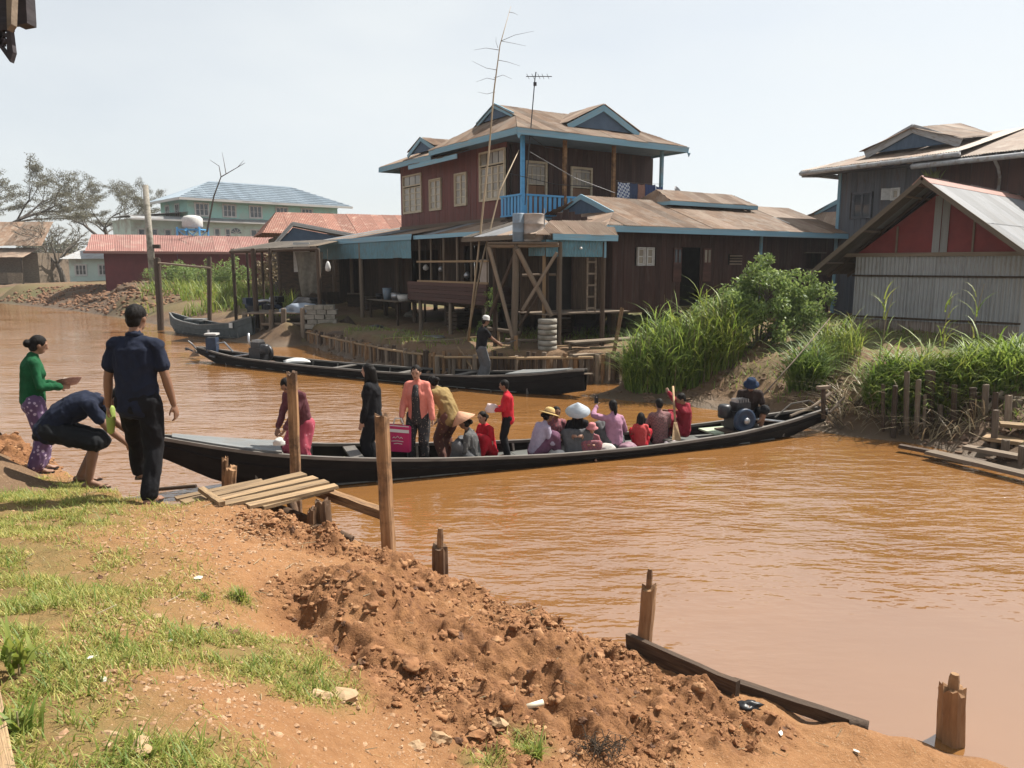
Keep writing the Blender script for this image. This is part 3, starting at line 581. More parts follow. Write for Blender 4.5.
# front dormer gable
dz, dx0, dx1, dm, dyf = 8.0, 1.95, 4.95, 3.4, -.95
gable(hs_, (dm, dyf, 8.72), (dx0, dyf, dz), (dx1, dyf, dz), (0, -1, 0), B, Mt['gable_blue'], .2)
roof_face(hs_, [(dx0 - .15, dyf - .1, dz + .06), (dm, dyf - .1, 8.82), (dm, .9, 8.82), (dx0 - .15, -.1 + .2, dz + .06)], (dx0 - .15, dyf - .1, dz + .06), (dx0 - .15, .1, dz + .06), rm, .5, lift=.03)
roof_face(hs_, [(dx1 + .15, dyf - .1, dz + .06), (dm, dyf - .1, 8.82), (dm, .9, 8.82), (dx1 + .15, .1, dz + .06)], (dx1 + .15, dyf - .1, dz + .06), (dx1 + .15, .1, dz + .06), rm, .5, lift=.03)
# rear wing roof (lower, behind along the left wall)
wx0, wy0, wy1, wz, wr = -.75, 4.1, 8.85, 7.42, 8.2
roof_face(hs_, [(wx0, wy0, wz), (wx0, wy1, wz), (1.2, 8.2, wr), (1.2, wy0, wr)], (wx0, wy0, wz), (wx0, wy1, wz), rm, .5)
roof_face(hs_, [(wx0, wy1, wz), (6.9, wy1, wz), (5, 6.5, wr), (1.2, 8.2, wr)], (wx0, wy1, wz), (6.9, wy1, wz), rm, .6)
roof_face(hs_, [(1.2, wy0, wr), (1.2, 8.2, wr), (5, 6.5, wr), (6.9, wy0, wz)], (1.2, wy0, wr), (1.2, 8.2, wr), rm, .7)
fascia(hs_, (wx0, wy0, wz), (wx0, wy1, wz), .2, B); fascia(hs_, (wx0, wy1, wz), (6.9, wy1, wz), .2, B)
gable(hs_, (-.15, 6.0, 8.28), (-.15, 7.1, 7.78), (-.15, 4.9, 7.78), (-1, 0, 0), B, Mt['gable_blue'], .15)
roof_face(hs_, [(-.25, 4.8, 7.86), (-.25, 6.0, 8.36), (2.4, 6.0, 8.36), (1.4, 4.8, 7.95)], (-.25, 4.8, 7.86), (1.4, 4.8, 7.9), rm, .5, lift=.02)
roof_face(hs_, [(-.25, 7.2, 7.86), (-.25, 6.0, 8.36), (2.4, 6.0, 8.36), (1.4, 7.2, 7.95)], (-.25, 7.2, 7.86), (1.4, 7.2, 7.9), rm, .5, lift=.02)
# pent strip above the middle windows
roof_face(hs_, [(-.75, 2.1, 7.22), (-.75, 6.0, 7.22), (0, 6.0, 7.5), (0, 2.1, 7.5)], (-.75, 2.1, 7.22), (-.75, 6, 7.22), rm, .5); fascia(hs_, (-.75, 2.1, 7.22), (-.75, 6.0, 7.22), .17, B)
# ---- ground storey: dark walls on stilts, lean-to along the left side
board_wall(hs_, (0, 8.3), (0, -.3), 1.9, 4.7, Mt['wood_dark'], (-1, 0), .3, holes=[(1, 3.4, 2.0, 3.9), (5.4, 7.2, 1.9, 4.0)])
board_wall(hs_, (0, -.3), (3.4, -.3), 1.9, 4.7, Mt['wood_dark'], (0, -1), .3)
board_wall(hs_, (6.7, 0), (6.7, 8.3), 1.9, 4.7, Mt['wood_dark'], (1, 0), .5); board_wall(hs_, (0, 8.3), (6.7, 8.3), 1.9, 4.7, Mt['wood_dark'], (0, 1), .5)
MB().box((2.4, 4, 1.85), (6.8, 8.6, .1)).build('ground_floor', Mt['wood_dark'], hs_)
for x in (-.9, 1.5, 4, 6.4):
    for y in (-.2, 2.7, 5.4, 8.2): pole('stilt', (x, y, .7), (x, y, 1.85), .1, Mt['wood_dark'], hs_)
for x in (0, 3.3, 6.6):
    for y in (0, 8.2): pole('corner_post', (x, y, 1.8), (x, y, 4.75), .1, Mt['wood_dark'], hs_)
rm2 = [Mt['rust_roof'], Mt['zinc'], Mt['dark_thatch'], Mt['rust_light']]
roof_face(hs_, [(-1.9, -1.9, 4.34), (-1.9, 3.3, 4.34), (0, 3.3, 4.8), (0, -.3, 4.8)], (-1.9, -1.9, 4.34), (-1.9, 3.3, 4.34), rm2, .7)
roof_face(hs_, [(-1.9, -1.9, 4.34), (.6, -1.9, 4.34), (1.2, -.3, 4.76), (0, -.3, 4.8)], (-1.9, -1.9, 4.34), (.6, -1.9, 4.34), rm2, .6)
fascia(hs_, (-1.92, -1.9, 4.36), (-1.92, 3.3, 4.36), .14, B)
# barred veranda under the lean-to
for y in (3.1, 2.2, 1.25, .3, -.65, -1.65): plank('window_bar', (-1.8, y, 2.05), (-1.8, y, 4.3), .06, .05, Mt['wood_grey'], hs_, up=(1, 0, 0))
for z in (3.42, 2.72): plank('window_rail', (-1.84, 3.2, z), (-1.84, -1.75, z), .07, .05, Mt['wood_pale'], hs_, up=(1, 0, 0))
for k in range(5): plank('parapet_board', (-1.86, 4.0, 2.09 + k * .135), (-1.86, -1.7, 2.09 + k * .135), .13, .03, Mt['wall_rust'], hs_, up=(1, 0, 0))
for k in range(4): plank('parapet_board', (-1.84, -1.68, 2.09 + k * .15), (.3, -1.68, 2.09 + k * .15), .14, .03, Mt['wall_brown'], hs_, up=(0, 1, 0))
MB().box((-.9, 1.1, 2.02), (1.8, 5.7, .06)).build('veranda_floor', Mt['wood_dark'], hs_)
for y in (3.2, .9, -1.5):
    for x in (-1.75, -.4): pole('stilt', (x, y, .6), (x, y, 2.0), .07, Mt['wood_grey'], hs_)
sheet('side_panel', (-1.8, -1.72, 2.75), (0, 0, .72), (.0, .55, 0), Mt['tank'], hs_, .01)
# things hung in the dark veranda
for y, z, r_ in ((2.4, 3.15, .11), (.5, 2.95, .13), (3.6, 3.2, .12), (-.4, 2.9, .1)):
    pt = MB().lathe([(.001, -r_), (r_ * .8, -r_ * .7), (r_, 0), (r_ * .7, r_ * .6), (r_ * .3, r_)], n=12).build('hanging_pot', random.choice([Mt['steel'], Mt['white_trim'], Mt['tank']]), None, True)
    pt.location = hloc(-1.3, y, z); tag(pt, {2.4: 'small pot hanging behind the veranda bars left of the bamboo', .5: 'rounded pot hanging behind the middle veranda bars', 3.6: 'pale jar hung at the left end of the barred veranda', -.4: 'small pot hanging behind the right veranda bars'}[y], 'pot', 'pots hung in the barred veranda')
    MB().tube([(0, 0, r_), (0, 0, .9)], .006, 4).build('cord', Mt['rope'], pt)

# ================================================================== open kitchen shelter with the blue corrugated valance
ks = empty('open_shelter', HO, GA, 'open-fronted shelter with hanging blue corrugated valance left of the red house', 'shelter'); ks.scale = (HSC,) * 3
roof_face(ks, [(-2.0, 3.35, 4.4), (-2.0, 13.7, 4.4), (1.2, 13.7, 5.0), (1.2, 8.4, 5.0), (0, 3.35, 4.8)], (-2.0, 3.35, 4.4), (-2.0, 13.7, 4.4), rm2, .7)
fascia(ks, (-2.04, 3.32, 4.42), (-2.04, 13.7, 4.42), .2, B)
for i in range(13):
    y0 = 3.4 + i * .785; sheet('valance_sheet', (-2.0, y0, 3.56 + random.uniform(-.02, .02)), (0, 0, .68), (0, .79, 0), Mt['blue_sheet'], ks, .012)
for x, y in ((-1.95, 13.5), (-1.95, 8.3), (-.3, 13.5), (1.0, 13.5), (-.2, 8.4)): pole('post', (x, y, .7), (x, y, 4.4), .09, Mt['wood_grey'], ks)
board_wall(ks, (.4, 8.4), (.4, 13.6), .9, 4.6, Mt['wood_dark'], (-1, 0), .35)
board_wall(ks, (-1.9, 13.62), (.4, 13.62), .9, 4.4, Mt['wood_dark'], (0, -1), .35, holes=[(0, .9, 2, 3.6)])
for k in range(9): plank('bench_board', (-1.75 + k * .16, 5.2, 1.86), (-1.75 + k * .16, 8.1, 1.86), .15, .03, Mt['wood_grey'], ks)
for x, y in ((-1.7, 5.3), (-1.7, 8.0), (-.5, 5.3), (-.5, 8.0)): pole('bench_leg', (x, y, .7), (x, y, 1.85), .045, Mt['wood_dark'], ks)
_tub = [('pale metal tub', 'white_trim', .3, .26), ('white enamel basin', 'white_trim', .26, .2), ('dented grey pot', 'steel', .2, .3), ('dark cooking pot', 'dark_metal', .22, .26), ('blue plastic drum', 'drum_blue', .2, .5), ('dull tin pail', 'zinc', .17, .28), ('black kettle', 'dark_metal', .16, .22)]
for k, (nm, mt, r_, h_) in enumerate(_tub):
    tb = MB().lathe([(r_ * .75, 0), (r_ * .95, h_ * .5), (r_, h_), (r_ * .94, h_), (r_ * .88, h_ * .5), (.01, .03)], n=18).build(nm.split()[-1], Mt[mt], None, True)
    tb.location = hloc(-1.35 + .5 * (k % 2), 5.45 + k * .4, 1.88); tag(tb, nm + ' on the bench under the blue valance', nm.split()[-1])
    rim = MB().lathe([(r_ * .98, h_ - .012), (r_ * 1.06, h_ - .012), (r_ * 1.06, h_ + .012), (r_ * .98, h_ + .012)], n=18).build('rim', Mt[mt], tb)

# ================================================================== long single-storey house on the right of the porch
lh = empty('long_timber_house', HO, GA, 'long low dark brown timber house with rusty roof and raised ridge vent', 'house'); lh.scale = (HSC,) * 3
yw = -4.98; lz = 4.42; lr = 5.5; yr = yw + 2.35
hol = [(1.45 - .5, 2.14 - .5, 3.28, 3.83), (3.35 - .5, 4.25 - .5, 2.0, 3.86), (5.6 - .5, 6.2 - .5, 3.3, 3.65), (9.6 - .5, 10.6 - .5, 3.2, 3.75)]
board_wall(lh, (.5, yw), (11.4, yw), 1.95, 4.36, W2, (0, -1), .22, holes=hol)
board_wall(lh, (.5, yw), (.5, -.4), 1.95, 4.36, W2, (-1, 0), .3, top=lambda s: 4.36 + min(s, 4.58 - s) * .3)
board_wall(lh, (11.4, yw), (11.4, -.4), 1.95, 4.36, W2, (1, 0), .5); board_wall(lh, (.5, -.4), (11.4, -.4), 1.95, 4.36, W2, (0, 1), .5)
MB().box((5.9, -2.7, 1.9), (10.9, 4.5, .1)).build('floor', Mt['wood_dark'], lh)
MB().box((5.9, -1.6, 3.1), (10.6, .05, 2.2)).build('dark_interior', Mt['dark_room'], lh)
for x in np.arange(.7, 11.5, 1.75):
    for y in (yw + .15, -2.7, -.6): pole('stilt', (x, y, .5), (x, y, 1.9), .1, Mt['wood_dark'], lh)
for k in range(2): window(lh, (1.45 + k * .37, yw, 3.28), (1, 0), (0, -1), .32, .55, Mt['white_trim'], Mt['pane_dusty'], leaves=1, rows=2, fw=.03)
for x, s in ((3.33, -1), (4.27, 1)):
    sh = MB().box((x + s * .2, yw - .06, 3.3), (.36, .03, 1.06)).build('open_shutter', Mt['wall_rust'], lh)
    for dx in (-.08, .08): MB().box((x + s * .2 + dx, yw - .08, 3.58), (.1, .01, .4)).build('pane', Mt['pane_dusty'] if s > 0 else Mt['glass'], sh)
for k in range(4): plank('louvre', (5.6, yw - .02, 3.33 + k * .09), (6.2, yw - .02, 3.33 + k * .09), .02, .05, Mt['wood_grey'], lh)
plank('window_sill', (9.5, yw - .06, 3.74), (10.7, yw - .06, 3.74), .1, .04, Mt['wood_grey'], lh)
MB().box((7.1, yw - .05, 3.2), (.1, .06, 2.35)).build('wall_post', Mt['blue_trim'], lh)
ea = (-.15, yw - .55, lz); eb = (11.6, yw - .55, lz); zg = 4.95
rmL = [Mt['rust_roof'], Mt['rust_roof'], Mt['rust_roof'], Mt['rust_light']]
gxl = 1.3
def ylf(z): return (yw - .55) + (z - lz) * (yr - yw + .55) / (lr - lz)
roof_face(lh, [ea, eb, (11.6, yr, lr), (gxl - .15, yr, lr), (gxl, ylf(zg), zg)], ea, eb, rmL, .62)
roof_face(lh, [(-.15, yr + 2.6, lz), (11.6, yr + 2.6, lz), (11.6, yr, lr), (gxl, yr, lr)], (-.15, yr + 2.6, lz), (11.6, yr + 2.6, lz), rmL, .8)
roof_face(lh, [ea, (-.15, yr + 2.6, lz), (gxl, 2 * yr - ylf(zg), zg), (gxl, ylf(zg), zg)], ea, (-.15, yr + 2.6, lz), rmL, .6)
gable(lh, (gxl - .1, yr, lr - .02), (gxl - .1, 2 * yr - ylf(zg) + .1, zg - .05), (gxl - .1, ylf(zg), zg - .05), (-1, 0, 0), B, Mt['gable_blue'], .16)
fascia(lh, ea, eb, .18, B); fascia(lh, ea, (-.15, yr + 2.6, lz), .18, B)
MB().prism([(0, yw - .5, lz - .12), (11.5, yw - .5, lz - .12), (11.5, yw + .05, lz - .12), (0, yw + .05, lz - .12)], (0, 0, .02)).build('soffit', Mt['wall_brown'], lh)
# raised ridge vent
mz, mr = 5.42, 5.86; a0, a1 = 4.2, 8.6
for s in (-1, 1): roof_face(lh, [(a0, yr + s * .95, mz), (a1, yr + s * .95, mz), (a1 - .35, yr, mr), (a0 + .25, yr, mr)], (a0, yr + s * .95, mz), (a1, yr + s * .95, mz), rmL, .6); fascia(lh, (a0, yr + s * .95, mz), (a1, yr + s * .95, mz), .13, B)
for x, s in ((a0, 1), (a1, -1)): roof_face(lh, [(x, yr - .95, mz), (x, yr + .95, mz), (x + s * .25, yr, mr)], (x, yr - .95, mz), (x, yr + .95, mz), rmL, .6); fascia(lh, (x, yr - .95, mz), (x, yr + .95, mz), .13, B)
MB().box(((a0 + a1) / 2, yr, 5.3), (a1 - a0 - .4, 1.2, .3)).build('vent_wall', Mt['wall_brown'], lh)

# ================================================================== entrance porch
po = empty('entrance_porch', HO, GA, 'small entrance porch with blue corrugated panel, posts and ladder', 'porch'); po.scale = (HSC,) * 3
py = yw - 1.0
roof_face(po, [(-3.0, py, 4.1), (-.2, py, 4.1), (.2, yw - .3, 4.5), (-2.0, yw - .3, 4.5)], (-3.0, py, 4.1), (-.2, py, 4.1), [Mt['rust_light'], Mt['rust_light'], Mt['rust_roof']], .45)
roof_face(po, [(-3.0, py, 4.1), (-3.0, -2.2, 4.1), (-.2, -2.2, 4.75), (-2.0, yw - .3, 4.5)], (-3.0, py, 4.1), (-3.0, -2.2, 4.1), rm2, .6)
fascia(po, (-2.45, py - .02, 4.12), (-.2, py - .02, 4.12), .17, B); fascia(po, (-3.02, py, 4.1), (-3.02, -2.2, 4.1), .12, Mt['wood_grey'])
for i in range(3): sheet('valance_sheet', (-2.62 + i * .68, py + .06, 3.52), (0, 0, .44), (.68, 0, 0), Mt['blue_sheet'], po, .012)
sheet('valance_sheet', (-2.64, py + .08, 3.54), (0, 0, .42), (0, .75, 0), Mt['blue_sheet'], po, .012)
plank('corner_trim', (-.6, py + .05, 3.5), (-.6, py + .05, 3.97), .07, .05, B, po, up=(0, 1, 0))
pole('post', (-2.15, py + .05, .6), (-2.15, py + .05, 3.9), .055, Mt['wood_grey'], po); pole('post', (-2.5, py + .3, .6), (-2.5, py + .3, 3.9), .05, Mt['wood_pale'], po); pole('post', (-.62, py + .1, .6), (-.62, py + .1, 3.9), .07, Mt['wood_dark'], po); pole('post', (-1.7, yw - .3, 1.9), (-1.7, yw - .3, 3.9), .06, Mt['wood_grey'], po)
board_wall(po, (-2.6, yw + .3), (.5, yw + .3), 1.9, 4.4, Mt['wood_dark'], (0, -1), .3, holes=[(.9, 1.9, 1.9, 3.7)])
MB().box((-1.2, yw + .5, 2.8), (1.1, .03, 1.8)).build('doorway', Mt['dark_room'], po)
for k in range(6): plank('deck_board', (-2.6, py + .2 + k * .25, 1.98), (.4, py + .2 + k * .25, 1.98), .24, .035, Mt['wood_grey'], po)
ld = MB(); ld.bar((-1.05, py + .25, 1.95), (-1.05, py + .25, 3.5), .04, .04).bar((-.75, py + .25, 1.95), (-.75, py + .25, 3.5), .04, .04)
for k in range(5): ld.bar((-1.03, py + .25, 2.1 + k * .32), (-.77, py + .25, 2.1 + k * .32), .03, .05)
lo_ = ld.build('ladder', Mt['wood_grey'], None); lo_.location = HO; lo_.rotation_euler = (0, 0, GA); lo_.scale = (HSC,) * 3; tag(lo_, 'grey ladder leaning in the dark porch doorway', 'ladder')
MB().lathe([(.03, 0), (.045, .03), (.01, .07)], (-1.5, py - .02, 3.72), 10).build('bulb', Mt['white_trim'], po)
# porch steps in front
st = empty('porch_step', hloc(-1.2, py - .5, .75), GA, 'low plank step bench in front of the porch', 'step')
for k in range(3): plank('tread', (-1.1, -.16 + k * .17, .55), (1.5, -.16 + k * .17, .55), .16, .05, Mt['wood_grey'], st)
for k in range(2): plank('tread', (-1.4, -.6 + k * .15, .25), (1.9, -.6 + k * .15, .25), .14, .05, Mt['wood_grey'], st)
for x in (-1, .2, 1.3): pole('leg', (x, .1, -.2), (x, .1, .52), .05, Mt['wood_grey'], st); pole('leg', (x, -.5, -.2), (x, -.5, .23), .05, Mt['wood_grey'], st)
# ================================================================== tall grey-brown house at the right
ro = Vector((13.2, 31, 0))
rb = empty('tall_timber_house', ro, GA, 'tall weathered grey timber house with gabled dormer behind the tin shed', 'house')
def rtop(y): return 6.9
board_wall(rb, (0, .35), (0, -7.6), .9, 6.95, Mt['wall_grey'], (-1, 0), .24, holes=[(.58, 1.4, 5.08, 6.08), (2.14, 2.5, 5.68, 6.13)])
board_wall(rb, (0, -7.6), (7, -7.6), .9, 6.9, Mt['wall_rust'], (0, -1), .4); board_wall(rb, (0, .35), (7, .35), .9, 6.9, Mt['wall_grey'], (0, 1), .5)
for k in range(10): plank('wall_board', (-.035, -3.62 - k * .4, 4.3), (-.035, -3.62 - k * .4, 6.9), .39, .02, Mt['wall_rust'], rb, up=(1, 0, 0))
plank('corner_trim', (-.04, .36, .9), (-.04, .36, 6.95), .12, .05, Mt['blue_trim'], rb, up=(1, 0, 0))
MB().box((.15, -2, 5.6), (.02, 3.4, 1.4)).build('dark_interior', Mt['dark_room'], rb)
window(rb, (0, -.23, 5.08), (0, -1), (-1, 0), .82, 1.0, Mt['wall_grey'], Mt['glass'], leaves=2, rows=2)
wf = window(rb, (0, -1.79, 5.68), (0, -1), (-1, 0), .36, .45, Mt['white_trim'], Mt['pane_dusty'], leaves=1, rows=1)
sh = MB().prism([(-.04, -1.8, 5.7), (-.34, -1.62, 5.7), (-.34, -1.62, 6.12), (-.04, -1.8, 6.12)], (.01, .03, 0)).build('open_shutter', Mt['white_trim'], rb)
# main eave and roof
E0, E1 = (-1.0, 1.45, 7.0), (-1.0, -4.7, 7.05)
rr_ = [Mt['rust_roof'], Mt['rust_light'], Mt['rust_roof']]
roof_face(rb, [E0, E1, (3.4, -4.7, 8.2), (3.4, -.9, 8.2)], E0, E1, rr_, .7)
roof_face(rb, [E0, (7.8, 1.45, 7.0), (3.4, -.9, 8.2)], E0, (7.8, 1.45, 7.0), rr_, .8)
roof_face(rb, [(7.8, 1.45, 7.0), (7.8, -8.4, 7.05), (3.4, -8.4, 8.2), (3.4, -.9, 8.2)], (7.8, 1.45, 7.0), (7.8, -8.4, 7.05), rr_, .8)
roof_face(rb, [(-.9, -4.0, 6.86), (-.9, -8.6, 6.86), (3.4, -8.6, 8.15), (3.4, -4.0, 8.15)], (-.9, -4.0, 6.86), (-.9, -8.6, 6.86), [Mt['rust_roof']], .7, lift=.02)
roof_face(rb, [(-1.0, -3.1, 6.78), (-1.0, -8.6, 6.78), (-.2, -8.6, 7.0), (-.2, -3.1, 7.0)], (-1.0, -3.1, 6.78), (-1.0, -8.6, 6.78), [Mt['zinc_wall']], .7)
T = Mt['white_trim']
TG = mat('trim_grey', (.36, .37, .38), (.26, .26, .27), .7, 4, (1, 3, 3), .2, rnd=.08, c3=(.2, .17, .14), s3=4)
for k, (A_, B_) in enumerate(((E0, E1), ((-1.02, -3.1, 6.80), (-1.02, -8.6, 6.80)), (E0, (7.8, 1.45, 7.0)))):
    A_, B_ = Vector(A_), Vector(B_); MB().tube([A_ + Vector((-.04, 0, -.1)), B_ + Vector((-.04, 0, -.1))], .085, 8).build('gutter', TG, rb, True)
    fascia(rb, A_, B_, .16, TG); n_ = max(2, int((B_ - A_).length / .55))
    for i in range(n_ + 1):
        p = A_.lerp(B_, i / n_); MB().bar(p + Vector((-.15, 0, -.1)), p + Vector((.02, 0, .03)), .03, .02).build('gutter_bracket', Mt['steel'], rb)
MB().tube([(-.95, -5.75, 6.7), (-.5, -5.7, 6.45), (-.12, -5.6, 6.2), (-.1, -5.55, 4.2)], .05, 8).build('downpipe', TG, rb, True)
MB().tube([(-1.0, 1.42, 6.95), (-1.0, 1.42, 6.78), (0, .45, 6.76)], .035, 6).build('drain_pipe', TG, rb, True)
MB().prism([(-.95, 1.4, 6.86), (-.95, -8.5, 6.7), (.05, -8.5, 6.72), (.05, 1.4, 6.88)], (0, 0, .02)).build('soffit', Mt['wall_grey'], rb)
# dormer
gable(rb, (.35, -2.25, 8.25), (.35, -.55, 7.55), (.35, -3.9, 7.55), (-1, 0, 0), TG, Mt['gable_blue'], .3)
for y0 in (-.25, -4.15):
    roof_face(rb, [(.15, y0, 7.6), (2.2, y0, 7.9), (3.4, -2.25, 8.38), (.15, -2.25, 8.38)], (.15, y0, 7.6), (2.2, y0, 7.9), rr_, .7, lift=.04)
# weeds growing in the valley of the roof
wv = MB()
for k in range(60):
    a = random.uniform(0, 6.28); L_ = random.uniform(.25, .6); b0 = Vector((random.uniform(-.15, .15), random.uniform(-.15, .15), 0)); t_ = b0 + Vector((math.cos(a) * L_ * .5, math.sin(a) * L_ * .5, L_)); s_ = Vector((-math.sin(a), math.cos(a), 0)) * .02
    wv.add([b0 - s_, b0 + s_, (b0 + t_) / 2 + s_ + Vector((0, 0, .08)), t_, (b0 + t_) / 2 - s_ + Vector((0, 0, .08))], [(0, 1, 2, 3, 4)])
Mt['leaf_yellow'] = mat('leaf_yellow', (.20, .22, .06), (.12, .15, .04), .7, 5, (1, 1, 1), 0, rnd=.2)
wo_ = wv.build('roof_weed', Mt['leaf_yellow'], None, fix=False)
wo_.location = ro + Vector((math.cos(GA) * -.6 + math.sin(GA) * 3.6, math.sin(GA) * -.6 - math.cos(GA) * 3.6, 6.05)); tag(wo_, 'tuft of yellowish weed growing against the grey house wall above shed ridge', 'weed')

# ================================================================== corrugated shed with red gable
Mt['zinc_dirty'] = mat('zinc_dirty', (.30, .27, .24), (.17, .12, .095), .7, 1.5, (.6, 3, 1), .08, rnd=.15, c3=(.12, .075, .055), s3=1.4, t3=(.42, .62))
SA = R(42); so = Vector((9.84, 22.5, 0))
sh_ = empty('tin_shed', so, SA, 'corrugated metal shed with dark red gable and shiny tin roof', 'shed')
ys = [-.1, -.82, -1.54, -2.22, -2.93, -3.58, -4.3]; zs = [.9, 1.82, 3.0, 3.6]
for i in range(6):
    for j in range(3):
        z0_ = zs[j] - (.05 if j else 0); sheet('wall_sheet', (-.012 * (j % 2), ys[i], z0_), (random.uniform(-.01, .01), 0, zs[j + 1] - z0_), (0, ys[i + 1] - ys[i] - .02, 0), Mt['zinc_wall'] if j else Mt['zinc_dirty'], sh_, .014)
for z in (1.84, 3.0): plank('wall_batten', (-.03, -.05, z), (-.03, -4.35, z), .05, .04, Mt['wood_dark'], sh_, up=(1, 0, 0))
for s_, y in ((0, -.1), (1, -4.3)):
    for i in range(9): sheet('side_sheet', (i * .82, y, .9), (0, 0, 2.65 if s_ else 2.55), (.82, 0, 0), Mt['zinc_wall'], sh_, .014)
MB().prism([(.01, -.1, 3.6), (.01, -4.3, 3.6), (.01, -2.2, 5.2)], (.04, 0, 0)).build('gable_panel', Mt['gable_red'], sh_)
for y in (-1.2, -3.1): plank('gable_batten', (-.02, y, 3.62), (-.02, y, 4.35 if y > -2 else 4.45), .05, .03, Mt['wood_grey'], sh_, up=(1, 0, 0))
for y in (-2.12, -2.32): sheet('gable_strip', (-.03, y, 3.6), (0, 0, 1.5), (0, -.18, 0), Mt['zinc_wall'], sh_, .008)
plank('tie_beam', (-.03, .4, 3.58), (-.03, -4.4, 3.58), .1, .06, Mt['wood_grey'], sh_, up=(1, 0, 0))
ap = (-2.08, 5.5); yl, zl = .85, 3.02; yr_, zr_ = -5.2, 3.1
nz_ = [Mt['zinc']]
for i in range(10):
    x0 = -.95 + i * .86
    for (ya, za, yb, zb) in ((yl, zl, ap[0], ap[1]), (yr_, zr_, ap[0], ap[1])):
        for h in range(2):
            p0 = Vector((x0, ya + (yb - ya) * h * .5, za + (zb - za) * h * .5 + .015 * h)); U_ = Vector((0, (yb - ya) * .52, (zb - za) * .52))
            sheet('roof_sheet', p0, U_, (.84, 0, 0) if yb < ya else (.84, 0, 0), random.choice(nz_ if ya < 0 else [Mt['dark_thatch'], Mt['zinc']]), sh_, .014)
for (ya, za) in ((yl, zl), (yr_, zr_)):
    plank('barge_board', (-.97, ya, za - .05), (-.97, ap[0], ap[1] - .04), .12, .04, Mt['wood_grey'], sh_, up=(1, 0, 0))
    for x in (.3, 1.6, 2.9, 4.2): plank('rafter', (x, ya, za - .06), (x, ap[0], ap[1] - .06), .05, .08, Mt['wood_dark'], sh_)
    for h in (.15, .5, .85): plank('purlin', (-.95, ya + (ap[0] - ya) * h, za + (ap[1] - za) * h - .04), (7.4, ya + (ap[0] - ya) * h, za + (ap[1] - za) * h - .04), .05, .05, Mt['wood_grey'], sh_)
Mt['ridge_rust'] = mat('ridge_rust', (.30, .17, .14), (.22, .12, .10), .7, 4, (1, 1, 1), .1)
rc = MB(); rc.prism([(-1, ap[0] - .22, ap[1] - .13), (-1, ap[0], ap[1] + .07), (-1, ap[0] + .22, ap[1] - .15), (-1, ap[0] + .2, ap[1] - .17), (-1, ap[0], ap[1] + .04), (-1, ap[0] - .2, ap[1] - .15)], (8.6, 0, 0)); rc.build('ridge_cap', Mt['ridge_rust'], sh_)
for y in (-.2, -4.2):
    for x in (.1, 3, 6): pole('post', (x + .1, y * .98 - .05, .5), (x + .1, y * .98 - .05, 3.6), .07, Mt['wood_dark'], sh_)

# ================================================================== roof of a house far behind
fr_ = empty('rear_house', (14.6, 40, 0), GA, 'rusty-roofed house with blue gable behind the long house', 'house')
board_wall(fr_, (0, 0), (0, -6), 1, 5.2, Mt['wall_grey'], (-1, 0), .6); board_wall(fr_, (0, -6), (8, -6), 1, 5.2, Mt['wall_grey'], (0, -1), .6); board_wall(fr_, (8, -6), (8, 0), 1, 5.2, Mt['wall_grey'], (1, 0), .6); board_wall(fr_, (0, 0), (8, 0), 1, 5.2, Mt['wall_grey'], (0, 1), .6)
for s_ in (0, 1): roof_face(fr_, [(-.7, .7 - 7.4 * s_, 5.1), (8.5, .7 - 7.4 * s_, 5.1), (8.5, -3, 6.65), (-.1, -3, 6.65)], (-.7, .7 - 7.4 * s_, 5.1), (8.5, .7 - 7.4 * s_, 5.1), [Mt['rust_light'], Mt['rust_roof']], .8)
gable(fr_, (-.2, -3, 6.6), (-.2, -1.2, 5.85), (-.2, -4.8, 5.85), (-1, 0, 0), Mt['blue_trim'], Mt['gable_blue'], .2)
roof_face(fr_, [(-.7, .7, 5.1), (-.7, -6.7, 5.1), (-.2, -4.8, 5.85), (-.2, -1.2, 5.85)], (-.7, .7, 5.1), (-.7, -6.7, 5.1), [Mt['rust_light']], .8)

# ================================================================== pale green two-storey building, far left
GB = R(42); go = Vector((-32.2, 80, 0))
Mt['green_wall'] = mat('green_wall', (.33, .56, .50), (.28, .49, .44), .8, 1.5, (1, 1, 1), .05, rnd=.03, c3=(.36, .45, .40), s3=.6)
Mt['pale_wall'] = mat('pale_wall', (.48, .58, .52), (.42, .51, .46), .85, 1.5, (1, 1, 1), .05, rnd=.03, c3=(.33, .33, .29), s3=.6)
Mt['tile_blue'] = mat('tile_blue', (.34, .40, .45), (.26, .31, .36), .5, 2, (1, 1, 1), .1, rnd=.1)
Mt['pink_roof'] = mat('pink_roof', (.25, .12, .10), (.19, .09, .075), .7, 2, (1, 1, 1), .1, rnd=.1, c3=(.27, .17, .14), s3=1)
Mt['barn_red'] = mat('barn_red', (.14, .034, .036), (.10, .026, .028), .8, 2, (1, 1, 1), .1, rnd=.08)
gb = empty('green_building', go, GB, 'pale green two-storey building with grey-blue hipped roof in the distance', 'building')
MB().box((7.7, 4, 8.9), (17, 8, 2.1)).build('upper_wall', Mt['green_wall'], gb); MB().box((7.7, 4, 4.6), (17, 8.02, 6.4)).build('lower_wall', Mt['pale_wall'], gb)
MB().box((-3.4, 4, 4.6), (5.2, 6, 6.4)).build('wing_wall', Mt['pale_wall'], gb)
zE = 9.95
A0, A1, A2, A3 = (-1.9, -1.1, zE), (17.5, -1.1, zE), (17.5, 9.1, zE), (-1.9, 9.1, zE); R0, R1 = (3.2, 4, 12.2), (12.4, 4, 12.2)
for pol, a, b_ in (([A0, A1, R1, R0], A0, A1), ([A3, A2, R1, R0], A3, A2), ([A0, A3, R0], A0, A3), ([A1, A2, R1], A1, A2)): roof_face(gb, pol, a, b_, [Mt['tile_blue']], .8, amp=.03)
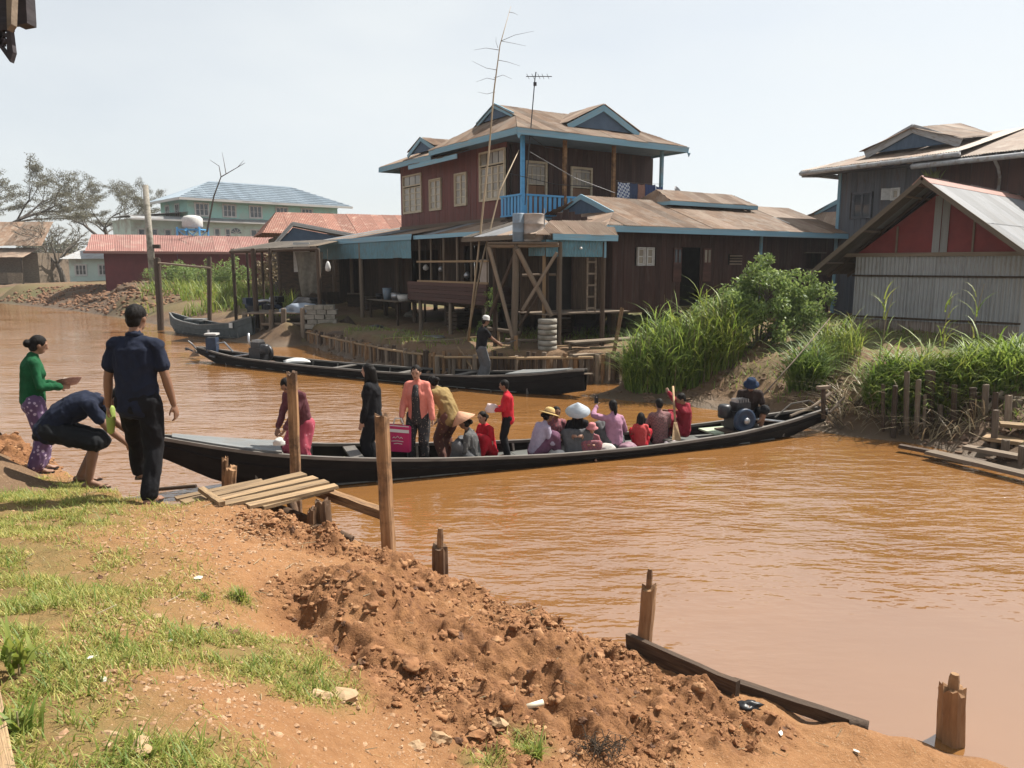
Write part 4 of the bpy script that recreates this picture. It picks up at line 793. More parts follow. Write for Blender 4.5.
for k in range(9):                        # courses of tile across the front slope
    t_ = (k + .5) / 9.5; MB().bar(Vector(A0).lerp(Vector(R0), t_) + Vector((0, -.03, .05)), Vector(A1).lerp(Vector(R1), t_) + Vector((0, -.03, .05)), .12, .05).build('tile_course', Mt['tile_blue'], gb)
fascia(gb, A0, A1, .25, Mt['white_trim'], .06); fascia(gb, A0, A3, .25, Mt['white_trim'], .06)
roof_face(gb, [(-6.4, -.9, 7.75), (9.5, -.9, 7.75), (9.5, .05, 8.1), (-6.4, .05, 8.1)], (-6.4, -.9, 7.75), (9.5, -.9, 7.75), [Mt['zinc_wall']], 1.0); fascia(gb, (-6.4, -.92, 7.76), (9.5, -.92, 7.76), .15, Mt['white_trim'])
roof_face(gb, [(-6.8, -.2, 8.0), (-6.8, 7.5, 8.0), (-.7, 7.5, 8.6), (-.7, -.2, 8.6)], (-6.8, -.2, 8.0), (-6.8, 7.5, 8.0), [Mt['zinc_wall']], 1.0)
for x in (-.1, 2.75, 5.61, 8.6, 11.6): window(gb, (x, 0, 8.2), (1, 0), (0, -1), 1.5, 1.4, Mt['white_trim'], Mt['glass'], leaves=3, rows=2, fw=.12)
for y in (2.2, 5.2): window(gb, (-.8, y + 1.3, 8.2), (0, -1), (-1, 0), 1.3, 1.4, Mt['white_trim'], Mt['glass'], leaves=2, rows=2, fw=.12)
for x, w_ in ((1.73, .7), (2.88, .65), (5.63, 1.5), (8.4, .7), (9.6, 1.4)): window(gb, (x, 0, 5.8), (1, 0), (0, -1), w_, 1.3, Mt['white_trim'], Mt['glass'], leaves=2 if w_ > 1 else 1, rows=2, fw=.1)
for x in (.2, 4.1):
    ar_ = MB(); pts_ = [(x + .55 * math.cos(t_), -.03, 6.6 + .55 * math.sin(t_)) for t_ in np.linspace(0, math.pi, 11)]; ar_.prism(pts_, (0, -.02, 0)); ao = ar_.build('arch_window', Mt['glass'], gb)
    for t_ in np.linspace(.4, 2.74, 4): MB().bar((x, -.07, 6.6), (x + .55 * math.cos(t_), -.07, 6.6 + .55 * math.sin(t_)), .05, .02, (0, 1, 0)).build('arch_bar', Mt['white_trim'], ao)
for x in (-5.4, -4.2, -2.9, -1.9): window(gb, (x, 1.0, 5.6), (1, 0), (0, -1), .75, 1.3, Mt['white_trim'], Mt['glass'], leaves=1, rows=2, fw=.1)
rlg = MB(); rlg.bar((-6.4, -.8, 5.7), (.2, -.8, 5.7), .08, .08).bar((-6.4, -.8, 5.0), (.2, -.8, 5.0), .08, .08)
rlg.build('balcony_rail', Mt['white_trim'], gb)
for k in range(18): MB().box((-6.3 + k * .38, -.8, 5.35), (.09, .06, .62)).build('baluster', Mt['white_trim'], gb)
MB().box((-3.1, -.3, 4.85), (6.8, 1.3, .2)).build('balcony_slab', Mt['pale_wall'], gb)
# small blue hipped roof behind
nb2 = empty('small_blue_house', aty(392, 240, 95) * 1, GB, 'small house with pale blue roof peeping behind the orange roof', 'house'); nb2.location.z = 1.5
MB().box((0, 0, 3), (7, 6, 6)).build('wall', Mt['pale_wall'], nb2)
for pol in ([(-4, -3.6, 5.6), (4, -3.6, 5.6), (1.5, 0, 7.4), (-1.5, 0, 7.4)], [(-4, 3.6, 5.6), (4, 3.6, 5.6), (1.5, 0, 7.4), (-1.5, 0, 7.4)], [(-4, -3.6, 5.6), (-4, 3.6, 5.6), (-1.5, 0, 7.4)], [(4, -3.6, 5.6), (4, 3.6, 5.6), (1.5, 0, 7.4)]): roof_face(nb2, pol, pol[0], pol[1], [Mt['tile_blue']], .8)
# blue water-tank tower in front of it
tw = empty('tank_tower', (aty(194, 250, 72).x, 72, 1.5), 0, 'blue steel tower carrying a white water tank before the green building', 'water tower')
for x in (-1, 1):
    for y in (-1, 1): MB().bar((x * 1.1, y * 1.1, 0), (x, y, 5.2), .14, .14).build('leg', Mt['blue_bright'], tw)
for z in (1.8, 3.4, 5.0):
    for s_ in (-1, 1): MB().bar((-1, s_, z), (1, s_, z), .1, .1).build('brace', Mt['blue_bright'], tw); MB().bar((s_, -1, z), (s_, 1, z), .1, .1).build('brace', Mt['blue_bright'], tw)
for s_ in (-1, 1): MB().bar((-1, s_ * 1.02, 3.4), (1, s_ * 1.02, 5.0), .07, .07).build('brace', Mt['blue_bright'], tw); MB().bar((1, s_ * 1.04, 3.4), (-1, s_ * 1.04, 5.0), .07, .07).build('brace', Mt['blue_bright'], tw)
MB().lathe([(.85, 5.2), (.9, 5.3), (.9, 6.0), (.7, 6.2), (.3, 6.3)], n=20).build('tank', Mt['white_trim'], tw, True)

# ================================================================== long red barn with pink roof
bo = aty(106, 277, 64); bo.z = .85; BA = R(24)
bn = empty('red_barn', bo, BA, 'long dark red barn with faded pink roof across the river', 'barn')
for i in range(18): MB().box((.55 + i * 1.1, 0, 2.05), (1.09, .08, 3.6)).build('wall_panel', Mt['barn_red'], bn)
for i in range(5): MB().box((.0, .6 + i * 1.1, 2.05), (.08, 1.08, 3.6)).build('wall_panel', Mt['barn_red'], bn)
MB().box((10, 5.5, 2.05), (19.6, .08, 3.6)).build('rear_wall', Mt['barn_red'], bn)
roof_face(bn, [(-1.3, -.9, 3.55), (20.5, -.9, 3.55), (20.2, 2.6, 5.0), (-1.0, 2.6, 5.0)], (-1.3, -.9, 3.55), (20.5, -.9, 3.55), [Mt['pink_roof']], 1.1, amp=.03)
roof_face(bn, [(-1.3, 6.2, 3.55), (20.5, 6.2, 3.55), (20.2, 2.6, 5.0), (-1.0, 2.6, 5.0)], (-1.3, 6.2, 3.55), (20.5, 6.2, 3.55), [Mt['pink_roof']], 1.1, amp=.03)
fascia(bn, (-1.3, -.92, 3.56), (20.5, -.92, 3.56), .2, Mt['pink_roof'])
for x in (.2, 3, 6, 9, 12): pole('stilt', (x, .1, -.6), (x, .1, .3), .12, Mt['wood_dark'], bn)
# cream house and hut further left
co = aty(71, 277, 78); co.z = 1.3
ch = empty('cream_house', co, R(8), 'cream house with grey roof and white-framed windows beside the bare tree', 'house')
MB().box((2.6, 3, 1.35), (5.4, 6, 2.7)).build('wall', Mt['pale_wall'], ch)
roof_face(ch, [(-.6, -.8, 2.6), (6, -.8, 2.6), (5.4, 3, 3.8), (.5, 3, 3.8)], (-.6, -.8, 2.6), (6, -.8, 2.6), [Mt['zinc_wall']], .9); roof_face(ch, [(-.6, -.8, 2.6), (-.6, 6.8, 2.6), (.5, 3, 3.8)], (-.6, -.8, 2.6), (-.6, 6.8, 2.6), [Mt['zinc_wall']], .9)
for x in (.4, 2.6): window(ch, (x, 0, .9), (1, 0), (0, -1), 1.2, 1.2, Mt['white_trim'], Mt['glass'], leaves=3, rows=2, fw=.12)
uo = aty(-30, 278, 84); uo.z = 1.4
hu = empty('rusty_hut', uo, R(-5), 'rusty-roofed timber hut under the big bare tree at left edge', 'hut')
MB().box((4, 3, 1.6), (8, 6, 3.2)).build('wall', Mt['wood_grey'], hu)
roof_face(hu, [(-.8, -2.2, 2.7), (8, -2.2, 2.7), (8, .4, 3.7), (-.8, .4, 3.7)], (-.8, -2.2, 2.7), (8, -2.2, 2.7), [Mt['rust_light']], .9)
roof_face(hu, [(-1.5, -.6, 3.9), (9, -.6, 3.9), (8, 3, 6.6), (-.6, 3, 6.6)], (-1.5, -.6, 3.9), (9, -.6, 3.9), [Mt['rust_roof']], .9)
for x in (.2, 3.8, 7.6): pole('post', (x, -2, -.3), (x, -2, 2.7), .1, Mt['wood_dark'], hu)
for i in range(10): MB().box((-.4 + i * .85, -2.1, .55), (.82, .05, 1.1)).build('fence_board', Mt['wood_grey'], hu)
# ------------------------------------------------------------------ foliage helpers
def leafmat(name, ca, cb, tr=.35, rough=.55):
    m = bpy.data.materials.new(name); m.use_nodes = True; t = m.node_tree; N = t.nodes; L = t.links; b = N['Principled BSDF']; out = N['Material Output']
    g = N.new('ShaderNodeNewGeometry'); rp = N.new('ShaderNodeValToRGB'); e = rp.color_ramp.elements; e[0].color = _rgba(ca); e[1].color = _rgba(cb); L.new(g.outputs['Random Per Island'], rp.inputs[0])
    L.new(rp.outputs[0], b.inputs['Base Color']); b.inputs['Roughness'].default_value = rough; b.inputs['Specular IOR Level'].default_value = .35
    tl = N.new('ShaderNodeBsdfTranslucent'); hs = N.new('ShaderNodeHueSaturation'); hs.inputs['Value'].default_value = 1.5; hs.inputs['Hue'].default_value = .485; L.new(rp.outputs[0], hs.inputs['Color']); L.new(hs.outputs[0], tl.inputs[0])
    mx = N.new('ShaderNodeMixShader'); mx.inputs[0].default_value = tr; L.new(b.outputs[0], mx.inputs[1]); L.new(tl.outputs[0], mx.inputs[2]); L.new(mx.outputs[0], out.inputs[0]); return m
Mt['reed'] = leafmat('reed', (.07, .13, .02), (.22, .29, .06)); Mt['reed_dark'] = leafmat('reed_dark', (.045, .09, .018), (.14, .20, .04))
Mt['grass'] = leafmat('grass', (.08, .14, .018), (.21, .24, .05)); Mt['grass_dry'] = leafmat('grass_dry', (.22, .17, .07), (.33, .27, .12))
Mt['shrub'] = leafmat('shrub', (.075, .13, .03), (.20, .26, .08)); Mt['tree_leaf'] = leafmat('tree_leaf', (.085, .08, .055), (.14, .135, .085), .25)
Mt['bark'] = mat('bark', (.12, .10, .085), (.07, .06, .05), .95, 6, (1, 1, .3), .4)
Mt['straw'] = leafmat('straw', (.16, .12, .07), (.34, .27, .16), .15); Mt['twig_dark'] = mat('twig_dark', (.085, .06, .04), (.04, .03, .02), .9, 6, (1, 1, 1), .2)
def blades(base, h, lean, width, droop, segs=4, rng=RNG):
    """base (n,3), h (n,), lean direction random; returns V, F (quads)"""
    n = len(base); az = rng.uniform(0, 2 * np.pi, n); dirx, diry = np.cos(az), np.sin(az); sx, sy = -diry, dirx
    V = np.empty((n, segs + 1, 2, 3))
    for i in range(segs + 1):
        t = i / segs; out = lean * h * (t * .35 + t * t * .65 * (1 + droop)); up = h * (t - droop * .45 * t ** 3)
        w = width * (1 - t ** 1.5) * .5 + width * .04
        for k, s in ((0, -1), (1, 1)):
            V[:, i, k, 0] = base[:, 0] + dirx * out + s * w * sx; V[:, i, k, 1] = base[:, 1] + diry * out + s * w * sy; V[:, i, k, 2] = base[:, 2] + up
    idx = np.arange(n)[:, None] * (segs + 1) * 2 + np.arange(segs)[None, :] * 2
    Fq = np.stack([idx, idx + 1, idx + 3, idx + 2], 2).reshape(-1, 4)
    return V.reshape(-1, 3), Fq
def reed_clump(name, label, cat, c, rx, ry, n, hmin, hmax, m='reed', width=.03, zf=HF, group=None, lean=(.1, .5), inner=True):
    c = Vector(c); o = empty(name, (c.x, c.y, zf(c.x, c.y)), 0, label, cat, group)
    a = RNG.uniform(0, 2 * np.pi, n); r = np.sqrt(RNG.uniform(0, 1, n)); bx, by = r * np.cos(a) * rx, r * np.sin(a) * ry
    zb = (far_h(bx + c.x, by + c.y) if zf is HF else near_h(bx + c.x, by + c.y)[0]) - o.location.z - .03
    h = RNG.uniform(hmin, hmax, n) * (1.05 - .4 * r ** 2) * (.8 + .35 * fbm2(bx, by, 2.2, 2, 12)); up = np.where(RNG.uniform(0, 1, n) < .62, RNG.uniform(.1, .72, n), 0) * h
    V, Fq = blades(np.stack([bx * (1 + .12 * up), by * (1 + .12 * up), zb + up], 1), np.where(up > 0, RNG.uniform(.35, .8, n), h * RNG.uniform(.6, 1, n)), np.where(up > 0, RNG.uniform(.5, 1.1, n), RNG.uniform(lean[0], lean[1], n)), width * RNG.uniform(.6, 1.4, n), RNG.uniform(.3, 1.05, n))
    npmesh('foliage', V, Fq, Mt[m], o, True)
    ns = max(8, n // 25); st_ = MB()
    for i in range(ns):
        k = RNG.integers(0, n); hh = h[k] * .85; st_.tube([(bx[k], by[k], zb[k]), (bx[k] * 1.1, by[k] * 1.1, zb[k] + hh)], [.012, .004], 5, False)
    st_.build('stem', Mt['straw'], o, fix=False); return o
def leaf_cloud(centers, radii, n, size, rng=RNG, flat=1.0):
    centers = np.array(centers); radii = np.array(radii); w = radii ** 2; k = rng.choice(len(centers), n, p=w / w.sum())
    d = rng.normal(size=(n, 3)); d /= np.linalg.norm(d, axis=1)[:, None]; r = radii[k] * rng.uniform(.35, 1.08, n) ** .5; P = centers[k] + d * r[:, None] * [1, 1, flat]
    u = rng.normal(size=(n, 3)); u[:, 2] -= .35; u /= np.linalg.norm(u, axis=1)[:, None]; v = np.cross(u, rng.normal(size=(n, 3))); v /= np.linalg.norm(v, axis=1)[:, None]
    s = size * rng.uniform(.6, 1.4, n)[:, None]; V = np.stack([P, P + u * s * .5 + v * s * .24, P + u * s, P + u * s * .5 - v * s * .24], 1).reshape(-1, 3)
    return V, np.arange(n * 4).reshape(-1, 4)
def shrub(name, label, cat, c, lobes, n, size, m='shrub', zf=HF, group=None):
    c = Vector(c); o = empty(name, (c.x, c.y, zf(c.x, c.y)), 0, label, cat, group); cs = []; rs = []
    st_ = MB()
    for (x, y, z, r) in lobes:
        st_.tube([(x * .15, y * .15, -.1), (x * .6, y * .6, z * .55), (x, y, z)], [.035, .02, .008], 5, False)
        for q in range(9):
            d = Vector((random.gauss(0, 1), random.gauss(0, 1), random.gauss(.2, .8))).normalized() * r * random.uniform(.45, .95); cs.append((x + d.x, y + d.y, z + d.z)); rs.append(r * random.uniform(.22, .42))
            st_.tube([(x * .8, y * .8, z * .75), (x + d.x, y + d.y, z + d.z)], [.012, .004], 4, False)
    V, Fq = leaf_cloud(cs, rs, n, size); npmesh('foliage', V, Fq, Mt[m], o, False); st_.build('stem', Mt['bark'], o, fix=False); return o

# ------------------------------------------------------------------ rain trees far left
def branchy(o, height, spread, seed, trunk_r, nleaf, fork=.2):
    r = random.Random(seed); mb = MB(); tips = []
    def grow(p, d, L, rad, lvl):
        pts = [p]; q = p.copy(); dd = d.copy(); rr = [rad]
        for i in range(4):
            dd = (dd + Vector((r.gauss(0, .13), r.gauss(0, .13), r.gauss(-.02 if lvl > 1 else .03, .08)))).normalized(); q = q + dd * (L / 4); pts.append(q.copy()); rr.append(rad * (1 - .42 * (i + 1) / 4))
        mb.tube(pts, rr, 7 if lvl < 2 else 4, False)
        if lvl >= 2: tips.extend([pts[2], pts[3], pts[4]])
        if lvl == 5: return
        nb = (5 if lvl == 0 else 3) if lvl < 3 else 2
        for k in range(nb):
            a = r.uniform(0, 6.28) if lvl else 6.28 * (k + r.uniform(-.25, .25)) / nb
            if lvl == 0: nd = Vector((math.cos(a) * spread, math.sin(a) * spread, r.uniform(.55, 1.0))).normalized()
            else:
                nd = (dd + Vector((math.cos(a), math.sin(a), r.uniform(-.15, .45))) * .75).normalized()
                if nd.z < -.05: nd.z = .05
            grow(pts[-1] if k < 2 or lvl == 0 else pts[3], nd, L * (r.uniform(.75, 1.0) if lvl == 0 else r.uniform(.58, .82)), max(rr[-1] * (.66 if lvl == 0 else .74), .035), lvl + 1)
    grow(Vector((0, 0, -.3)), Vector((r.uniform(-.05, .05), 0, 1)).normalized(), height * fork, trunk_r, 0)
    mb.build('trunk', Mt['bark'], o, True, fix=False)
    V, Fq = leaf_cloud([tuple(t) for t in tips], [height * .02] * len(tips), nleaf, height * .0055, flat=.5); npmesh('crown', V, Fq, Mt['tree_leaf'], o)
for (u, Y, h_, sp, sd_, lab) in ((6, 92, 27, 1.0, 5, 'huge spreading nearly bare rain tree at the left edge'), (116, 112, 24, .95, 9, 'wide bare-branched tree behind the red barn'), (64, 86, 12, .9, 14, 'smaller sparse tree leaning before the cream house')):
    p = aty(u, 276, Y); t_ = empty('rain_tree', (p.x, p.y, 1.4), 0, lab, 'tree', 'bare trees far left'); branchy(t_, h_, sp, sd_, h_ * .03, 42000 if h_ > 14 else 9000)
# low hazy tree line behind
for k, (u, Y, h_, lab) in enumerate(((-70, 150, 7, 'hazy low tree beyond the left bank'), (40, 150, 5.5, 'far round tree behind the cream house'))):
    p = aty(u, 270, Y); shrub('far_tree', lab, 'tree', (p.x, p.y), [(random.uniform(-7, 7), random.uniform(-3, 3), random.uniform(2, h_), 2.5) for _ in range(9)], 3000, .6, 'tree_leaf', zf=lambda x, y: 1.4)

# ------------------------------------------------------------------ plants on the far bank
p = atz(672, 388, .35); reed_clump('reed_bush', 'large reed thicket at the waterline right of the far boat', 'reeds', (p.x, p.y + 1.0), 1.0, .7, 3200, 1.1, 2.6, 'reed', .03, group='reeds on the far bank')
p = atz(715, 372, .7); reed_clump('reed_bush', 'tall pale reeds between the big thicket and the leafy shrub', 'reeds', (p.x, p.y + .9), .9, .7, 2200, 1.1, 2.5, 'grass', .028, group='reeds on the far bank')
p = atz(645, 378, .45); reed_clump('grass_tuft', 'low bright grass tuft at the left foot of the reed thicket', 'grass', (p.x, p.y + .2), .5, .4, 500, .3, .9, 'grass', .02)
p = aty(757, 345, 20.3)
shrub('leafy_shrub', 'tall leafy shrub in front of the long brown house', 'shrub', (p.x, p.y), [(-.9, 0, .9, .65), (-.3, .2, 1.25, .7), (.25, 0, 1.65, .6), (.9, .1, 1.25, .75), (.5, -.3, .8, .7), (-.6, -.3, .5, .6), (1.3, 0, .9, .6), (.05, .2, 2.0, .4), (-1.2, -.2, .4, .6), (.2, -.4, .35, .6), (1.0, -.3, .4, .6), (1.6, .1, 1.2, .5), (-.1, 0, 1.0, .7)], 15000, .10)
p = aty(722, 345, 20.8); shrub('leafy_shrub', 'lower bushy shrub behind the reed thicket', 'shrub', (p.x, p.y), [(-.3, 0, .9, .6), (.3, .1, 1.3, .6), (0, -.2, .5, .6), (-.7, 0, .5, .5), (.6, 0, .6, .6)], 6000, .09)
p = atz(812, 383, .75); reed_clump('reed_bush', 'narrow dark reed clump behind the boatman', 'reeds', (p.x, p.y + .3), .38, .35, 900, .7, 1.5, 'reed_dark', .028, group='reeds on the far bank')
p = atz(838, 365, 1.0); reed_clump('grass_tuft', 'pale green grass between the dark clump and the shed', 'grass', (p.x, p.y + .3), .6, .5, 700, .4, 1.2, 'grass', .022)
for k, (u, v, z, rx, n, h0, h1, lab) in enumerate(((905, 390, .85, .6, 1200, .5, 1.2, 'leafy weeds at the left corner of the tin shed'), (945, 392, .85, .7, 1500, .5, 1.25, 'thick green weeds before the middle of the tin shed'), (990, 392, .85, .7, 1400, .5, 1.15, 'green weeds before the right end of the tin shed'), (1030, 395, .8, .7, 900, .5, 1.0, 'weeds at the right edge above the landing'))):
    p = atz(u, v, z); reed_clump('weed_patch', lab, 'weeds', (p.x, p.y + .3), rx, .6, n, h0, h1, 'reed' if k != 1 else 'grass', .035, group='weeds in front of the shed', lean=(.2, .8))
for k, (u, lab) in enumerate(((870, 'tall grass stem by the shed left corner'), (893, 'tall drooping plume stem against the shed wall'), (955, 'pale tall plume stem before the shed wall'), (985, 'tall arching stem near shed right corner'))):
    p = atz(u, 372, 1.05); q = empty('plume_grass', (p.x, p.y + .6, HF(p.x, p.y + .6)), 0, lab, 'grass'); h_ = 1.5 + .3 * (k % 2)
    MB().tube([(0, 0, 0), (.05, 0, h_ * .6), (.18, 0, h_)], [.012, .008, .004], 5).build('stem', Mt['straw'], q)
    V, Fq = blades(np.stack([RNG.uniform(-.03, .1, 14), RNG.uniform(-.03, .03, 14), RNG.uniform(.2, h_ * .9, 14)], 1), RNG.uniform(.3, .6, 14), RNG.uniform(.4, .9, 14), np.full(14, .03), RNG.uniform(.4, .9, 14)); npmesh('leaves', V, Fq, Mt['grass'], q)
def scatter(n, xr, yr, cond, zf):
    x = RNG.uniform(*xr, n); y = RNG.uniform(*yr, n); z = zf(x, y); k = cond(x, y, z); return np.stack([x[k], y[k], z[k] - .01], 1)
# grass of the far side: left bank slope and terrace (uncountable)
B_ = scatter(9000, (-30, -9.5), (37, 56), lambda x, y, z: (z > .35) & (fbm2(x, y, .4, 3, 91) > -.15) & (np.abs((x / y) + .38) < .10), lambda x, y: np.where((x > -21.8) & (y < 45.8), far_h(x, y), coarse_zf(x, y)[0]))
V, Fq = blades(B_, RNG.uniform(.5, 1.3, len(B_)), RNG.uniform(.2, .7, len(B_)), RNG.uniform(.04, .08, len(B_)), RNG.uniform(.2, .8, len(B_)), 3); o = npmesh('bank_grass', V, Fq, Mt['grass'], None, True); tag(o, 'tall bright grass on the left of the far bank', 'grass', None, 'stuff')
B_ = scatter(26000, (-9, 13), (12, 31), lambda x, y, z: (z > .3) & (fbm2(x, y, .55, 3, 41) > (.12 - .35 * (x > 4.8))) & (y < 29.5), far_h)
V, Fq = blades(B_, RNG.uniform(.06, .28, len(B_)), RNG.uniform(.3, .9, len(B_)), RNG.uniform(.012, .03, len(B_)), RNG.uniform(.2, .8, len(B_)), 2); o = npmesh('terrace_grass', V, Fq, Mt['grass'], None, True); tag(o, 'short weedy grass on the house terrace and right slope', 'grass', None, 'stuff')
for k, (u, Y, lobes, lab) in enumerate(((178, 58, 4, 'dark round bush left of the tall grass by the barn'), (205, 56, 4, 'green bush below the barn roof'), (235, 55, 3, 'green bush behind the open-sided work shed'), (285, 46, 4, 'yellowish bush seen through the open-sided work shed'))):
    p = aty(u, 292, Y); shrub('bank_bush', lab, 'bush', (p.x, p.y), [(random.uniform(-1.6, 1.6), random.uniform(-.6, .6), random.uniform(.5, 1.8), random.uniform(.7, 1.1)) for _ in range(lobes + 2)], 2600, .16, 'shrub' if k != 3 else 'straw', zf=lambda x, y: 1.2)

# ------------------------------------------------------------------ staked retaining wall
rw = empty('stake_wall', (0, 0, 0), 0, 'retaining wall of closely driven bamboo stakes along the terrace', 'retaining wall')
wp = dense([atz(u, v, z) for u, v, z in _wall], .145)
for i, q in enumerate(wp):
    j = Vector((random.uniform(-.03, .03), random.uniform(-.05, .03), 0)); top = q.z + random.uniform(-.14, .07); pole('stake', (q.x + j.x, q.y - .2 + j.y, -.1), (q.x + j.x + random.uniform(-.03, .03), q.y - .2 + j.y + random.uniform(-.03, .06), top), random.uniform(.045, .075), random.choice([Mt['wood_grey'], Mt['wood_grey'], Mt['wood_dark'], Mt['wood_post']]), rw)
for a, b in zip(wp[:-14:14], wp[14::14]): pole('rail', (a.x, a.y - .3, a.z - .12), (b.x, b.y - .3, b.z - .10), .04, Mt['wood_pale'], rw)
Mt['mud_pale'] = mat('mud_pale', (.20, .128, .082), (.11, .068, .043), .95, 4, (1, 1, 1), .6, bscale=18)
def clodmesh(pts, sizes, flat=.7, seed=3, res=1):
    b = bmesh.new(); bmesh.ops.create_icosphere(b, subdivisions=res, radius=1); base = np.array([v.co[:] for v in b.verts]); fc = np.array([[v.index for v in f.verts] for f in b.faces]); b.free()
    n = len(pts); V = np.repeat(base[None], n, 0); nz = fbm(V.reshape(-1, 3) * 1.3 + np.repeat(RNG.uniform(0, 90, (n, 3)), len(base), 0), 3, seed, .6).reshape(n, -1, 1)
    V = V * (1 + .55 * nz) * np.array(sizes)[:, None, None] * RNG.uniform([.7, .7, .45], [1.25, 1.25, .95], (n, 1, 3)).reshape(n, 1, 3) * [1, 1, flat * 1.2]
    a = RNG.uniform(0, 6.28, n); c, s = np.cos(a)[:, None], np.sin(a)[:, None]; x = V[..., 0] * c - V[..., 1] * s; y = V[..., 0] * s + V[..., 1] * c; V = np.stack([x, y, V[..., 2]], 2) + np.asarray(pts)[:, None]
    return V.reshape(-1, 3), (np.arange(n)[:, None, None] * len(base) + fc[None]).reshape(-1, 3)
P_ = scatter(15000, (-9, 12), (11.5, 31), lambda x, y, z: (z > -.02) & (z < np.where(x > 4.5, 1.2, .5)) & (fbm2(x, y, .8, 3, 17) > -.1), far_h)
V, Fq = clodmesh(P_, RNG.uniform(.02, .075, len(P_)) ** 1.0 * RNG.choice([.6, 1, 1.7], len(P_))); o = npmesh('shore_rubble', V, Fq, Mt['mud_pale'], None, False); tag(o, 'lumps of pale mud and rubble along the far waterline', 'rubble', None, 'stuff')
P_ = scatter(14000, (-62, -14), (44, 70), lambda x, y, z: (z > .1) & (np.hypot((x + 35) / 17, (y - 58) / 9) < 1.3), lambda x, y: coarse_zf(x, y)[0])
Mt['clod_red'] = mat('clod_red', (.25, .135, .075), (.16, .085, .05), .95, 3, (1, 1, 1), .4)
V, Fq = clodmesh(P_, RNG.uniform(.05, .26, len(P_)) ** 1.15); o = npmesh('dug_earth', V, Fq, Mt['clod_red'], None, True); tag(o, 'heap of freshly dug reddish earth clods on the left far bank', 'earth', None, 'stuff')

# ------------------------------------------------------------------ water-tank trestle
def sc(x, z, y=0): return Vector((x, 22.55 + y, z))
tt = empty('tank_trestle', (.1, 22.6, .9), 0, 'leaning timber trestle carrying water tanks before the house', 'trestle'); off = Vector((.1, 22.6, .9))
def tp(x, z, y=0): return sc(x, z, y) - off
for k in range(7): plank('deck_board', tp(-.68, 3.92, -.42 + k * .15), tp(1.3, 3.92, -.42 + k * .15), .14, .045, Mt['wood_grey'], tt)
for y in (-.3, .4): pole('deck_beam', tp(-.7, 3.84, y), tp(1.32, 3.86, y), .06, Mt['wood_grey'], tt)
pole('post', tp(.04, .7, -.3), tp(.12, 3.85, -.3), .1, Mt['wood_grey'], tt); pole('post', tp(1.05, .7, .3), tp(1.0, 3.85, .3), .08, Mt['wood_dark'], tt); pole('post', tp(-.5, .7, .4), tp(-.5, 3.85, .4), .07, Mt['wood_dark'], tt)
pole('brace', tp(-.66, 3.8, -.38), tp(.02, 1.2, -.38), .055, Mt['wood_grey'], tt); pole('brace', tp(.15, 3.75, -.4), tp(1.15, 1.85, -.1), .07, Mt['wood_grey'], tt); pole('brace', tp(.12, 3.7, -.2), tp(-.7, 1.7, .3), .055, Mt['wood_dark'], tt); pole('brace', tp(1.28, 3.65, -.38), tp(.3, 2.0, -.2), .05, Mt['wood_grey'], tt); pole('brace', tp(.9, 2.6, .1), tp(.2, 1.5, .2), .04, Mt['wood_dark'], tt)
pole('brace', tp(.3, 3.0, .5), tp(1.3, 3.02, .5), .035, Mt['wood_grey'], tt)
tk = MB().lathe([(.30, 0), (.305, .02), (.305, .22), (.318, .235), (.305, .25), (.305, .48), (.318, .495), (.305, .51), (.305, .76), (.315, .78), (.29, .79), (.02, .74)], n=24).build('water_drum', Mt['tank'], None, True); tk.location = sc(.61, 3.96); tag(tk, 'rusty beige water drum on the trestle deck', 'drum')
tk = MB().lathe([(.17, 0), (.175, .02), (.175, .26), (.185, .27), (.175, .28), (.175, .52), (.185, .53), (.175, .54), (.175, .78), (.16, .8), (.02, .8)], n=20).build('water_drum', Mt['drum_blue'], None, True); tk.location = sc(.19, 3.96, -.05); tag(tk, 'narrow blue water drum beside the beige one on trestle', 'drum')
MB().tube([sc(.93, 4.9), sc(.93, 3.2), sc(.95, 2.2)], .018, 6).build('water_pipe', Mt['steel'], None); tag(bpy.data.objects['water_pipe'], 'thin grey standpipe beside the beige water drum', 'pipe')
# concrete rings
cg = empty('well_ring_stack', (1.02, 22.2, .84), 0, 'stack of concrete well rings on the terrace edge', 'well rings')
for k in range(6):
    o = MB().lathe([(.25, .01), (.275, .02), (.275, .145), (.25, .155), (.21, .155), (.21, .01)], n=22).build('ring', Mt['concrete'], cg, True); o.location = (random.uniform(-.012, .012), random.uniform(-.012, .012), k * .155)
# rough timber rails by the trestle
tr_ = empty('timber_rack', (0, 23.0, .8), 0, 'low rack of rough beams in front of the trestle', 'rack')
pole('beam', (-.75, 0, .62), (.25, -.1, .5), .06, Mt['wood_grey'], tr_); pole('beam', (-.2, -.35, .3), (.75, -.35, .28), .05, Mt['wood_grey'], tr_); pole('leg', (-.42, -.02, -.3), (-.42, -.02, .6), .07, Mt['wood_pale'], tr_); pole('leg', (.05, -.05, -.3), (.05, -.05, .55), .08, Mt['wood_post'], tr_); pole('leg', (.2, -.35, -.3), (.2, -.35, .27), .06, Mt['wood_grey'], tr_)
for k, (u, vb, vt, z0, ub, r_, lab) in enumerate(((609, 366, 308, .45, 622, .055, 'leaning timber post at the right end of stake wall'), (553, 372, 342, .2, 556, .06, 'short round mooring post right of the standing boatman'), (515, 374, 336, .2, 516, .06, 'mooring post just right of the standing boatman'))):
    a = atz(u, vb, z0); b = aty(ub, vt, a.y + .2); o = pole('mooring_post', (a.x, a.y, z0 - .4), b, r_, Mt['wood_post']); tag(o, lab, 'post', 'posts on the far shore')
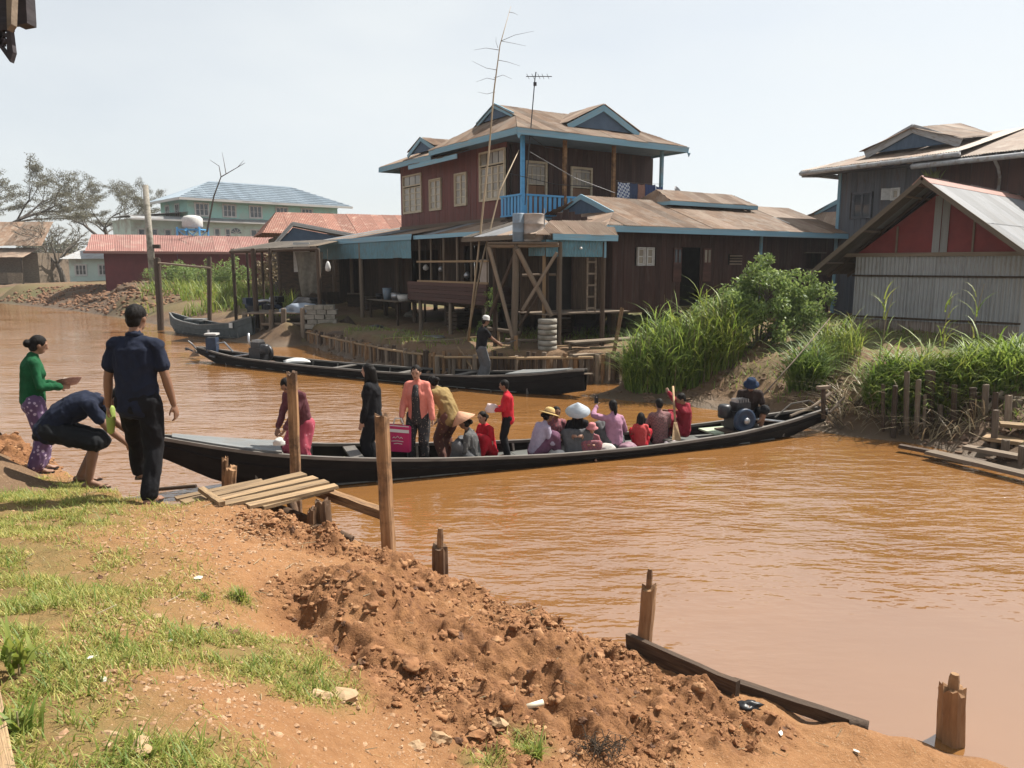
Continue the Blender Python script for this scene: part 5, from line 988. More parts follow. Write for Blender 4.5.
# ------------------------------------------------------------------ bamboo poles and aerials
bp_ = empty('bamboo_mast', (aty(468, 342, 24.6).x, 24.6, .9), 0, 'very tall thin bamboo pole with bare side twigs above the roof', 'bamboo pole'); b0 = bp_.location.copy()
pts = [aty(468, 342, 24.6), aty(478, 255, 24.9), aty(489, 150, 25.3), aty(494, 90, 25.5), aty(500, 45, 25.7), aty(511, 6, 25.9)]
MB().tube([p - b0 for p in pts], [.04, .036, .03, .024, .016, .006], 7).build('pole', Mt['bamboo'], bp_, True)
for (a, b, c) in (((501, 41), (515, 35), (534, 31)), ((501, 41), (512, 43), (526, 46)), ((499, 50), (486, 48), (474, 50)), ((497, 70), (486, 68), (472, 61)), ((496, 80), (487, 78), (476, 82)), ((498, 60), (508, 62), (520, 66)), ((509, 12), (514, 13), (518, 15)), ((498, 48), (496, 42), (496, 37)), ((495, 92), (487, 94), (478, 92)), ((494, 78), (503, 75), (512, 79))):
    MB().tube([aty(*a, 25.7) - b0, aty(*b, 25.8) - b0, aty(*c, 25.9) - b0], [.009, .006, .003], 4).build('twig', Mt['bark'], bp_)
b2 = empty('bamboo_stay', (aty(467, 340, 24.4).x, 24.4, .9), 0, 'slanting bamboo stay from the yard up to the balcony corner', 'bamboo pole'); q0 = b2.location.copy()
MB().tube([aty(467, 340, 24.4) - q0, aty(482, 262, 25.2) - q0, aty(500, 190, 26.2) - q0, aty(519, 150, 27.0) - q0], [.035, .03, .025, .015], 7).build('pole', Mt['bamboo'], b2, True)
an = empty('tv_aerial', (aty(526, 205, 27.3).x, 27.3, 5.3), 0, 'television aerial on a thin mast at the balcony corner', 'aerial'); a0_ = an.location.copy()
MB().tube([aty(525, 205, 27.3) - a0_, aty(529, 150, 27.3) - a0_, aty(535, 78, 27.3) - a0_, aty(536, 72, 27.3) - a0_], .02, 6).build('mast', Mt['dark_metal'], an)
MB().tube([aty(526, 76.5, 27.3) - a0_, aty(552, 76.5, 27.3) - a0_], .014, 5).build('boom', Mt['dark_metal'], an)
for u in (528, 533, 539, 543, 548): c_ = aty(u, 76.5, 27.3) - a0_; MB().tube([c_ - Vector((.05, .35, 0)), c_ + Vector((.05, .35, 0))], .008, 4).build('element', Mt['dark_metal'], an)
MB().box(aty(535, 84, 27.3) - a0_, (.11, .08, .11)).build('amplifier_box', Mt['dark_metal'], an)
ds = empty('satellite_dish', hloc(7.1, -1.0, 5.6), GA, 'small dark satellite dish at the right end of the balcony', 'satellite dish')
MB().lathe([(.01, 0), (.2, .03), (.36, .1), (.36, .115), (.2, .045), (.01, .015)], (0, 0, .35), 20, Matrix.Rotation(R(60), 3, 'X') @ Matrix.Rotation(R(20), 3, 'Y')).build('dish', Mt['dark_metal'], ds, True)
MB().tube([(0, .1, 0), (0, .1, .35)], .02, 6).build('mast', Mt['dark_metal'], ds); MB().tube([(0, 0, .3), (0, -.4, .42)], .012, 5).build('arm', Mt['dark_metal'], ds)
rd = MB().tube([hloc(6.9, -1.2, 5.85), hloc(9.2, -1.0, 5.85)], .025, 6).build('roof_rail', Mt['steel'], None); tag(rd, 'thin metal bar running right of the satellite dish', 'bar')
# ------------------------------------------------------------------ washing on the balcony
def cloth(name, label, x, w_, h_, mt, z=6.25):
    n = 9; V = []; mb = MB()
    for j in range(7):
        for i in range(n + 1):
            s_ = i / n; V.append((x + w_ * s_ + .02 * math.sin(j), -1.42 - .035 * math.sin(s_ * 14 + j * .5 + x) * (j / 6 + .2), z - h_ * j / 6 - .03 * math.sin(s_ * 3.1)))
    mb.add(V, [(j * (n + 1) + i, j * (n + 1) + i + 1, (j + 1) * (n + 1) + i + 1, (j + 1) * (n + 1) + i) for j in range(6) for i in range(n)])
    o = mb.build(name, mt, None, True, fix=False); o.location = HO; o.rotation_euler = (0, 0, GA); o.scale = (HSC,) * 3; tag(o, label, 'laundry', 'washing on the balcony'); return o
def checks(name, a, b, sc_):
    m = bpy.data.materials.new(name); m.use_nodes = True; t = m.node_tree; N = t.nodes; L = t.links; tcn = N.new('ShaderNodeTexCoord'); ck = N.new('ShaderNodeTexChecker'); ck.inputs[1].default_value = _rgba(a); ck.inputs[2].default_value = _rgba(b); ck.inputs[3].default_value = sc_
    mp_ = N.new('ShaderNodeMapping'); mp_.inputs['Rotation'].default_value = (.1, .2, .3); L.new(tcn.outputs['Object'], mp_.inputs[0]); L.new(mp_.outputs[0], ck.inputs[0]); L.new(ck.outputs[0], N['Principled BSDF'].inputs['Base Color']); N['Principled BSDF'].inputs['Roughness'].default_value = .9; return m
def fabric(name, c, c2=None, sc_=30, rough=.9, spots=None, ss=30): 
    return mat(name, c, c2 or tuple(x * .75 for x in c), rough, 14, (1, 1, 1), .5, bscale=15, rnd=0, spec=.15, c3=spots, s3=ss, t3=(.56, .6), dist=.02)
cloth('checked_cloth', 'blue and white checked cloth on the balcony rail', 3.75, .55, .75, checks('check_blue', (.45, .5, .55), (.05, .08, .2), 14), 6.2)
cloth('shirt', 'dark blue garment hanging next to the checked cloth', 4.32, .35, .7, fabric('c_navy', (.05, .07, .13)), 6.2); cloth('cloth', 'brownish pink cloth drying on the balcony', 4.7, .32, .72, fabric('c_tan', (.26, .15, .12)), 6.18); cloth('cloth', 'deep blue cloth drying on the right of the balcony', 5.05, .5, .75, fabric('c_blue', (.035, .055, .14)), 6.2); cloth('cloth', 'blue shirt at the far right end of the washing', 5.58, .32, .6, fabric('c_blue2', (.05, .08, .19)), 6.15)
wl = MB().tube([hloc(3.66, -1.42, 6.24), hloc(4.8, -1.42, 6.2), hloc(5.97, -1.42, 6.24)], .006, 4).build('washing_line', Mt['rope'], None); tag(wl, 'line holding the washing across the balcony', 'line')
for k, (a, b, lab) in enumerate((((530, 152), (615, 193), 'sagging black cable across the balcony front'), ((508, 173), (602, 187), 'thin wire running along the balcony wall'), ((529, 135), (560, 150), 'short wire from the aerial mast to the eave'))):
    A_, B_ = aty(*a, 27.2), aty(*b, 29.2); m_ = (A_ + B_) / 2 - Vector((0, 0, .15)); o = MB().tube([A_, m_, B_], .012, 4).build('cable', Mt['dark_metal'], None); tag(o, lab, 'cable')
# ================================================================== work shed, crib jetty and clutter left of the houses
ws = empty('work_shed', (-9.6, 36, .8), 0, 'open-sided work shed with dark flat roof on thin posts', 'shed'); w0 = ws.location.copy()
def wl_(u, v, Y): return aty(u, v, Y) - w0
for k in range(9):
    t0 = k / 9; a = aty(230, 250, 35).lerp(aty(316, 246, 34), t0) - w0; b = aty(262, 243, 40).lerp(aty(322, 241, 39), t0) - w0; c_ = aty(230, 250, 35).lerp(aty(316, 246, 34), t0 + 1 / 9) - w0
    sheet('roof_sheet', a, b - a, c_ - a, random.choice([Mt['dark_thatch'], Mt['dark_thatch'], Mt['wood_grey']]), ws, .02)
for (u, Y, r_) in ((233, 38.5, .08), (254, 34.5, .11), (270, 34.2, .07), (318, 33.6, .09), (262, 39, .06), (247, 39, .06)):
    a = aty(u, 258, Y); pole('post', (a.x - w0.x, a.y - w0.y, -.3), (a.x - w0.x, a.y - w0.y, aty(u, 249, Y).z - w0.z), r_, Mt['wood_dark'], ws)
pole('roof_beam', wl_(230, 252, 35), wl_(318, 249, 33.6), .07, Mt['wood_dark'], ws); pole('roof_beam', wl_(236, 250, 39), wl_(318, 246, 39), .07, Mt['wood_dark'], ws)
# jetty crib of posts and rails
cj = empty('crib_jetty', (-9.2, 33.5, 0), 0, 'low timber landing of posts and cross rails by the water', 'jetty'); c0 = cj.location.copy()
for u, v0, v1, Y in ((271, 341, 310, 33.2), (284, 341, 309, 33), (303, 342, 308, 32.6), (262, 339, 312, 34), (245, 336, 312, 35.5)): a = aty(u, v0, Y) - c0; b = aty(u, v1, Y) - c0; pole('post', a - Vector((0, 0, .5)), b, .11, Mt['wood_grey'], cj)
for v in (324, 334): pole('rail', aty(262, v, 33.6) - c0, aty(308, v, 32.7) - c0, .07, Mt['wood_grey'], cj)
for k in range(9): A_ = Vector((-11.6, 33.4 + k * .3, 1.22)) - c0; plank('deck_board', A_, A_ + Vector((2.9, -.15, .02)), .28, .05, Mt['wood_grey'], cj)
for k, (x, y, lab) in enumerate(((-11.0, 34.2, 'dark slab'),)):
    pass
# tarpaulin heap, junk
def lump(name, label, cat, loc, s, mt, seed, res=3, amp=.35, fl=1, smooth=True):
    b = bmesh.new(); bmesh.ops.create_icosphere(b, subdivisions=res, radius=1); v = np.array([q.co[:] for q in b.verts]); f = [[q.index for q in x.verts] for x in b.faces]; b.free()
    v = v * (1 + amp * fbm(v * 1.4 + seed * 7.7, 4, seed, .55))[:, None] * np.array(s); v[:, 2] = np.maximum(v[:, 2], -.02)
    o = npmesh(name, v, np.array(f), mt, None, smooth); o.location = loc; return tag(o, label, cat)
Mt['tarp'] = mat('tarp', (.30, .34, .40), (.20, .23, .28), .45, 3, (1, 1, 1), .5, bscale=9, rnd=0)
Mt['black_plastic'] = mat('black_plastic', (.02, .02, .022), (.012, .012, .014), .4, 5, (1, 1, 1), .3, rnd=.1)
lump('tarpaulin_heap', 'heap covered with a pale grey-blue tarpaulin under the work shed', 'tarpaulin', (-9.1, 33.9, 1.25), (1.1, .7, .42), Mt['tarp'], 4)
lump('black_sack', 'black plastic heap behind the pale tarpaulin', 'sack', (-9.3, 35.4, 1.2), (1.0, .6, .6), Mt['black_plastic'], 8)
ej = empty('engine_pile', (-11.7, 36.2, 1.2), 0, 'pile of dark engine parts on the landing', 'engine parts')
for k in range(14):
    a = random.uniform(0, 6.28); c_ = Vector((random.uniform(-.8, .8), random.uniform(-.5, .5), random.uniform(.05, .6)))
    if k % 2: MB().lathe([(.06, -.1), (.2, -.09), (.2, .09), (.06, .1)], c_, 14, Matrix.Rotation(a, 3, 'X') @ Matrix.Rotation(a * 2, 3, 'Y')).build('flywheel', random.choice([Mt['dark_metal'], Mt['steel'], Mt['engine_blue']]), ej, True)
    else: MB().box(c_, (.4, .3, .28), Matrix.Rotation(a, 3, 'Z')).build('engine_block', random.choice([Mt['dark_metal'], Mt['engine_blue'], Mt['wood_black']]), ej)
MB().tube([(-.1, -.8, .1), (.1, -.9, .45), (.5, -.9, .5), (.9, -.8, .35)], .07, 8).build('exhaust_pipe', Mt['steel'], ej, True)
ov = empty('brick_pile', (-8.2, 32.9, .62), R(8), 'squat pile of grey blocks at the end of the stake wall', 'block pile')
for k in range(5):
    for i in range(3):
        for j in range(2): MB().box((-.42 + i * .42 + random.uniform(-.02, .02) + (.2 if k % 2 else 0) * .5, -.15 + j * .3, .1 + k * .2), (.39, .28, .185), Matrix.Rotation(random.uniform(-.05, .05), 3, 'Z')).build('brick', Mt['concrete'], ov)
hc = cloth('hanging_sack', 'ragged grey sacking hanging beside the dark work shed', 0, .1, .1, Mt['wood_grey']); bpy.data.objects.remove(hc)
mb = MB(); n = 8; VV = []
for j in range(8):
    for i in range(n + 1): VV.append(((-.6 + 1.25 * i / n) * (1 - .05 * j), .1 * math.sin(i * 1.7 + j * .4) + .06 * math.sin(j), -j * .27 - .1 * math.sin(i * .9) * (j / 7)))
mb.add(VV, [(j * (n + 1) + i, j * (n + 1) + i + 1, (j + 1) * (n + 1) + i + 1, (j + 1) * (n + 1) + i) for j in range(7) for i in range(n)])
o = mb.build('hanging_sack', mat('sacking', (.16, .145, .115), (.09, .08, .065), .95, 6, (1, 1, 1), .3, rnd=0), None, True, fix=False); o.location = aty(308, 252, 34.6); tag(o, 'ragged grey sacking hanging beside the dark work shed', 'sacking')
o = MB().prism([(0, 0, 0), (.75, 0, 0), (.75, 0, 1.35), (0, 0, 1.35)], (0, .05, 0)).build('white_board', Mt['white_trim'], None); o.location = aty(294, 272, 36); tag(o, 'narrow white board hanging in the work shed', 'board')
lp = empty('hanging_lamp', aty(328, 268, 33), 0, 'white lamp hanging at the shelter corner post', 'lamp')
MB().lathe([(.03, .28), (.08, .2), (.12, .02), (.1, -.12), (.02, -.15)], n=12).build('shade', Mt['white_trim'], lp, True); MB().tube([(0, 0, .28), (0, 0, .8)], .01, 4).build('cord', Mt['rope'], lp)
# scattered yard things
for k, (u, v, s, mt, nm, lab) in enumerate(((348, 322, (.35, .3, .3), 'wood_dark', 'log_block', 'dark log block on the terrace under the shelter'), (413, 318, (.3, .5, .33), 'concrete', 'clay_jar', 'big pale jar lying on its side beneath the veranda'), (395, 330, (.45, .3, .12), 'wood_grey', 'scrap_heap', 'scrap of boards on the terrace grass'), (430, 334, (.5, .3, .1), 'steel', 'scrap_heap', 'heap of pale litter beneath the veranda edge'), (376, 326, (.4, .3, .2), 'black_plastic', 'scrap_heap', 'dark rubbish heap beside the shelter post'), (340, 330, (.5, .3, .14), 'wood_dark', 'scrap_heap', 'dark scrap at the top of the stake wall'))):
    p = atz(u, v, .85); m_ = Mt[mt]; lump(nm, lab, nm.split('_')[-1], (p.x, p.y, HF(p.x, p.y) - .02), s, m_, 30 + k, 2, .4)
for k, (u, v, L_, a, lab) in enumerate(((345, 333, 1.4, .2, 'loose grey plank at the left end of the terrace'), (385, 338, 1.0, -.4, 'short loose plank lying before the shelter post'), (420, 344, 1.3, .1, 'loose plank on the terrace edge below the barred veranda'), (455, 340, 1.2, .5, 'loose plank beside the foot of the bamboo poles'), (540, 349, 1.1, 0, 'plank lying along the stake wall by the well rings'), (590, 349, 1.2, .1, 'plank lying before the porch step'))):
    p = atz(u, v, .88); z_ = HF(p.x, p.y); o = plank('loose_plank', (p.x, p.y, z_ + .05), (p.x + L_ * math.cos(a), p.y + L_ * math.sin(a) * .6, z_ + .1), .1, .03, random.choice([Mt['wood_grey'], Mt['wood_pale']])); tag(o, lab, 'plank', 'loose planks on the terrace')
# crates added to darken the space under the shelter and between the stilts
for k, (x, y, z, nm, lab) in enumerate(((-.6, 10.2, .95, 'crate', 'dark slatted crate added at the back of the shelter'), (-.9, 11.6, .95, 'crate', 'dark crate added near the left post of the shelter'), (-.5, 12.6, .95, 'crate', 'dark crate added in the far corner of the shelter'), (-.9, 1.8, .95, 'crate', 'dark crate stored beneath the barred veranda'), (-.2, -3.2, .95, 'crate', 'dark crate added beside the porch stilts'), (3.2, -4.2, .95, 'crate', 'dark crate added under the long house'))):
    o = empty(nm, hloc(x, y, z), GA + random.uniform(-.4, .4), lab, 'crate', 'crates added to darken the yard under the houses'); o.location.z = HF(o.location.x, o.location.y) - .01
    for q in range(4):
        for s_ in (-1, 1): plank('slat', (-.4, s_ * .28, .08 + q * .15), (.4, s_ * .28, .08 + q * .15), .12, .02, Mt['wood_dark'], o, up=(0, 1, 0)); plank('slat', (s_ * .4, -.27, .08 + q * .15), (s_ * .4, .27, .08 + q * .15), .12, .02, Mt['wood_dark'], o, up=(1, 0, 0))
    plank('lid', (-.42, 0, .64), (.42, 0, .64), .6, .025, Mt['wood_grey'], o)
# terrace vines by the veranda corner
p = hloc(-1.9, -1.9, 0); shrub('vine', 'thin climbing vine at the corner of the barred veranda', 'vine', (p.x, p.y), [(0, 0, .6, .3), (.1, 0, 1.1, .28), (0, 0, 1.6, .25), (-.2, 0, .3, .3)], 1200, .07)
# ------------------------------------------------------------------ poles and frame on the left
up = empty('utility_pole', (aty(154, 290, 60).x, 60, 1.2), 0, 'tall pale utility pole rising beside the red barn', 'utility pole'); z_ = aty(153, 185, 60).z
MB().tube([(0, 0, -.6), (-.1, 0, z_ - 1.2)], [.3, .22], 8).build('pole', Mt['concrete'], up, True); MB().bar((-.2, 0, 3.5), (.7, 0, 3.5), .2, .3).build('bracket', Mt['wood_dark'], up); MB().bar((.9, 0, -.5), (.15, 0, 2.6), .14, .14).build('strut', Mt['wood_pale'], up)
gf = empty('post_frame', (aty(160, 330, 39.3).x, 39.3, 0), 0, 'pair of dark mooring posts joined by a thin crossbar', 'frame'); g0 = gf.location.copy()
pole('post', aty(161, 334, 39.3) - g0 - Vector((0, 0, .5)), aty(157, 258, 39.3) - g0, .15, Mt['wood_dark'], gf); pole('post', aty(209, 318, 39.8) - g0 - Vector((0, 0, .6)), aty(209, 257, 39.8) - g0, .12, Mt['wood_dark'], gf); pole('crossbar', aty(158, 263, 39.2) - g0, aty(210, 268, 39.6) - g0, .05, Mt['wood_grey'], gf)
tb_ = empty('dead_branch', aty(207, 232, 70), 0, 'thin bare forked branch standing before the green building', 'branch'); t0_ = tb_.location.copy()
MB().tube([aty(207, 232, 70) - t0_, aty(214, 196, 70) - t0_, aty(221, 177, 70) - t0_, aty(245, 163, 70) - t0_], [.1, .07, .05, .02], 5).build('branch', Mt['bark'], tb_); MB().tube([aty(221, 177, 70) - t0_, aty(219, 166, 70) - t0_, aty(210, 160, 70) - t0_], [.05, .03, .015], 5).build('twig', Mt['bark'], tb_); MB().tube([aty(226, 174, 70) - t0_, aty(224, 162, 70) - t0_, aty(222, 152, 70) - t0_], [.04, .025, .01], 5).build('twig', Mt['bark'], tb_); MB().tube([aty(238, 167, 70) - t0_, aty(244, 160, 70) - t0_], [.03, .01], 5).build('twig', Mt['bark'], tb_)
# ------------------------------------------------------------------ orange-roofed house behind the shelter
oo = aty(278, 300, 47); oh = empty('orange_roof_house', (oo.x, oo.y, 1.2), R(22), 'low house with faded orange tin roof and grey gable', 'house')
MB().box((4.2, 3, 1.9), (8.2, 6, 3.8)).build('wall', Mt['wood_dark'], oh)
for k in range(4): plank('wall_corner', (.1 + k * 2.7, -.05, 0), (.1 + k * 2.7, -.05, 3.8), .2, .06, Mt['wood_grey'], oh, up=(0, 1, 0))
roof_face(oh, [(-.8, -1.0, 3.95), (9.6, -1.0, 3.95), (8.6, 3, 5.4), (.4, 3, 5.4)], (-.8, -1.0, 3.95), (9.6, -1.0, 3.95), [Mt['rust_red']], .8); roof_face(oh, [(-.8, 7, 3.95), (9.6, 7, 3.95), (8.6, 3, 5.4), (.4, 3, 5.4)], (-.8, 7, 3.95), (9.6, 7, 3.95), [Mt['rust_red']], .8)
roof_face(oh, [(-.8, -1.0, 3.95), (-.8, 7, 3.95), (.4, 3, 5.4)], (-.8, -1.0, 3.95), (-.8, 7, 3.95), [Mt['rust_red']], .8); roof_face(oh, [(9.6, -1.0, 3.95), (9.6, 7, 3.95), (8.6, 3, 5.4)], (9.6, -1.0, 3.95), (9.6, 7, 3.95), [Mt['rust_red']], .8)
pc = empty('gabled_lean_to', (aty(275, 300, 42).x, 42, 1.0), R(16), 'grey gabled lean-to with pale edging before the orange roof', 'lean-to')
MB().prism([(.2, 0, 3.3), (1.1, 0, 4.3), (6.4, 0, 3.3)], (0, .1, 0)).build('gable_panel', Mt['gable_blue'], pc)
for a, b in (((-.1, -.15, 3.15), (1.1, -.15, 4.5)), ((1.1, -.15, 4.5), (6.8, -.15, 3.45))): plank('barge_board', a, b, .2, .05, Mt['white_trim'], pc, up=(0, 1, 0))
roof_face(pc, [(1.1, -.2, 4.5), (1.1, 4, 4.5), (6.8, 4, 3.45), (6.8, -.2, 3.45)], (6.8, -.2, 3.45), (6.8, 4, 3.45), [Mt['zinc'], Mt['rust_roof']], .8); roof_face(pc, [(1.1, -.2, 4.5), (1.1, 4, 4.5), (-.1, 4, 3.15), (-.1, -.2, 3.15)], (-.1, -.2, 3.15), (-.1, 4, 3.15), [Mt['zinc'], Mt['rust_roof']], .8)
for x in (.3, 3.2, 6.2): pole('post', (x, .1, -.5), (x, .1, 3.35), .1, Mt['wood_dark'], pc)
MB().box((3.2, 2.5, 1.7), (6, .1, 3.3)).build('rear_wall', Mt['wood_dark'], pc)

# ================================================================== landing at the right edge, far bank
rp_ = empty('plank_landing', (9.2, 13.2, 0), 0, 'low plank landing at the right edge of the river', 'landing'); r0 = rp_.location.copy()
for a, b, wd, mt in (((930, 452, .12), (1040, 478, .12), .25, 'wood_grey'), ((965, 447, .2), (1050, 462, .2), .22, 'wood_grey'), ((985, 437, .32), (1050, 446, .32), .4, 'wood_pale'), ((1000, 424, .55), (1050, 428, .55), .3, 'wood_pale'), ((900, 446, .1), (985, 462, .08), .12, 'wood_dark')):
    plank('deck_plank', atz(*a) - r0, atz(*b) - r0, wd, .06, Mt[mt], rp_)
for u, v0, v1, z, r_ in ((995, 452, 410, .1, .055), (1017, 428, 400, .3, .08), (1005, 462, 440, 0, .06), (1022, 470, 446, 0, .06)):
    a = atz(u, v0, z); b = aty(u + 1, v1, a.y); pole('post', Vector((a.x, a.y, z - .6)) - r0, b - r0, r_, Mt['wood_grey'], rp_)
fs = empty('stake_fence', (8.2, 15, 0), 0, 'broken fence of dark stakes and rails below the shed weeds', 'fence'); f0 = fs.location.copy()
for u, v0, v1, z, r_ in ((908, 416, 372, .45, .05), (932, 412, 371, .5, .09), (925, 420, 395, .4, .03), (885, 412, 385, .5, .035), (955, 418, 385, .45, .05), (975, 420, 388, .45, .06), (985, 421, 385, .45, .055), (995, 424, 392, .45, .05), (942, 424, 405, .3, .05), (1010, 426, 395, .45, .06), (965, 414, 385, .45, .06), (945, 414, 382, .45, .05), (918, 414, 380, .5, .05), (895, 414, 386, .5, .05)):
    a = atz(u, v0, z); b = aty(u + random.uniform(-2, 2), v1, a.y + .05); pole('stake', Vector((a.x, a.y, z - .5)) - f0, b - f0, r_, random.choice([Mt['wood_grey'], Mt['wood_dark']]), fs)
for a, b in (((880, 390, 16.2), (1000, 397, 14.6)), ((955, 395, 14.9), (1024, 399, 14)), ((930, 420, 14.6), (955, 398, 14.9)), ((975, 424, 14), (1002, 392, 14.4)), ((868, 408, 15.8), (905, 392, 15.9))): pole('rail', aty(*a) - f0, aty(*b) - f0, .035, Mt['wood_grey'], fs)
# dead branches and stalks at the foot of the slope
n = 700; u_ = RNG.uniform(835, 1000, n); y_ = RNG.uniform(13.6, 16.4, n); x_ = (u_ - 512) / F * y_; z0_ = far_h(x_, y_); k_ = (z0_ > .05) & (z0_ < .75); bs = np.stack([x_, y_, z0_], 1)[k_]
V, Fq = blades(bs, RNG.uniform(.3, .8, len(bs)), RNG.uniform(.6, 1.6, len(bs)), RNG.uniform(.012, .03, len(bs)), RNG.uniform(.4, 1.2, len(bs)), 3); o = npmesh('dead_stalks', V, Fq, Mt['straw'], None, True); tag(o, 'tangle of dry brushwood and stalks above the waterline', 'brushwood', None, 'stuff')
n = 160; mb = MB()
for i in range(n):
    u = random.uniform(835, 975); y = random.uniform(14, 16.2); x = (u - 512) / F * y; z = HF(x, y)
    if z < .05 or z > .8: continue
    a = random.uniform(0, 6.28); L_ = random.uniform(.3, .9); mb.tube([(x, y, z), (x + L_ * .5 * math.cos(a), y + L_ * .3 * math.sin(a), z + L_ * .35), (x + L_ * math.cos(a), y + L_ * .5 * math.sin(a), z + L_ * random.uniform(0, .5))], [.012, .009, .004], 4, False)
tag(mb.build('dead_twigs', Mt['twig_dark'], None, fix=False), 'dark dead twigs piled at the foot of the weedy slope', 'twigs', None, 'stuff')
# ================================================================== long wooden boats
def interp(t, xs, ys): return float(np.interp(t, xs, ys))
def long_boat(name, label, A, B, wprof, gprof, kprof, mh, mg, floor=.0, deck=None, thw=(), nfloor=14):
    A = Vector((A[0], A[1], 0)); B = Vector((B[0], B[1], 0)); d = B - A; L = d.length; rz = math.atan2(d.y, d.x)
    o = empty(name, A, rz, label, 'boat'); n = 44; ST = [i / (n - 1) for i in range(n)]
    def sm(t, prof): return sum(interp(min(max(t + e, 0), 1), *prof) for e in (-.03, -.015, 0, .015, .03)) / 5
    W = [sm(t, wprof) for t in ST]; G = [sm(t, gprof) for t in ST]; K = [sm(t, kprof) for t in ST]
    def sec(w_, g, k, off):
        w2 = max(w_ - off, .004); kk = k + off; h = g - kk
        half = [(w2, g), (w2 * .98, g - .3 * h), (w2 * .88, g - .65 * h), (w2 * .62, kk + .06 * h), (w2 * .2, kk)]
        return [(-y, z) for y, z in half] + [(y, z) for y, z in half[::-1]]
    V = []; m_ = 10
    for i, t in enumerate(ST):
        V += [(t * L, y, z) for y, z in sec(W[i], G[i], K[i], 0)]
    for i, t in enumerate(ST):
        V += [(t * L, y, z) for y, z in sec(W[i], G[i], K[i], .035)]
    Fc = []
    for s0, fl in ((0, 0), (n * m_, 1)):
        for i in range(n - 1):
            for j in range(m_ - 1):
                q = (s0 + i * m_ + j, s0 + (i + 1) * m_ + j, s0 + (i + 1) * m_ + j + 1, s0 + i * m_ + j + 1); Fc.append(q[::-1] if fl else q)
    for i in range(n - 1):
        for j in (0, m_ - 1): Fc.append((i * m_ + j, (i + 1) * m_ + j, n * m_ + (i + 1) * m_ + j, n * m_ + i * m_ + j))
    for i in (0, n - 1):
        for j in range(m_ - 1): Fc.append((i * m_ + j, i * m_ + j + 1, n * m_ + i * m_ + j + 1, n * m_ + i * m_ + j))
    MB().add(V, Fc).build('hull', mh, o)
    for s in (-1, 1):                    # gunwale strips and rubbing strake
        mb = MB(); vs_ = []
        for i, t in enumerate(ST): vs_ += [(t * L, s * (W[i] + .02), G[i] - .025), (t * L, s * (W[i] + .02), G[i] + .022), (t * L, s * max(W[i] - .05, 0), G[i] + .022), (t * L, s * max(W[i] - .05, 0), G[i] - .025)]
        fs_ = [(i * 4 + j, (i + 1) * 4 + j, (i + 1) * 4 + (j + 1) % 4, i * 4 + (j + 1) % 4) for i in range(n - 1) for j in range(4)] + [(0, 1, 2, 3), tuple((n - 1) * 4 + j for j in range(4))]
        mb.add(vs_, fs_).build('gunwale', mg, o)
        mb = MB(); vs_ = []
        for i, t in enumerate(ST): g = G[i] - .3 * (G[i] - K[i]); vs_ += [(t * L, s * (W[i] * .985 + .004), g - .02), (t * L, s * (W[i] * .985 + .018), g), (t * L, s * (W[i] * .985 + .004), g + .02)]
        mb.add(vs_, [(i * 3 + j, (i + 1) * 3 + j, (i + 1) * 3 + (j + 1) % 3, i * 3 + (j + 1) % 3) for i in range(n - 1) for j in range(3)]).build('strake', mh, o)
    def prof(t): return interp(t, ST, W), interp(t, ST, G), interp(t, ST, K)
    for k in range(nfloor):              # bottom boards lie across
        t0 = .16 + .72 * k / nfloor; w_, g, kk = prof(t0 + .36 / nfloor); wd = .72 / nfloor * L
        MB().box(((t0 + .36 / nfloor) * L, 0, max(kk + .09, floor + .025)), (wd * .985, (w_ - .035) * 1.93, .02)).build('floor_board', Mt['boat_floor'], o)
    for k in range(12):                  # ribs
        t = .12 + .78 * k / 11; w_, g, kk = prof(t)
        for s in (-1, 1): MB().bar((t * L, s * (w_ - .05), g - .03), (t * L, s * (w_ * .82), max(kk + .1, floor - .02)), .05, .035, (1, 0, 0)).build('rib', mg, o)
    for t in thw: w_, g, kk = prof(t); plank('thwart', (t * L, -w_ + .03, g - .03), (t * L, w_ - .03, g - .03), .2, .03, mg, o)
    if deck:
        t0, t1, mt, npl = deck
        for j in range(npl):
            mb = MB(); vs_ = []; kk_ = 9
            for i in range(kk_):
                t = t0 + (t1 - t0) * i / (kk_ - 1); w_, g, _ = prof(t); a = -w_ + .03 + (2 * w_ - .06) * j / npl; b = -w_ + .03 + (2 * w_ - .06) * (j + .985) / npl
                vs_ += [(t * L, a, g + .026), (t * L, b, g + .026), (t * L, b, g + .05), (t * L, a, g + .05)]
            mb.add(vs_, [(i * 4 + q, (i + 1) * 4 + q, (i + 1) * 4 + (q + 1) % 4, i * 4 + (q + 1) % 4) for i in range(kk_ - 1) for q in range(4)] + [(0, 1, 2, 3), tuple((kk_ - 1) * 4 + q for q in range(4))]).build('deck_plank', mt, o)
        w_, g, kk = prof(t1); MB().bar((t1 * L, -w_ + .06, g - .06), (t1 * L, w_ - .06, g - .06), .04, .16).build('deck_beam', mg, o)
    return o, prof, L
Mt['boat_floor'] = mat('boat_floor', (.12, .125, .115), (.06, .06, .055), .7, 5, (1, 4, 1), .3, rnd=.3)
Mt['boat_deck'] = mat('boat_deck', (.17, .175, .175), (.11, .115, .115), .55, 4, (.6, 4, 1), .15, rnd=.08, c3=(.14, .13, .12), s3=2.5)
Mt['boat_gunwale'] = mat('boat_gunwale', (.15, .135, .12), (.07, .062, .055), .65, 5, (.5, 4, 4), .2, rnd=.1)
BA_, BB_ = (-5.25, 10.72), (6.25, 15.2)
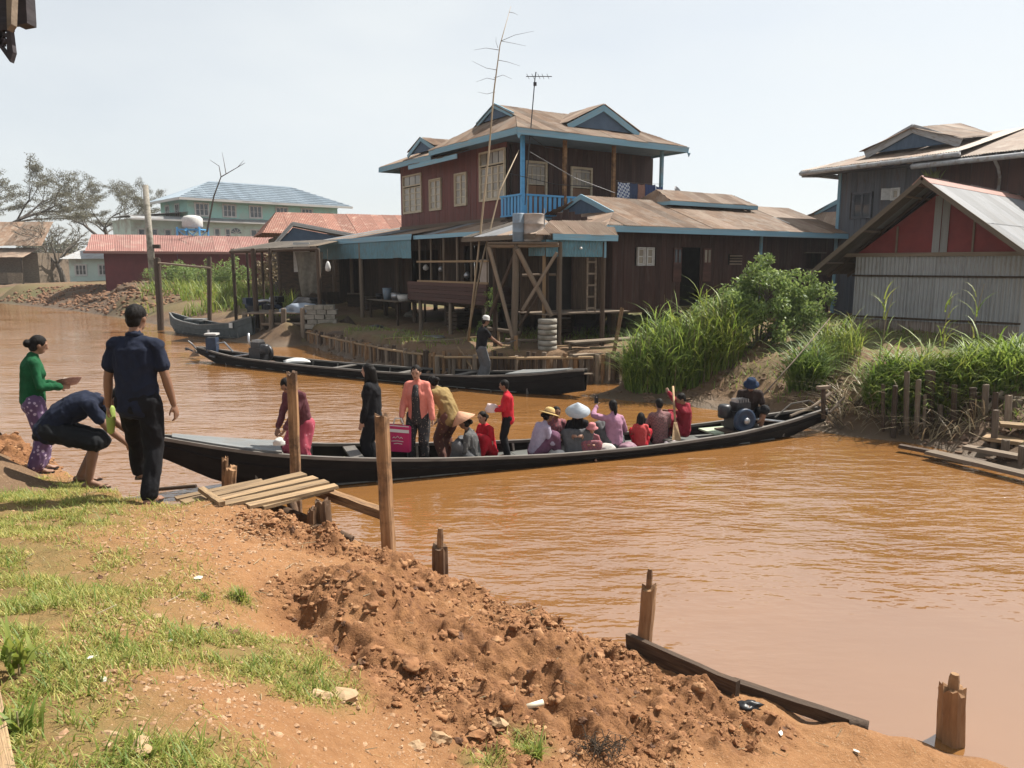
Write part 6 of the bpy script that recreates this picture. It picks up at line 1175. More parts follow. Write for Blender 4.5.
nboat, nprof, nL = long_boat('passenger_boat', 'long narrow dark wooden boat full of passengers, bow against the near bank', BA_, BB_,
    ([0, .05, .13, .28, .6, .8, .92, 1], [.05, .2, .42, .57, .6, .52, .34, .10]), ([0, .06, .14, .22, .35, .5, .65, .8, .92, 1], [.92, .74, .55, .42, .28, .18, .16, .22, .34, .46]),
    ([0, .05, .1, .18, .8, .92, 1], [.72, .3, .0, -.16, -.16, -.05, .22]), Mt['wood_black'], Mt['boat_gunwale'], .0, (.03, .15, Mt['boat_deck'], 4), (.24, .56, .7, .86))
ndir = (Vector(BB_) - Vector(BA_)).normalized(); nnor = Vector((-ndir.y, ndir.x))
def onboat(u, off=0, A=BA_, B=BB_):
    n_ = Vector((-(B[1] - A[1]), B[0] - A[0])).normalized() * off; q = online(u, 455, (A[0] + n_.x, A[1] + n_.y), (B[0] + n_.x, B[1] + n_.y)); return Vector((q.x, q.y, 0))
# painted floor mats and cargo seen inside
for k, (u, w_, mt, lab) in enumerate(((353, .5, (.42, .44, .40), 'pale grey board lying in the boat'), (330, .5, (.16, .30, .32), 'faded teal board on the boat floor behind the near post'), (395, .45, (.28, .36, .34), 'pale teal board by the woman in black'), (717, .55, (.40, .46, .33), 'pale green board on the boat stern'))):
    p = onboat(u, .1); o = MB().box((0, 0, 0), (w_, .5, .03)).build('seat_board', mat('paint%d' % k, mt, None, .6, 6, (1, 1, 1), .2), None); o.location = (p.x, p.y, .10 if u < 600 else .17); o.rotation_euler = (0, 0, math.atan2(ndir.y, ndir.x)); tag(o, lab, 'board')
for k, (u, c_, lab) in enumerate(((330, (.30, .36, .12), 'bundle of yellow-green greens in the boat'), (343, (.34, .36, .18), 'second bundle of pale greens in the boat'))):
    p = onboat(u, .25); lump('vegetable_bundle', lab, 'vegetables', (p.x, p.y, .14), (.24, .13, .11), mat('veg%d' % k, c_, None, .8, 14, (1, 1, 1), .5), 60 + k, 3, .4)
fboat, fprof, fL = long_boat('cargo_boat', 'long dark wooden boat moored along the far bank', (-10.9, 26.6), (1.85, 19.15),
    ([0, .06, .15, .3, .7, .88, .96, 1], [.05, .22, .45, .58, .62, .5, .25, .06]), ([0, .08, .18, .4, .6, .8, .92, 1], [.5, .38, .3, .26, .28, .38, .54, .72]),
    ([0, .06, .12, .85, .94, 1], [.3, .0, -.15, -.15, -.05, .2]), Mt['wood_black'], Mt['boat_gunwale'], .02, (.86, .97, Mt['boat_deck'], 3), (.45, .62, .75))
def onfar(u, off=0): return onboat(u, off, (-10.9, 26.6), (1.85, 19.15))
sb, sprof, sL = long_boat('skiff', 'small grey skiff with a white plate moored by the landing', (-17.1, 38.6), (-11.3, 33.6),
    ([0, .1, .3, .7, .9, 1], [.05, .3, .55, .6, .4, .06]), ([0, .15, .5, .85, 1], [.95, .7, .55, .75, 1.1]), ([0, .1, .9, 1], [.35, -.1, -.1, .3]), mat('skiff_hull', (.06, .072, .075), (.035, .042, .045), .7, 4, (1, 1, 1), .2), Mt['boat_deck'], .1, (.84, .97, Mt['boat_deck'], 3), (.3, .5), 6)
MB().box((sL * .86, -.47, .66), (.28, .02, .22)).build('name_plate', Mt['white_trim'], sb)
o = MB().box((0, 0, 0), (.9, .6, .06)).build('foam_sheet', Mt['boat_deck'], None); o.location = (-15.2, 37.0, .72); tag(o, 'pale slab resting across the grey skiff', 'slab')
# engines
def engine(name, label, loc, rz, s, wheel):
    o = empty(name, loc, rz, label, 'engine')
    b = MB().box((0, 0, .26 * s), (.42 * s, .3 * s, .34 * s)).build('block', Mt['dark_metal'], o); MB().box((.02 * s, 0, .5 * s), (.3 * s, .22 * s, .16 * s)).build('cylinder_head', Mt['dark_metal'], o)
    for k in range(5): MB().box((-.1 * s + k * .055 * s, 0, .6 * s), (.02 * s, .2 * s, .08 * s)).build('fin', Mt['steel'], o)
    Mx = Matrix.Rotation(R(90), 3, 'X')
    MB().lathe([(.03 * s, -.05 * s), (.2 * s, -.05 * s), (.22 * s, -.02 * s), (.22 * s, .04 * s), (.17 * s, .05 * s), (.15 * s, .02 * s), (.05 * s, .02 * s), (.04 * s, .06 * s), (.01, .06 * s)], (-.05 * s, -.22 * s, .28 * s), 22, Mx).build('flywheel', wheel, o, True)
    MB().lathe([(.0101, .0), (.06 * s, .0), (.06 * s, .02 * s), (.0101, .025 * s)], (-.05 * s, -.29 * s, .28 * s), 16, Mx).build('hub', Mt['steel'], o, True)
    MB().tube([(.2 * s, .05 * s, .45 * s), (.3 * s, .05 * s, .6 * s), (.3 * s, .05 * s, .8 * s)], .03 * s, 8).build('exhaust', Mt['steel'], o, True)
    MB().lathe([(.1 * s, 0), (.12 * s, .03 * s), (.12 * s, .2 * s), (.09 * s, .24 * s), (.03 * s, .24 * s)], (-.28 * s, .05 * s, .3 * s), 14).build('fuel_tank', Mt['dark_metal'], o, True)
    MB().box((0, 0, .06 * s), (.75 * s, .4 * s, .06 * s)).build('bed', Mt['wood_dark'], o); MB().tube([(.3 * s, 0, .25 * s), (1.1 * s, 0, .12 * s)], .025 * s, 6).build('shaft', Mt['steel'], o); return o
p = onfar(264, 0); engine('boat_engine', 'dark diesel engine with round flywheel in the far boat stern', (p.x, p.y, .08), math.atan2(-7.45, 12.75) + math.pi, 1.25, Mt['dark_metal'])
p = onboat(737, -.05); engine('boat_engine', 'blue-wheeled engine beside the boatman in the stern', (p.x, p.y, .12), math.atan2(ndir.y, ndir.x), 1.05, Mt['engine_blue'])
# far boat rudder gear and outboard frame
rg = empty('rudder_gear', (onfar(196).x, onfar(196).y, .4), 0, 'propeller shaft and steering gear at the far boat stern', 'steering gear'); g0 = rg.location.copy(); Y0 = onfar(196).y
MB().tube([aty(215, 357, 25.6) - g0, aty(195, 352, Y0 + .6) - g0, aty(186, 348, Y0 + .9) - g0], .03, 6).build('shaft', Mt['dark_metal'], rg); MB().prism([aty(189, 357, Y0 + .6) - g0, aty(200, 356, Y0 + .5) - g0, aty(195, 349, Y0 + .5) - g0], (0, .04, 0)).build('rudder_blade', Mt['wood_grey'], rg)
MB().tube([aty(199, 352, Y0 + .2) - g0, aty(192, 344, Y0 + .4) - g0, aty(188, 341, Y0 + .4) - g0], .03, 6).build('tiller', Mt['dark_metal'], rg); MB().tube([aty(204, 352, Y0) - g0, aty(209, 344, Y0) - g0], .03, 6).build('tiller', Mt['wood_dark'], rg); MB().lathe([(.01, -.05), (.07, -.04), (.07, .04), (.01, .05)], aty(187, 349, Y0 + .9) - g0, 10).build('propeller_hub', Mt['dark_metal'], rg)
ob = empty('outboard_frame', (onfar(219).x, onfar(219).y, .25), 0, 'blue engine frame with white cap standing in the far boat', 'engine'); g0 = ob.location.copy(); Y0 = onfar(219).y
MB().box((0, 0, .35), (.34, .3, .5)).build('casing', Mt['engine_blue'], ob); MB().box((0, 0, .72), (.4, .34, .06)).build('cap', Mt['white_trim'], ob); MB().tube([(.2, -.1, .4), (.45, -.1, .45), (.75, -.1, .1)], .03, 6).build('handle', Mt['steel'], ob); MB().tube([(-.15, .1, .75), (-.15, .1, .85)], .04, 6).build('filler', Mt['steel'], ob)
p = onfar(300, .1); lump('white_sack', 'white sack lying in the far boat behind the bending woman', 'sack', (p.x, p.y, .24), (.45, .22, .12), Mt['white_trim'], 71, 3, .3)
p = onfar(540, 0)
for k in range(4): q = onfar(530 + k * 12, -.05); o = plank('cargo_plank', (q.x - .5, q.y + .3, .47 + .02 * k), (q.x + .6, q.y - .32, .55 + .02 * k), .16, .03, Mt['wood_grey']); tag(o, ['leftmost loose board lying on the far boat bow', 'second loose board from left on the far boat bow', 'third loose board from left on the far boat bow', 'loose board nearest the tip of the far boat bow'][k], 'board', 'boards on the far boat')
# stern gear of the passenger boat, long bamboo punting pole
sg = empty('stern_gear', (onboat(800).x, onboat(800).y, .3), math.atan2(ndir.y, ndir.x), 'propeller frame and ropes at the passenger boat stern', 'stern gear')
MB().tube([(-.3, 0, .05), (.25, 0, .2), (.75, .05, .45)], .03, 6).build('shaft', Mt['wood_grey'], sg); MB().tube([(.3, -.25, .0), (.3, -.2, .6)], .045, 6).build('post', Mt['wood_dark'], sg); MB().box((.3, -.2, .62), (.28, .1, .06)).build('cap', Mt['wood_grey'], sg); MB().tube([(-.5, .2, 0), (-.1, .22, .25), (.3, .15, .3), (.6, -.1, .05)], .018, 6).build('rope', Mt['rope'], sg); MB().tube([(.5, -.2, .1), (.9, -.15, .38)], .025, 6).build('strut', Mt['wood_grey'], sg)
a = aty(757, 402, onboat(757).y + .2); b = aty(830, 318, onboat(757).y + 2.2); o = MB().tube([a, a.lerp(b, .5) + Vector((0, 0, -.03)), b], [.016, .014, .009], 7).build('punting_pole', Mt['wood_grey'], None, True); tag(o, 'long bamboo pole slanting up behind the boatman', 'pole')
# ================================================================== people
def _ring(c, a, b, n=14): return [c + a * math.cos(2 * math.pi * i / n) + b * math.sin(2 * math.pi * i / n) for i in range(n)]
def loft(mb, rings):                     # rings of (centre, right*rx, fwd*ry); closed with domes
    n = 14; P = []
    c, a, b = rings[0]; d = (rings[0][0] - rings[1][0]).normalized(); rr = (a.length + b.length) / 2
    P += [_ring(c + d * rr * .5, a * .35, b * .35), _ring(c + d * rr * .3, a * .8, b * .8)]
    P += [_ring(*r_) for r_ in rings]
    c, a, b = rings[-1]; d = (rings[-1][0] - rings[-2][0]).normalized(); rr = (a.length + b.length) / 2
    P += [_ring(c + d * rr * .3, a * .8, b * .8), _ring(c + d * rr * .5, a * .35, b * .35)]
    k = len(P); V = [p for r_ in P for p in r_]
    mb.add(V, [(i * n + j, i * n + (j + 1) % n, (i + 1) * n + (j + 1) % n, (i + 1) * n + j) for i in range(k - 1) for j in range(n)] + [tuple(range(n))[::-1], tuple((k - 1) * n + j for j in range(n))])
def rcone(mb, A, B, ra, rb, n=10):
    A = Vector(A); B = Vector(B); d = B - A
    if d.length < 1e-5: d = Vector((0, 0, 1e-3)); B = A + d
    d.normalize(); pts = []; rad = []
    for t in (80, 50, 20): pts.append(A - d * ra * math.sin(R(t))); rad.append(ra * math.cos(R(t)))
    pts += [A, (A + B) / 2, B]; rad += [ra, (ra + rb) / 2, rb]
    for t in (20, 50, 80): pts.append(B + d * rb * math.sin(R(t))); rad.append(rb * math.cos(R(t)))
    mb.tube(pts, rad, n)
def chain(mb, pts, rad, n=10):
    for i in range(len(pts) - 1): rcone(mb, pts[i], pts[i + 1], rad[i], rad[i + 1], n)
def ellip(mb, c, x, y, z, n=14, m=9):
    V = []; c = Vector(c)
    for i in range(1, m):
        t = math.pi * i / m
        for j in range(n): a = 2 * math.pi * j / n; V.append(c + x * (math.sin(t) * math.cos(a)) + y * (math.sin(t) * math.sin(a)) + z * math.cos(t))
    k = m - 1; top = len(V); V += [c + z, c - z]
    mb.add(V, [(i * n + j, (i + 1) * n + j, (i + 1) * n + (j + 1) % n, i * n + (j + 1) % n) for i in range(k - 1) for j in range(n)] + [(top, j, (j + 1) % n) for j in range(n)] + [(top + 1, (k - 1) * n + (j + 1) % n, (k - 1) * n + j) for j in range(n)])
TMP = bpy.data.scenes.new('workbench')
def solid(name, mb, vox, m, parent, smooth=4, wrinkle=0, ws=16, seed=0):
    me = mb.mesh(name); b = bmesh.new(); b.from_mesh(me); bmesh.ops.recalc_face_normals(b, faces=b.faces); b.to_mesh(me); b.free()
    o = bpy.data.objects.new(name, me); TMP.collection.objects.link(o); r = o.modifiers.new('r', 'REMESH'); r.mode = 'VOXEL'; r.voxel_size = vox; r.use_smooth_shade = True
    s = o.modifiers.new('s', 'SMOOTH'); s.factor = .5; s.iterations = smooth
    vl = TMP.view_layers[0]; vl.update(); dg = vl.depsgraph; ev = o.evaluated_get(dg); nm = bpy.data.meshes.new_from_object(ev); o.modifiers.clear(); TMP.collection.objects.unlink(o); COL.objects.link(o); o.data = nm; bpy.data.meshes.remove(me)
    if wrinkle:
        k = len(nm.vertices); co = np.empty(k * 3, np.float32); no = np.empty(k * 3, np.float32); nm.vertices.foreach_get('co', co); nm.vertices.foreach_get('normal', no); co = co.reshape(-1, 3); no = no.reshape(-1, 3)
        q_ = co * np.array([ws, ws, ws * .6]) + seed * 3.1; q_ = q_ + .5 * np.stack([fbm(q_ * .7 + 5, 2, seed + 1), fbm(q_ * .7 + 9, 2, seed + 2), fbm(q_ * .7 + 13, 2, seed + 3)], 1); w_ = .85 - 1.6 * np.abs(fbm(q_, 3, seed, .45)); co = co + no * (w_ * wrinkle)[:, None]; nm.vertices.foreach_set('co', co.astype(np.float32).ravel()); nm.update()
    nm.polygons.foreach_set('use_smooth', [True] * len(nm.polygons)); nm.name = name; nm.materials.clear(); nm.materials.append(m); o.parent = parent; return o
def ik(Sx, T, l1, l2, pole):
    d = T - Sx; L = d.length
    if L > (l1 + l2) * .995: T = Sx + d * ((l1 + l2) * .995 / L); d = T - Sx; L = d.length
    d = d / L; a = (l1 * l1 - l2 * l2 + L * L) / (2 * L); h = math.sqrt(max(l1 * l1 - a * a, 0)); p = pole - d * pole.dot(d)
    if p.length < 1e-4: p = Vector((0, 1, 0)) - d * d.y
    return Sx + d * a + p.normalized() * h, T
V3 = lambda *a: Vector(a)
Mt['skin'] = mat('skin', (.20, .105, .065), (.16, .082, .05), .55, 6, (1, 1, 1), .1, rnd=.06, spec=.35); Mt['skin_light'] = mat('skin_light', (.33, .19, .13), (.28, .155, .105), .55, 6, (1, 1, 1), .1, rnd=.06, spec=.35)
Mt['hair'] = mat('hair', (.012, .010, .009), (.006, .005, .005), .65, 30, (4, 4, .5), .4, rnd=0, spec=.12); Mt['eye'] = mat('eye', (.012, .01, .01), None, .2, 3, (1, 1, 1), 0, rnd=0); Mt['lip'] = mat('lip', (.22, .07, .055), None, .5, 3, (1, 1, 1), 0, rnd=0)
def person(label, loc, rz, h, P, top, sleeve, bottom, bkind, hair='short', hat=None, fem=False, vox=.0165, skin='skin', face=False, shoes=None, open_front=None, group=None, seed=0, wr=.013):
    s = h / 1.7; o = empty('person', loc, R(rz), label, 'person', group)
    pel = V3(*P.get('pelvis', (0, 0, .93))); lean, tw, sd_ = R(P.get('lean', 3)), R(P.get('twist', 0)), R(P.get('side', 0))
    up0 = V3(0, 0, 1)
    def tdir(f): M = Matrix.Rotation(tw * f, 3, 'Z') @ Matrix.Rotation(sd_ * f, 3, 'Y') @ Matrix.Rotation(-lean * f, 3, 'X'); return M
    hip_r = Matrix.Rotation(-lean * .35, 3, 'X') @ V3(1, 0, 0); M0, M1, M2 = tdir(.55), tdir(.85), tdir(1.1)
    waist = pel + M0 @ V3(0, 0, .14); chest = waist + M1 @ V3(0, 0, .19); nb = chest + M2 @ V3(0, -.01, .19); neck = nb + M2 @ V3(0, .015, .06)
    hp, hy = P.get('head', (0, 0)); MH = Matrix.Rotation(tw, 3, 'Z') @ Matrix.Rotation(R(hy), 3, 'Z') @ Matrix.Rotation(-(lean * P.get('hf', .5) + R(hp)), 3, 'X'); hc_ = neck + MH @ V3(0, .025, .115)
    sw = .145 if fem else .172; hw = .10 if fem else .095; X = V3(1, 0, 0); Y = V3(0, 1, 0); Z = V3(0, 0, 1)
    shj = [nb + M2 @ V3(e * sw, 0, -.062) for e in (-1, 1)]; hipj = [pel + hip_r * (e * hw) + V3(0, 0, -.03) for e in (-1, 1)]
    A = []; Lg = []
    for i, e in enumerate((-1, 1)):
        T = V3(*P['hands'][i]) if P.get('hands') and P['hands'][i] else shj[i] + V3(e * .07, .03, -.55)
        el, wr_ = ik(shj[i], T, .285, .255, V3(*P.get('elbow', [(-.5, -.8, -.3), (.5, -.8, -.3)])[i])); A.append((shj[i], el, wr_))
        Ft = V3(*P['feet'][i]) if P.get('feet') else V3(e * .1, 0, .075)
        kn, an = ik(hipj[i], Ft, .43, .42, V3(*P.get('knee', [(-.1, 1, .1), (.1, 1, .1)])[i])); Lg.append((hipj[i], kn, an))
    G = lambda v: v * s
    def torso(mb, inf, lo=-.06, fluff=1.0, cut=True):
        wx = 1.0 if not fem else .93; bx = inf * 1.0
        rg = [(pel + M0 @ V3(0, 0, lo), (.155 if not fem else .165) + bx, .115 + bx, M0), (pel + M0 @ V3(0, 0, .05), .152 + bx, .11 + bx, M0), (waist, .135 * wx + bx * fluff, .1 + bx * fluff, M0.lerp(M1, .5)), (chest, .158 * wx + bx, .118 + bx, M1), (nb + M2 @ V3(0, 0, -.1), .16 * wx + bx, .105 + bx, M2), (nb + M2 @ V3(0, 0, -.03), .10 + bx * .6, .075 + bx * .6, M2)]
        loft(mb, [(G(c), G(M_ @ X) * a, G(M_ @ Y) * b) for c, a, b, M_ in rg])
        for i in (0, 1): rcone(mb, G(nb + M2 @ V3(0, 0, -.05)), G(shj[i]), (.052 + inf) * s, (.048 + inf) * s)
        if fem:
            for e in (-1, 1): ellip(mb, G(chest + M1 @ V3(e * .062, .072, .0)), G(M1 @ X) * (.058 + inf), G(M1 @ Y) * (.045 + inf), G(M1 @ Z) * (.06 + inf))
    b = MB(); torso(b, 0); k = .93 if fem else 1
    for i, e in enumerate((-1, 1)):
        S_, E_, W_ = A[i]; chain(b, [G(S_), G(S_.lerp(E_, .5)), G(E_), G(E_.lerp(W_, .3)), G(W_)], [x * s * k for x in (.053, .046, .038, .04, .026)])
        H_, K_, N_ = Lg[i]; chain(b, [G(H_), G(H_.lerp(K_, .5)), G(K_), G(K_.lerp(N_, .3)), G(N_)], [x * s * k for x in (.088, .072, .052, .055, .036)])
        fd = V3(*P.get('footdir', [(-.1, 1, 0), (.1, 1, 0)])[i]).normalized(); hl = N_ + fd * -.04 + V3(0, 0, -.04); bl = N_ + fd * .12 + V3(0, 0, -.052); to = N_ + fd * .185 + V3(0, 0, -.056)
        chain(b, [G(hl), G(bl), G(to)], [.034 * s, .03 * s, .018 * s]); rcone(b, G(N_), G(bl), .034 * s, .03 * s); sdv = fd.cross(Z)
        for j in range(-2, 3): rcone(b, G(bl + sdv * (j * .016)), G(to + sdv * (j * .017) - fd * abs(j + e * -1) * .012), .015 * s, .009 * s, 6)
        # hand: palm, four fingers with a knuckle bend, thumb on the inner side
        fa = (W_ - E_).normalized(); inn = V3(-e, .35, 0); inn = (inn - fa * inn.dot(fa)).normalized(); wd = fa.cross(inn) * (1 if e > 0 else -1); wd.normalize()
        pc_ = W_ + fa * .075; ellip(b, G(W_ + fa * .05), G(wd) * .036, G(inn) * .016, G(fa) * .058, 10, 7); cu = P.get('curl', [.5, .5])[i]
        for j in range(4):
            r0 = W_ + fa * .085 + wd * ((j - 1.5) * .0175); L1 = (.042, .046, .043, .034)[j]; d1 = (fa + inn * cu * .7).normalized(); d2 = (fa * (1 - cu) + inn * (cu * 1.6 + .1)).normalized(); p1 = r0 + d1 * L1; chain(b, [G(r0), G(p1), G(p1 + d2 * L1 * .85)], [.0095 * s, .0088 * s, .0075 * s], 6)
        t0 = W_ + fa * .025 + wd * (-.03 if True else .03); d1 = (fa * .7 - wd * .55 + inn * .35).normalized(); chain(b, [G(t0), G(t0 + d1 * .04), G(t0 + d1 * .045 + (fa + inn * .4) * .026)], [.012 * s, .010 * s, .008 * s], 6)
    rcone(b, G(nb), G(neck + (hc_ - neck) * .5), .054 * s * k, .05 * s * k)
    hx, hyv, hz = MH @ X, MH @ Y, MH @ Z; f = 1.0 + max(0, (1.45 - h)) * .45; q = s * f
    hcw = G(hc_) + hz * (.02 * s * (f - 1) * 5)
    ellip(b, hcw + hz * .012 * q, hx * .073 * q, hyv * .092 * q, hz * .098 * q); ellip(b, hcw - hz * .05 * q + hyv * .028 * q, hx * .054 * q, hyv * .058 * q, hz * .062 * q)
    rcone(b, hcw + hyv * .088 * q + hz * .012 * q, hcw + hyv * .1 * q - hz * .022 * q, .009 * q, .014 * q, 8); ellip(b, hcw + hyv * .075 * q - hz * .062 * q, hx * .024 * q, hyv * .014 * q, hz * .014 * q, 8, 6)
    for e in (-1, 1): ellip(b, hcw + hx * e * .074 * q - hyv * .005 * q - hz * .01 * q, hx * .012 * q, hyv * .022 * q, hz * .032 * q, 8, 6); ellip(b, hcw + hx * e * .035 * q + hyv * .074 * q + hz * .03 * q, hx * .026 * q, hyv * .014 * q, hz * .012 * q, 8, 6)
    body = solid('body', b, vox * .82, Mt[skin], o, 2)
    if face:
        for e in (-1, 1): m_ = MB(); ellip(m_, hcw + hx * e * .032 * q + hyv * .083 * q + hz * .012 * q, hx * .013 * q, hyv * .008 * q, hz * .007 * q, 10, 6); m_.build('eye', Mt['eye'], o, True); m_ = MB(); rcone(m_, hcw + hx * e * .02 * q + hyv * .088 * q + hz * .032 * q, hcw + hx * e * .048 * q + hyv * .08 * q + hz * .034 * q, .004 * q, .003 * q, 6); m_.build('eyebrow', Mt['hair'], o, True)
        m_ = MB(); ellip(m_, hcw + hyv * .086 * q - hz * .048 * q, hx * .022 * q, hyv * .006 * q, hz * .008 * q, 10, 6); m_.build('lips', Mt['lip'], o, True)
    # shirt
    t_ = MB(); torso(t_, .022, -.1 if bkind != 'longyi' else -.03, 1.6); sl = {'short': .62, 'long': 1.0, 'none': .12}[sleeve]
    for i in (0, 1):
        S_, E_, W_ = A[i]
        if sleeve == 'long': chain(t_, [G(S_), G(S_.lerp(E_, .5)), G(E_), G(E_.lerp(W_, .95))], [x * s for x in (.064, .060, .054, .043)])
        else: chain(t_, [G(S_), G(S_.lerp(E_, sl))], [.063 * s, (.064 if sl > .3 else .06) * s])
    rcone(t_, G(nb), G(nb + (neck - nb) * .4), .066 * s, .06 * s)
    tp_ = solid('shirt', t_, vox, top, o, 4, wr * s, 9 / s, seed)
    if open_front is not None:           # the inner dress shows where the cardigan hangs open
        m_ = MB(); loft(m_, [(G(pel + M0 @ V3(0, .07, -.12)), G(M0 @ X) * .10, G(M0 @ Y) * .125), (G(waist + M1 @ V3(0, .075, 0)), G(M1 @ X) * .075, G(M1 @ Y) * .115), (G(chest + M1 @ V3(0, .085, 0)), G(M1 @ X) * .075, G(M1 @ Y) * .115), (G(nb + M2 @ V3(0, .06, -.05)), G(M2 @ X) * .055, G(M2 @ Y) * .08)]); solid('dress_front', m_, vox, open_front, o, 3)
    # lower garment
    t_ = MB(); loft(t_, [(G(pel + M0 @ V3(0, 0, -.09)), G(X) * .160, G(Y) * .125), (G(pel + M0 @ V3(0, 0, 0)), G(M0 @ X) * .162, G(M0 @ Y) * .122), (G(pel + M0 @ V3(0, 0, .07)), G(M0 @ X) * .148, G(M0 @ Y) * .108)])
    if bkind == 'trousers' or bkind == 'shorts':
        for i in (0, 1):
            H_, K_, N_ = Lg[i]
            if bkind == 'trousers': chain(t_, [G(H_), G(H_.lerp(K_, .5)), G(K_), G(K_.lerp(N_, .5)), G(K_.lerp(N_, .93))], [x * s for x in (.102, .092, .078, .072, .068)])
            else: chain(t_, [G(H_), G(H_.lerp(K_, .5)), G(H_.lerp(K_, 1.02))], [x * s for x in (.112, .105, .098)])
    else:
        end = .9 if bkind == 'longyi' else .35
        for j in range(6):
            f_ = j / 5; p_ = [Lg[0][q_].lerp(Lg[1][q_], f_) for q_ in range(3)]; e_ = p_[1].lerp(p_[2], end); chain(t_, [G(p_[0]), G(p_[0].lerp(p_[1], .5)), G(p_[1]), G(e_)], [x * s for x in (.115, .105, .095, .088)])
    solid({'trousers': 'trousers', 'shorts': 'shorts'}.get(bkind, 'skirt'), t_, vox, bottom, o, 4, wr * 1.3 * s, 7 / s, seed + 5)
    # hair
    t_ = MB()
    ellip(t_, hcw + hz * .028 * q - hyv * .016 * q, hx * .083 * q, hyv * .096 * q, hz * .094 * q)
    if hair == 'short': ellip(t_, hcw - hz * .03 * q - hyv * .05 * q, hx * .07 * q, hyv * .045 * q, hz * .06 * q)
    if hair in ('bun', 'long', 'tied'): ellip(t_, hcw - hz * .03 * q - hyv * .045 * q, hx * .078 * q, hyv * .055 * q, hz * .075 * q)
    if hair == 'bun': ellip(t_, hcw - hz * .015 * q - hyv * .125 * q, hx * .05 * q, hyv * .045 * q, hz * .05 * q)
    if hair == 'long': chain(t_, [hcw - hyv * .06 * q, hcw - hyv * .085 * q - Z * .14 * q, hcw - hyv * .075 * q - Z * .30 * q], [.075 * q, .07 * q, .045 * q]); [chain(t_, [hcw + hx * e * .07 * q - hyv * .01 * q, hcw + hx * e * .085 * q - Z * .16 * q, hcw + hx * e * .08 * q - Z * .26 * q], [.03 * q, .028 * q, .018 * q]) for e in (-1, 1)]
    if hair == 'tied': chain(t_, [hcw - hyv * .09 * q, hcw - hyv * .12 * q - Z * .12 * q, hcw - hyv * .1 * q - Z * .2 * q], [.035 * q, .035 * q, .018 * q])
    solid('hair', t_, vox * .85, Mt['hair'], o, 2, .004 * s, 26, seed + 9)
    MHat = Matrix((hx, hyv, hz)).transposed(); ht = P.get('hat_tilt', 0); MHat = MHat @ Matrix.Rotation(R(ht), 3, 'X')
    if hat == 'cone': MB().lathe([(.235 * q, -.02 * q), (.24 * q, -.012 * q), (.13 * q, .085 * q), (.02 * q, .175 * q), (.001, .178 * q), (.001, .165 * q), (.12 * q, .07 * q), (.235 * q, -.02 * q)], hcw + hz * .05 * q, 28, MHat).build('hat', P['hatm'], o, True)
    if hat in ('brim', 'cap', 'bucket'):
        br = {'brim': .2, 'bucket': .15, 'cap': .105}[hat]; dr = -.03 if hat == 'bucket' else -.012
        MB().lathe([(br * q, dr * q), (br * 1.01 * q, (dr + .008) * q), (.1 * q, .012 * q), (.095 * q, .05 * q), (.085 * q, .09 * q), (.05 * q, .112 * q), (.001, .118 * q), (.001, .1 * q), (.08 * q, .05 * q), (.09 * q, 0), (br * q, dr * q)], hcw + hz * .045 * q, 26, MHat).build('hat', P['hatm'], o, True)
        if hat == 'brim': MB().lathe([(.1 * q, .012 * q), (.106 * q, .02 * q), (.102 * q, .04 * q), (.094 * q, .042 * q)], hcw + hz * .045 * q, 26, MHat).build('hat_band', Mt['straw_band'], o, True)
        if hat == 'cap': MB().prism([hcw + hz * .055 * q + hyv * .08 * q + hx * x_ * q for x_ in (-.07, .07)] + [hcw + hz * .045 * q + hyv * .17 * q + hx * x_ * q for x_ in (.05, -.05)], hz * .006 * q).build('visor', P['hatm'], o)
    if shoes is not None:
        for i in (0, 1):
            N_ = Lg[i][2]; fd = V3(*P.get('footdir', [(-.1, 1, 0), (.1, 1, 0)])[i]).normalized(); sdv = fd.cross(Z).normalized(); c0_ = N_ + V3(0, 0, -.078); out = []
            for t in np.linspace(0, 2 * math.pi, 16)[:-1]: out.append(G(c0_ + fd * (.06 + .145 * math.cos(t)) + sdv * (.048 + .008 * math.cos(t)) * math.sin(t)))
            sn = MB().prism(out, (0, 0, .016 * s)).build('sandal', shoes, o); MB().tube([G(c0_ + fd * .04 + sdv * .045 + V3(0, 0, .02)), G(c0_ + fd * .1 + V3(0, 0, .06)), G(c0_ + fd * .04 - sdv * .045 + V3(0, 0, .02))], .006 * s, 6).build('strap', shoes, sn)
    o['wr'] = 1; del o['wr']
    return o, dict(A=A, s=s, hc=hc_, pel=pel, nb=nb, o=o)
def hand_at(inf, i): o = inf['o']; return o.matrix_basis @ (inf['A'][i][2] * inf['s'])
Mt['straw_band'] = mat('straw_band', (.24, .15, .07), None, .8, 10, (1, 1, 1), .2); strawm = mat('straw_hat', (.50, .36, .15), (.40, .27, .10), .8, 20, (1, 1, 4), .4, rnd=0); strawp = mat('straw_pink', (.48, .27, .17), (.38, .2, .12), .8, 20, (1, 1, 4), .4, rnd=0); whitehat = mat('white_hat', (.34, .38, .42), (.27, .31, .35), .6, 12, (1, 1, 3), .2, rnd=0)
navy = fabric('navy_polo', (.014, .018, .034)); black = fabric('black_cloth', (.010, .010, .012)); green = fabric('green_knit', (.010, .075, .030), (.007, .05, .02)); maroon = fabric('maroon_knit', (.10, .035, .042)); khaki = fabric('khaki', (.25, .175, .075), (.18, .125, .05)); pinkc = fabric('salmon_cardigan', (.55, .19, .15), (.44, .14, .11)); redc = fabric('red_shirt', (.42, .018, .03), (.30, .012, .02)); lilac = fabric('lilac_shirt', (.34, .30, .38), (.25, .22, .29)); pinkl = fabric('pink_lilac', (.36, .19, .27), (.27, .14, .20)); greyl = fabric('grey_longyi', (.10, .10, .105)); slate = fabric('slate_shorts', (.014, .015, .017)); wine = fabric('wine_shirt', (.21, .02, .032), (.15, .014, .022))
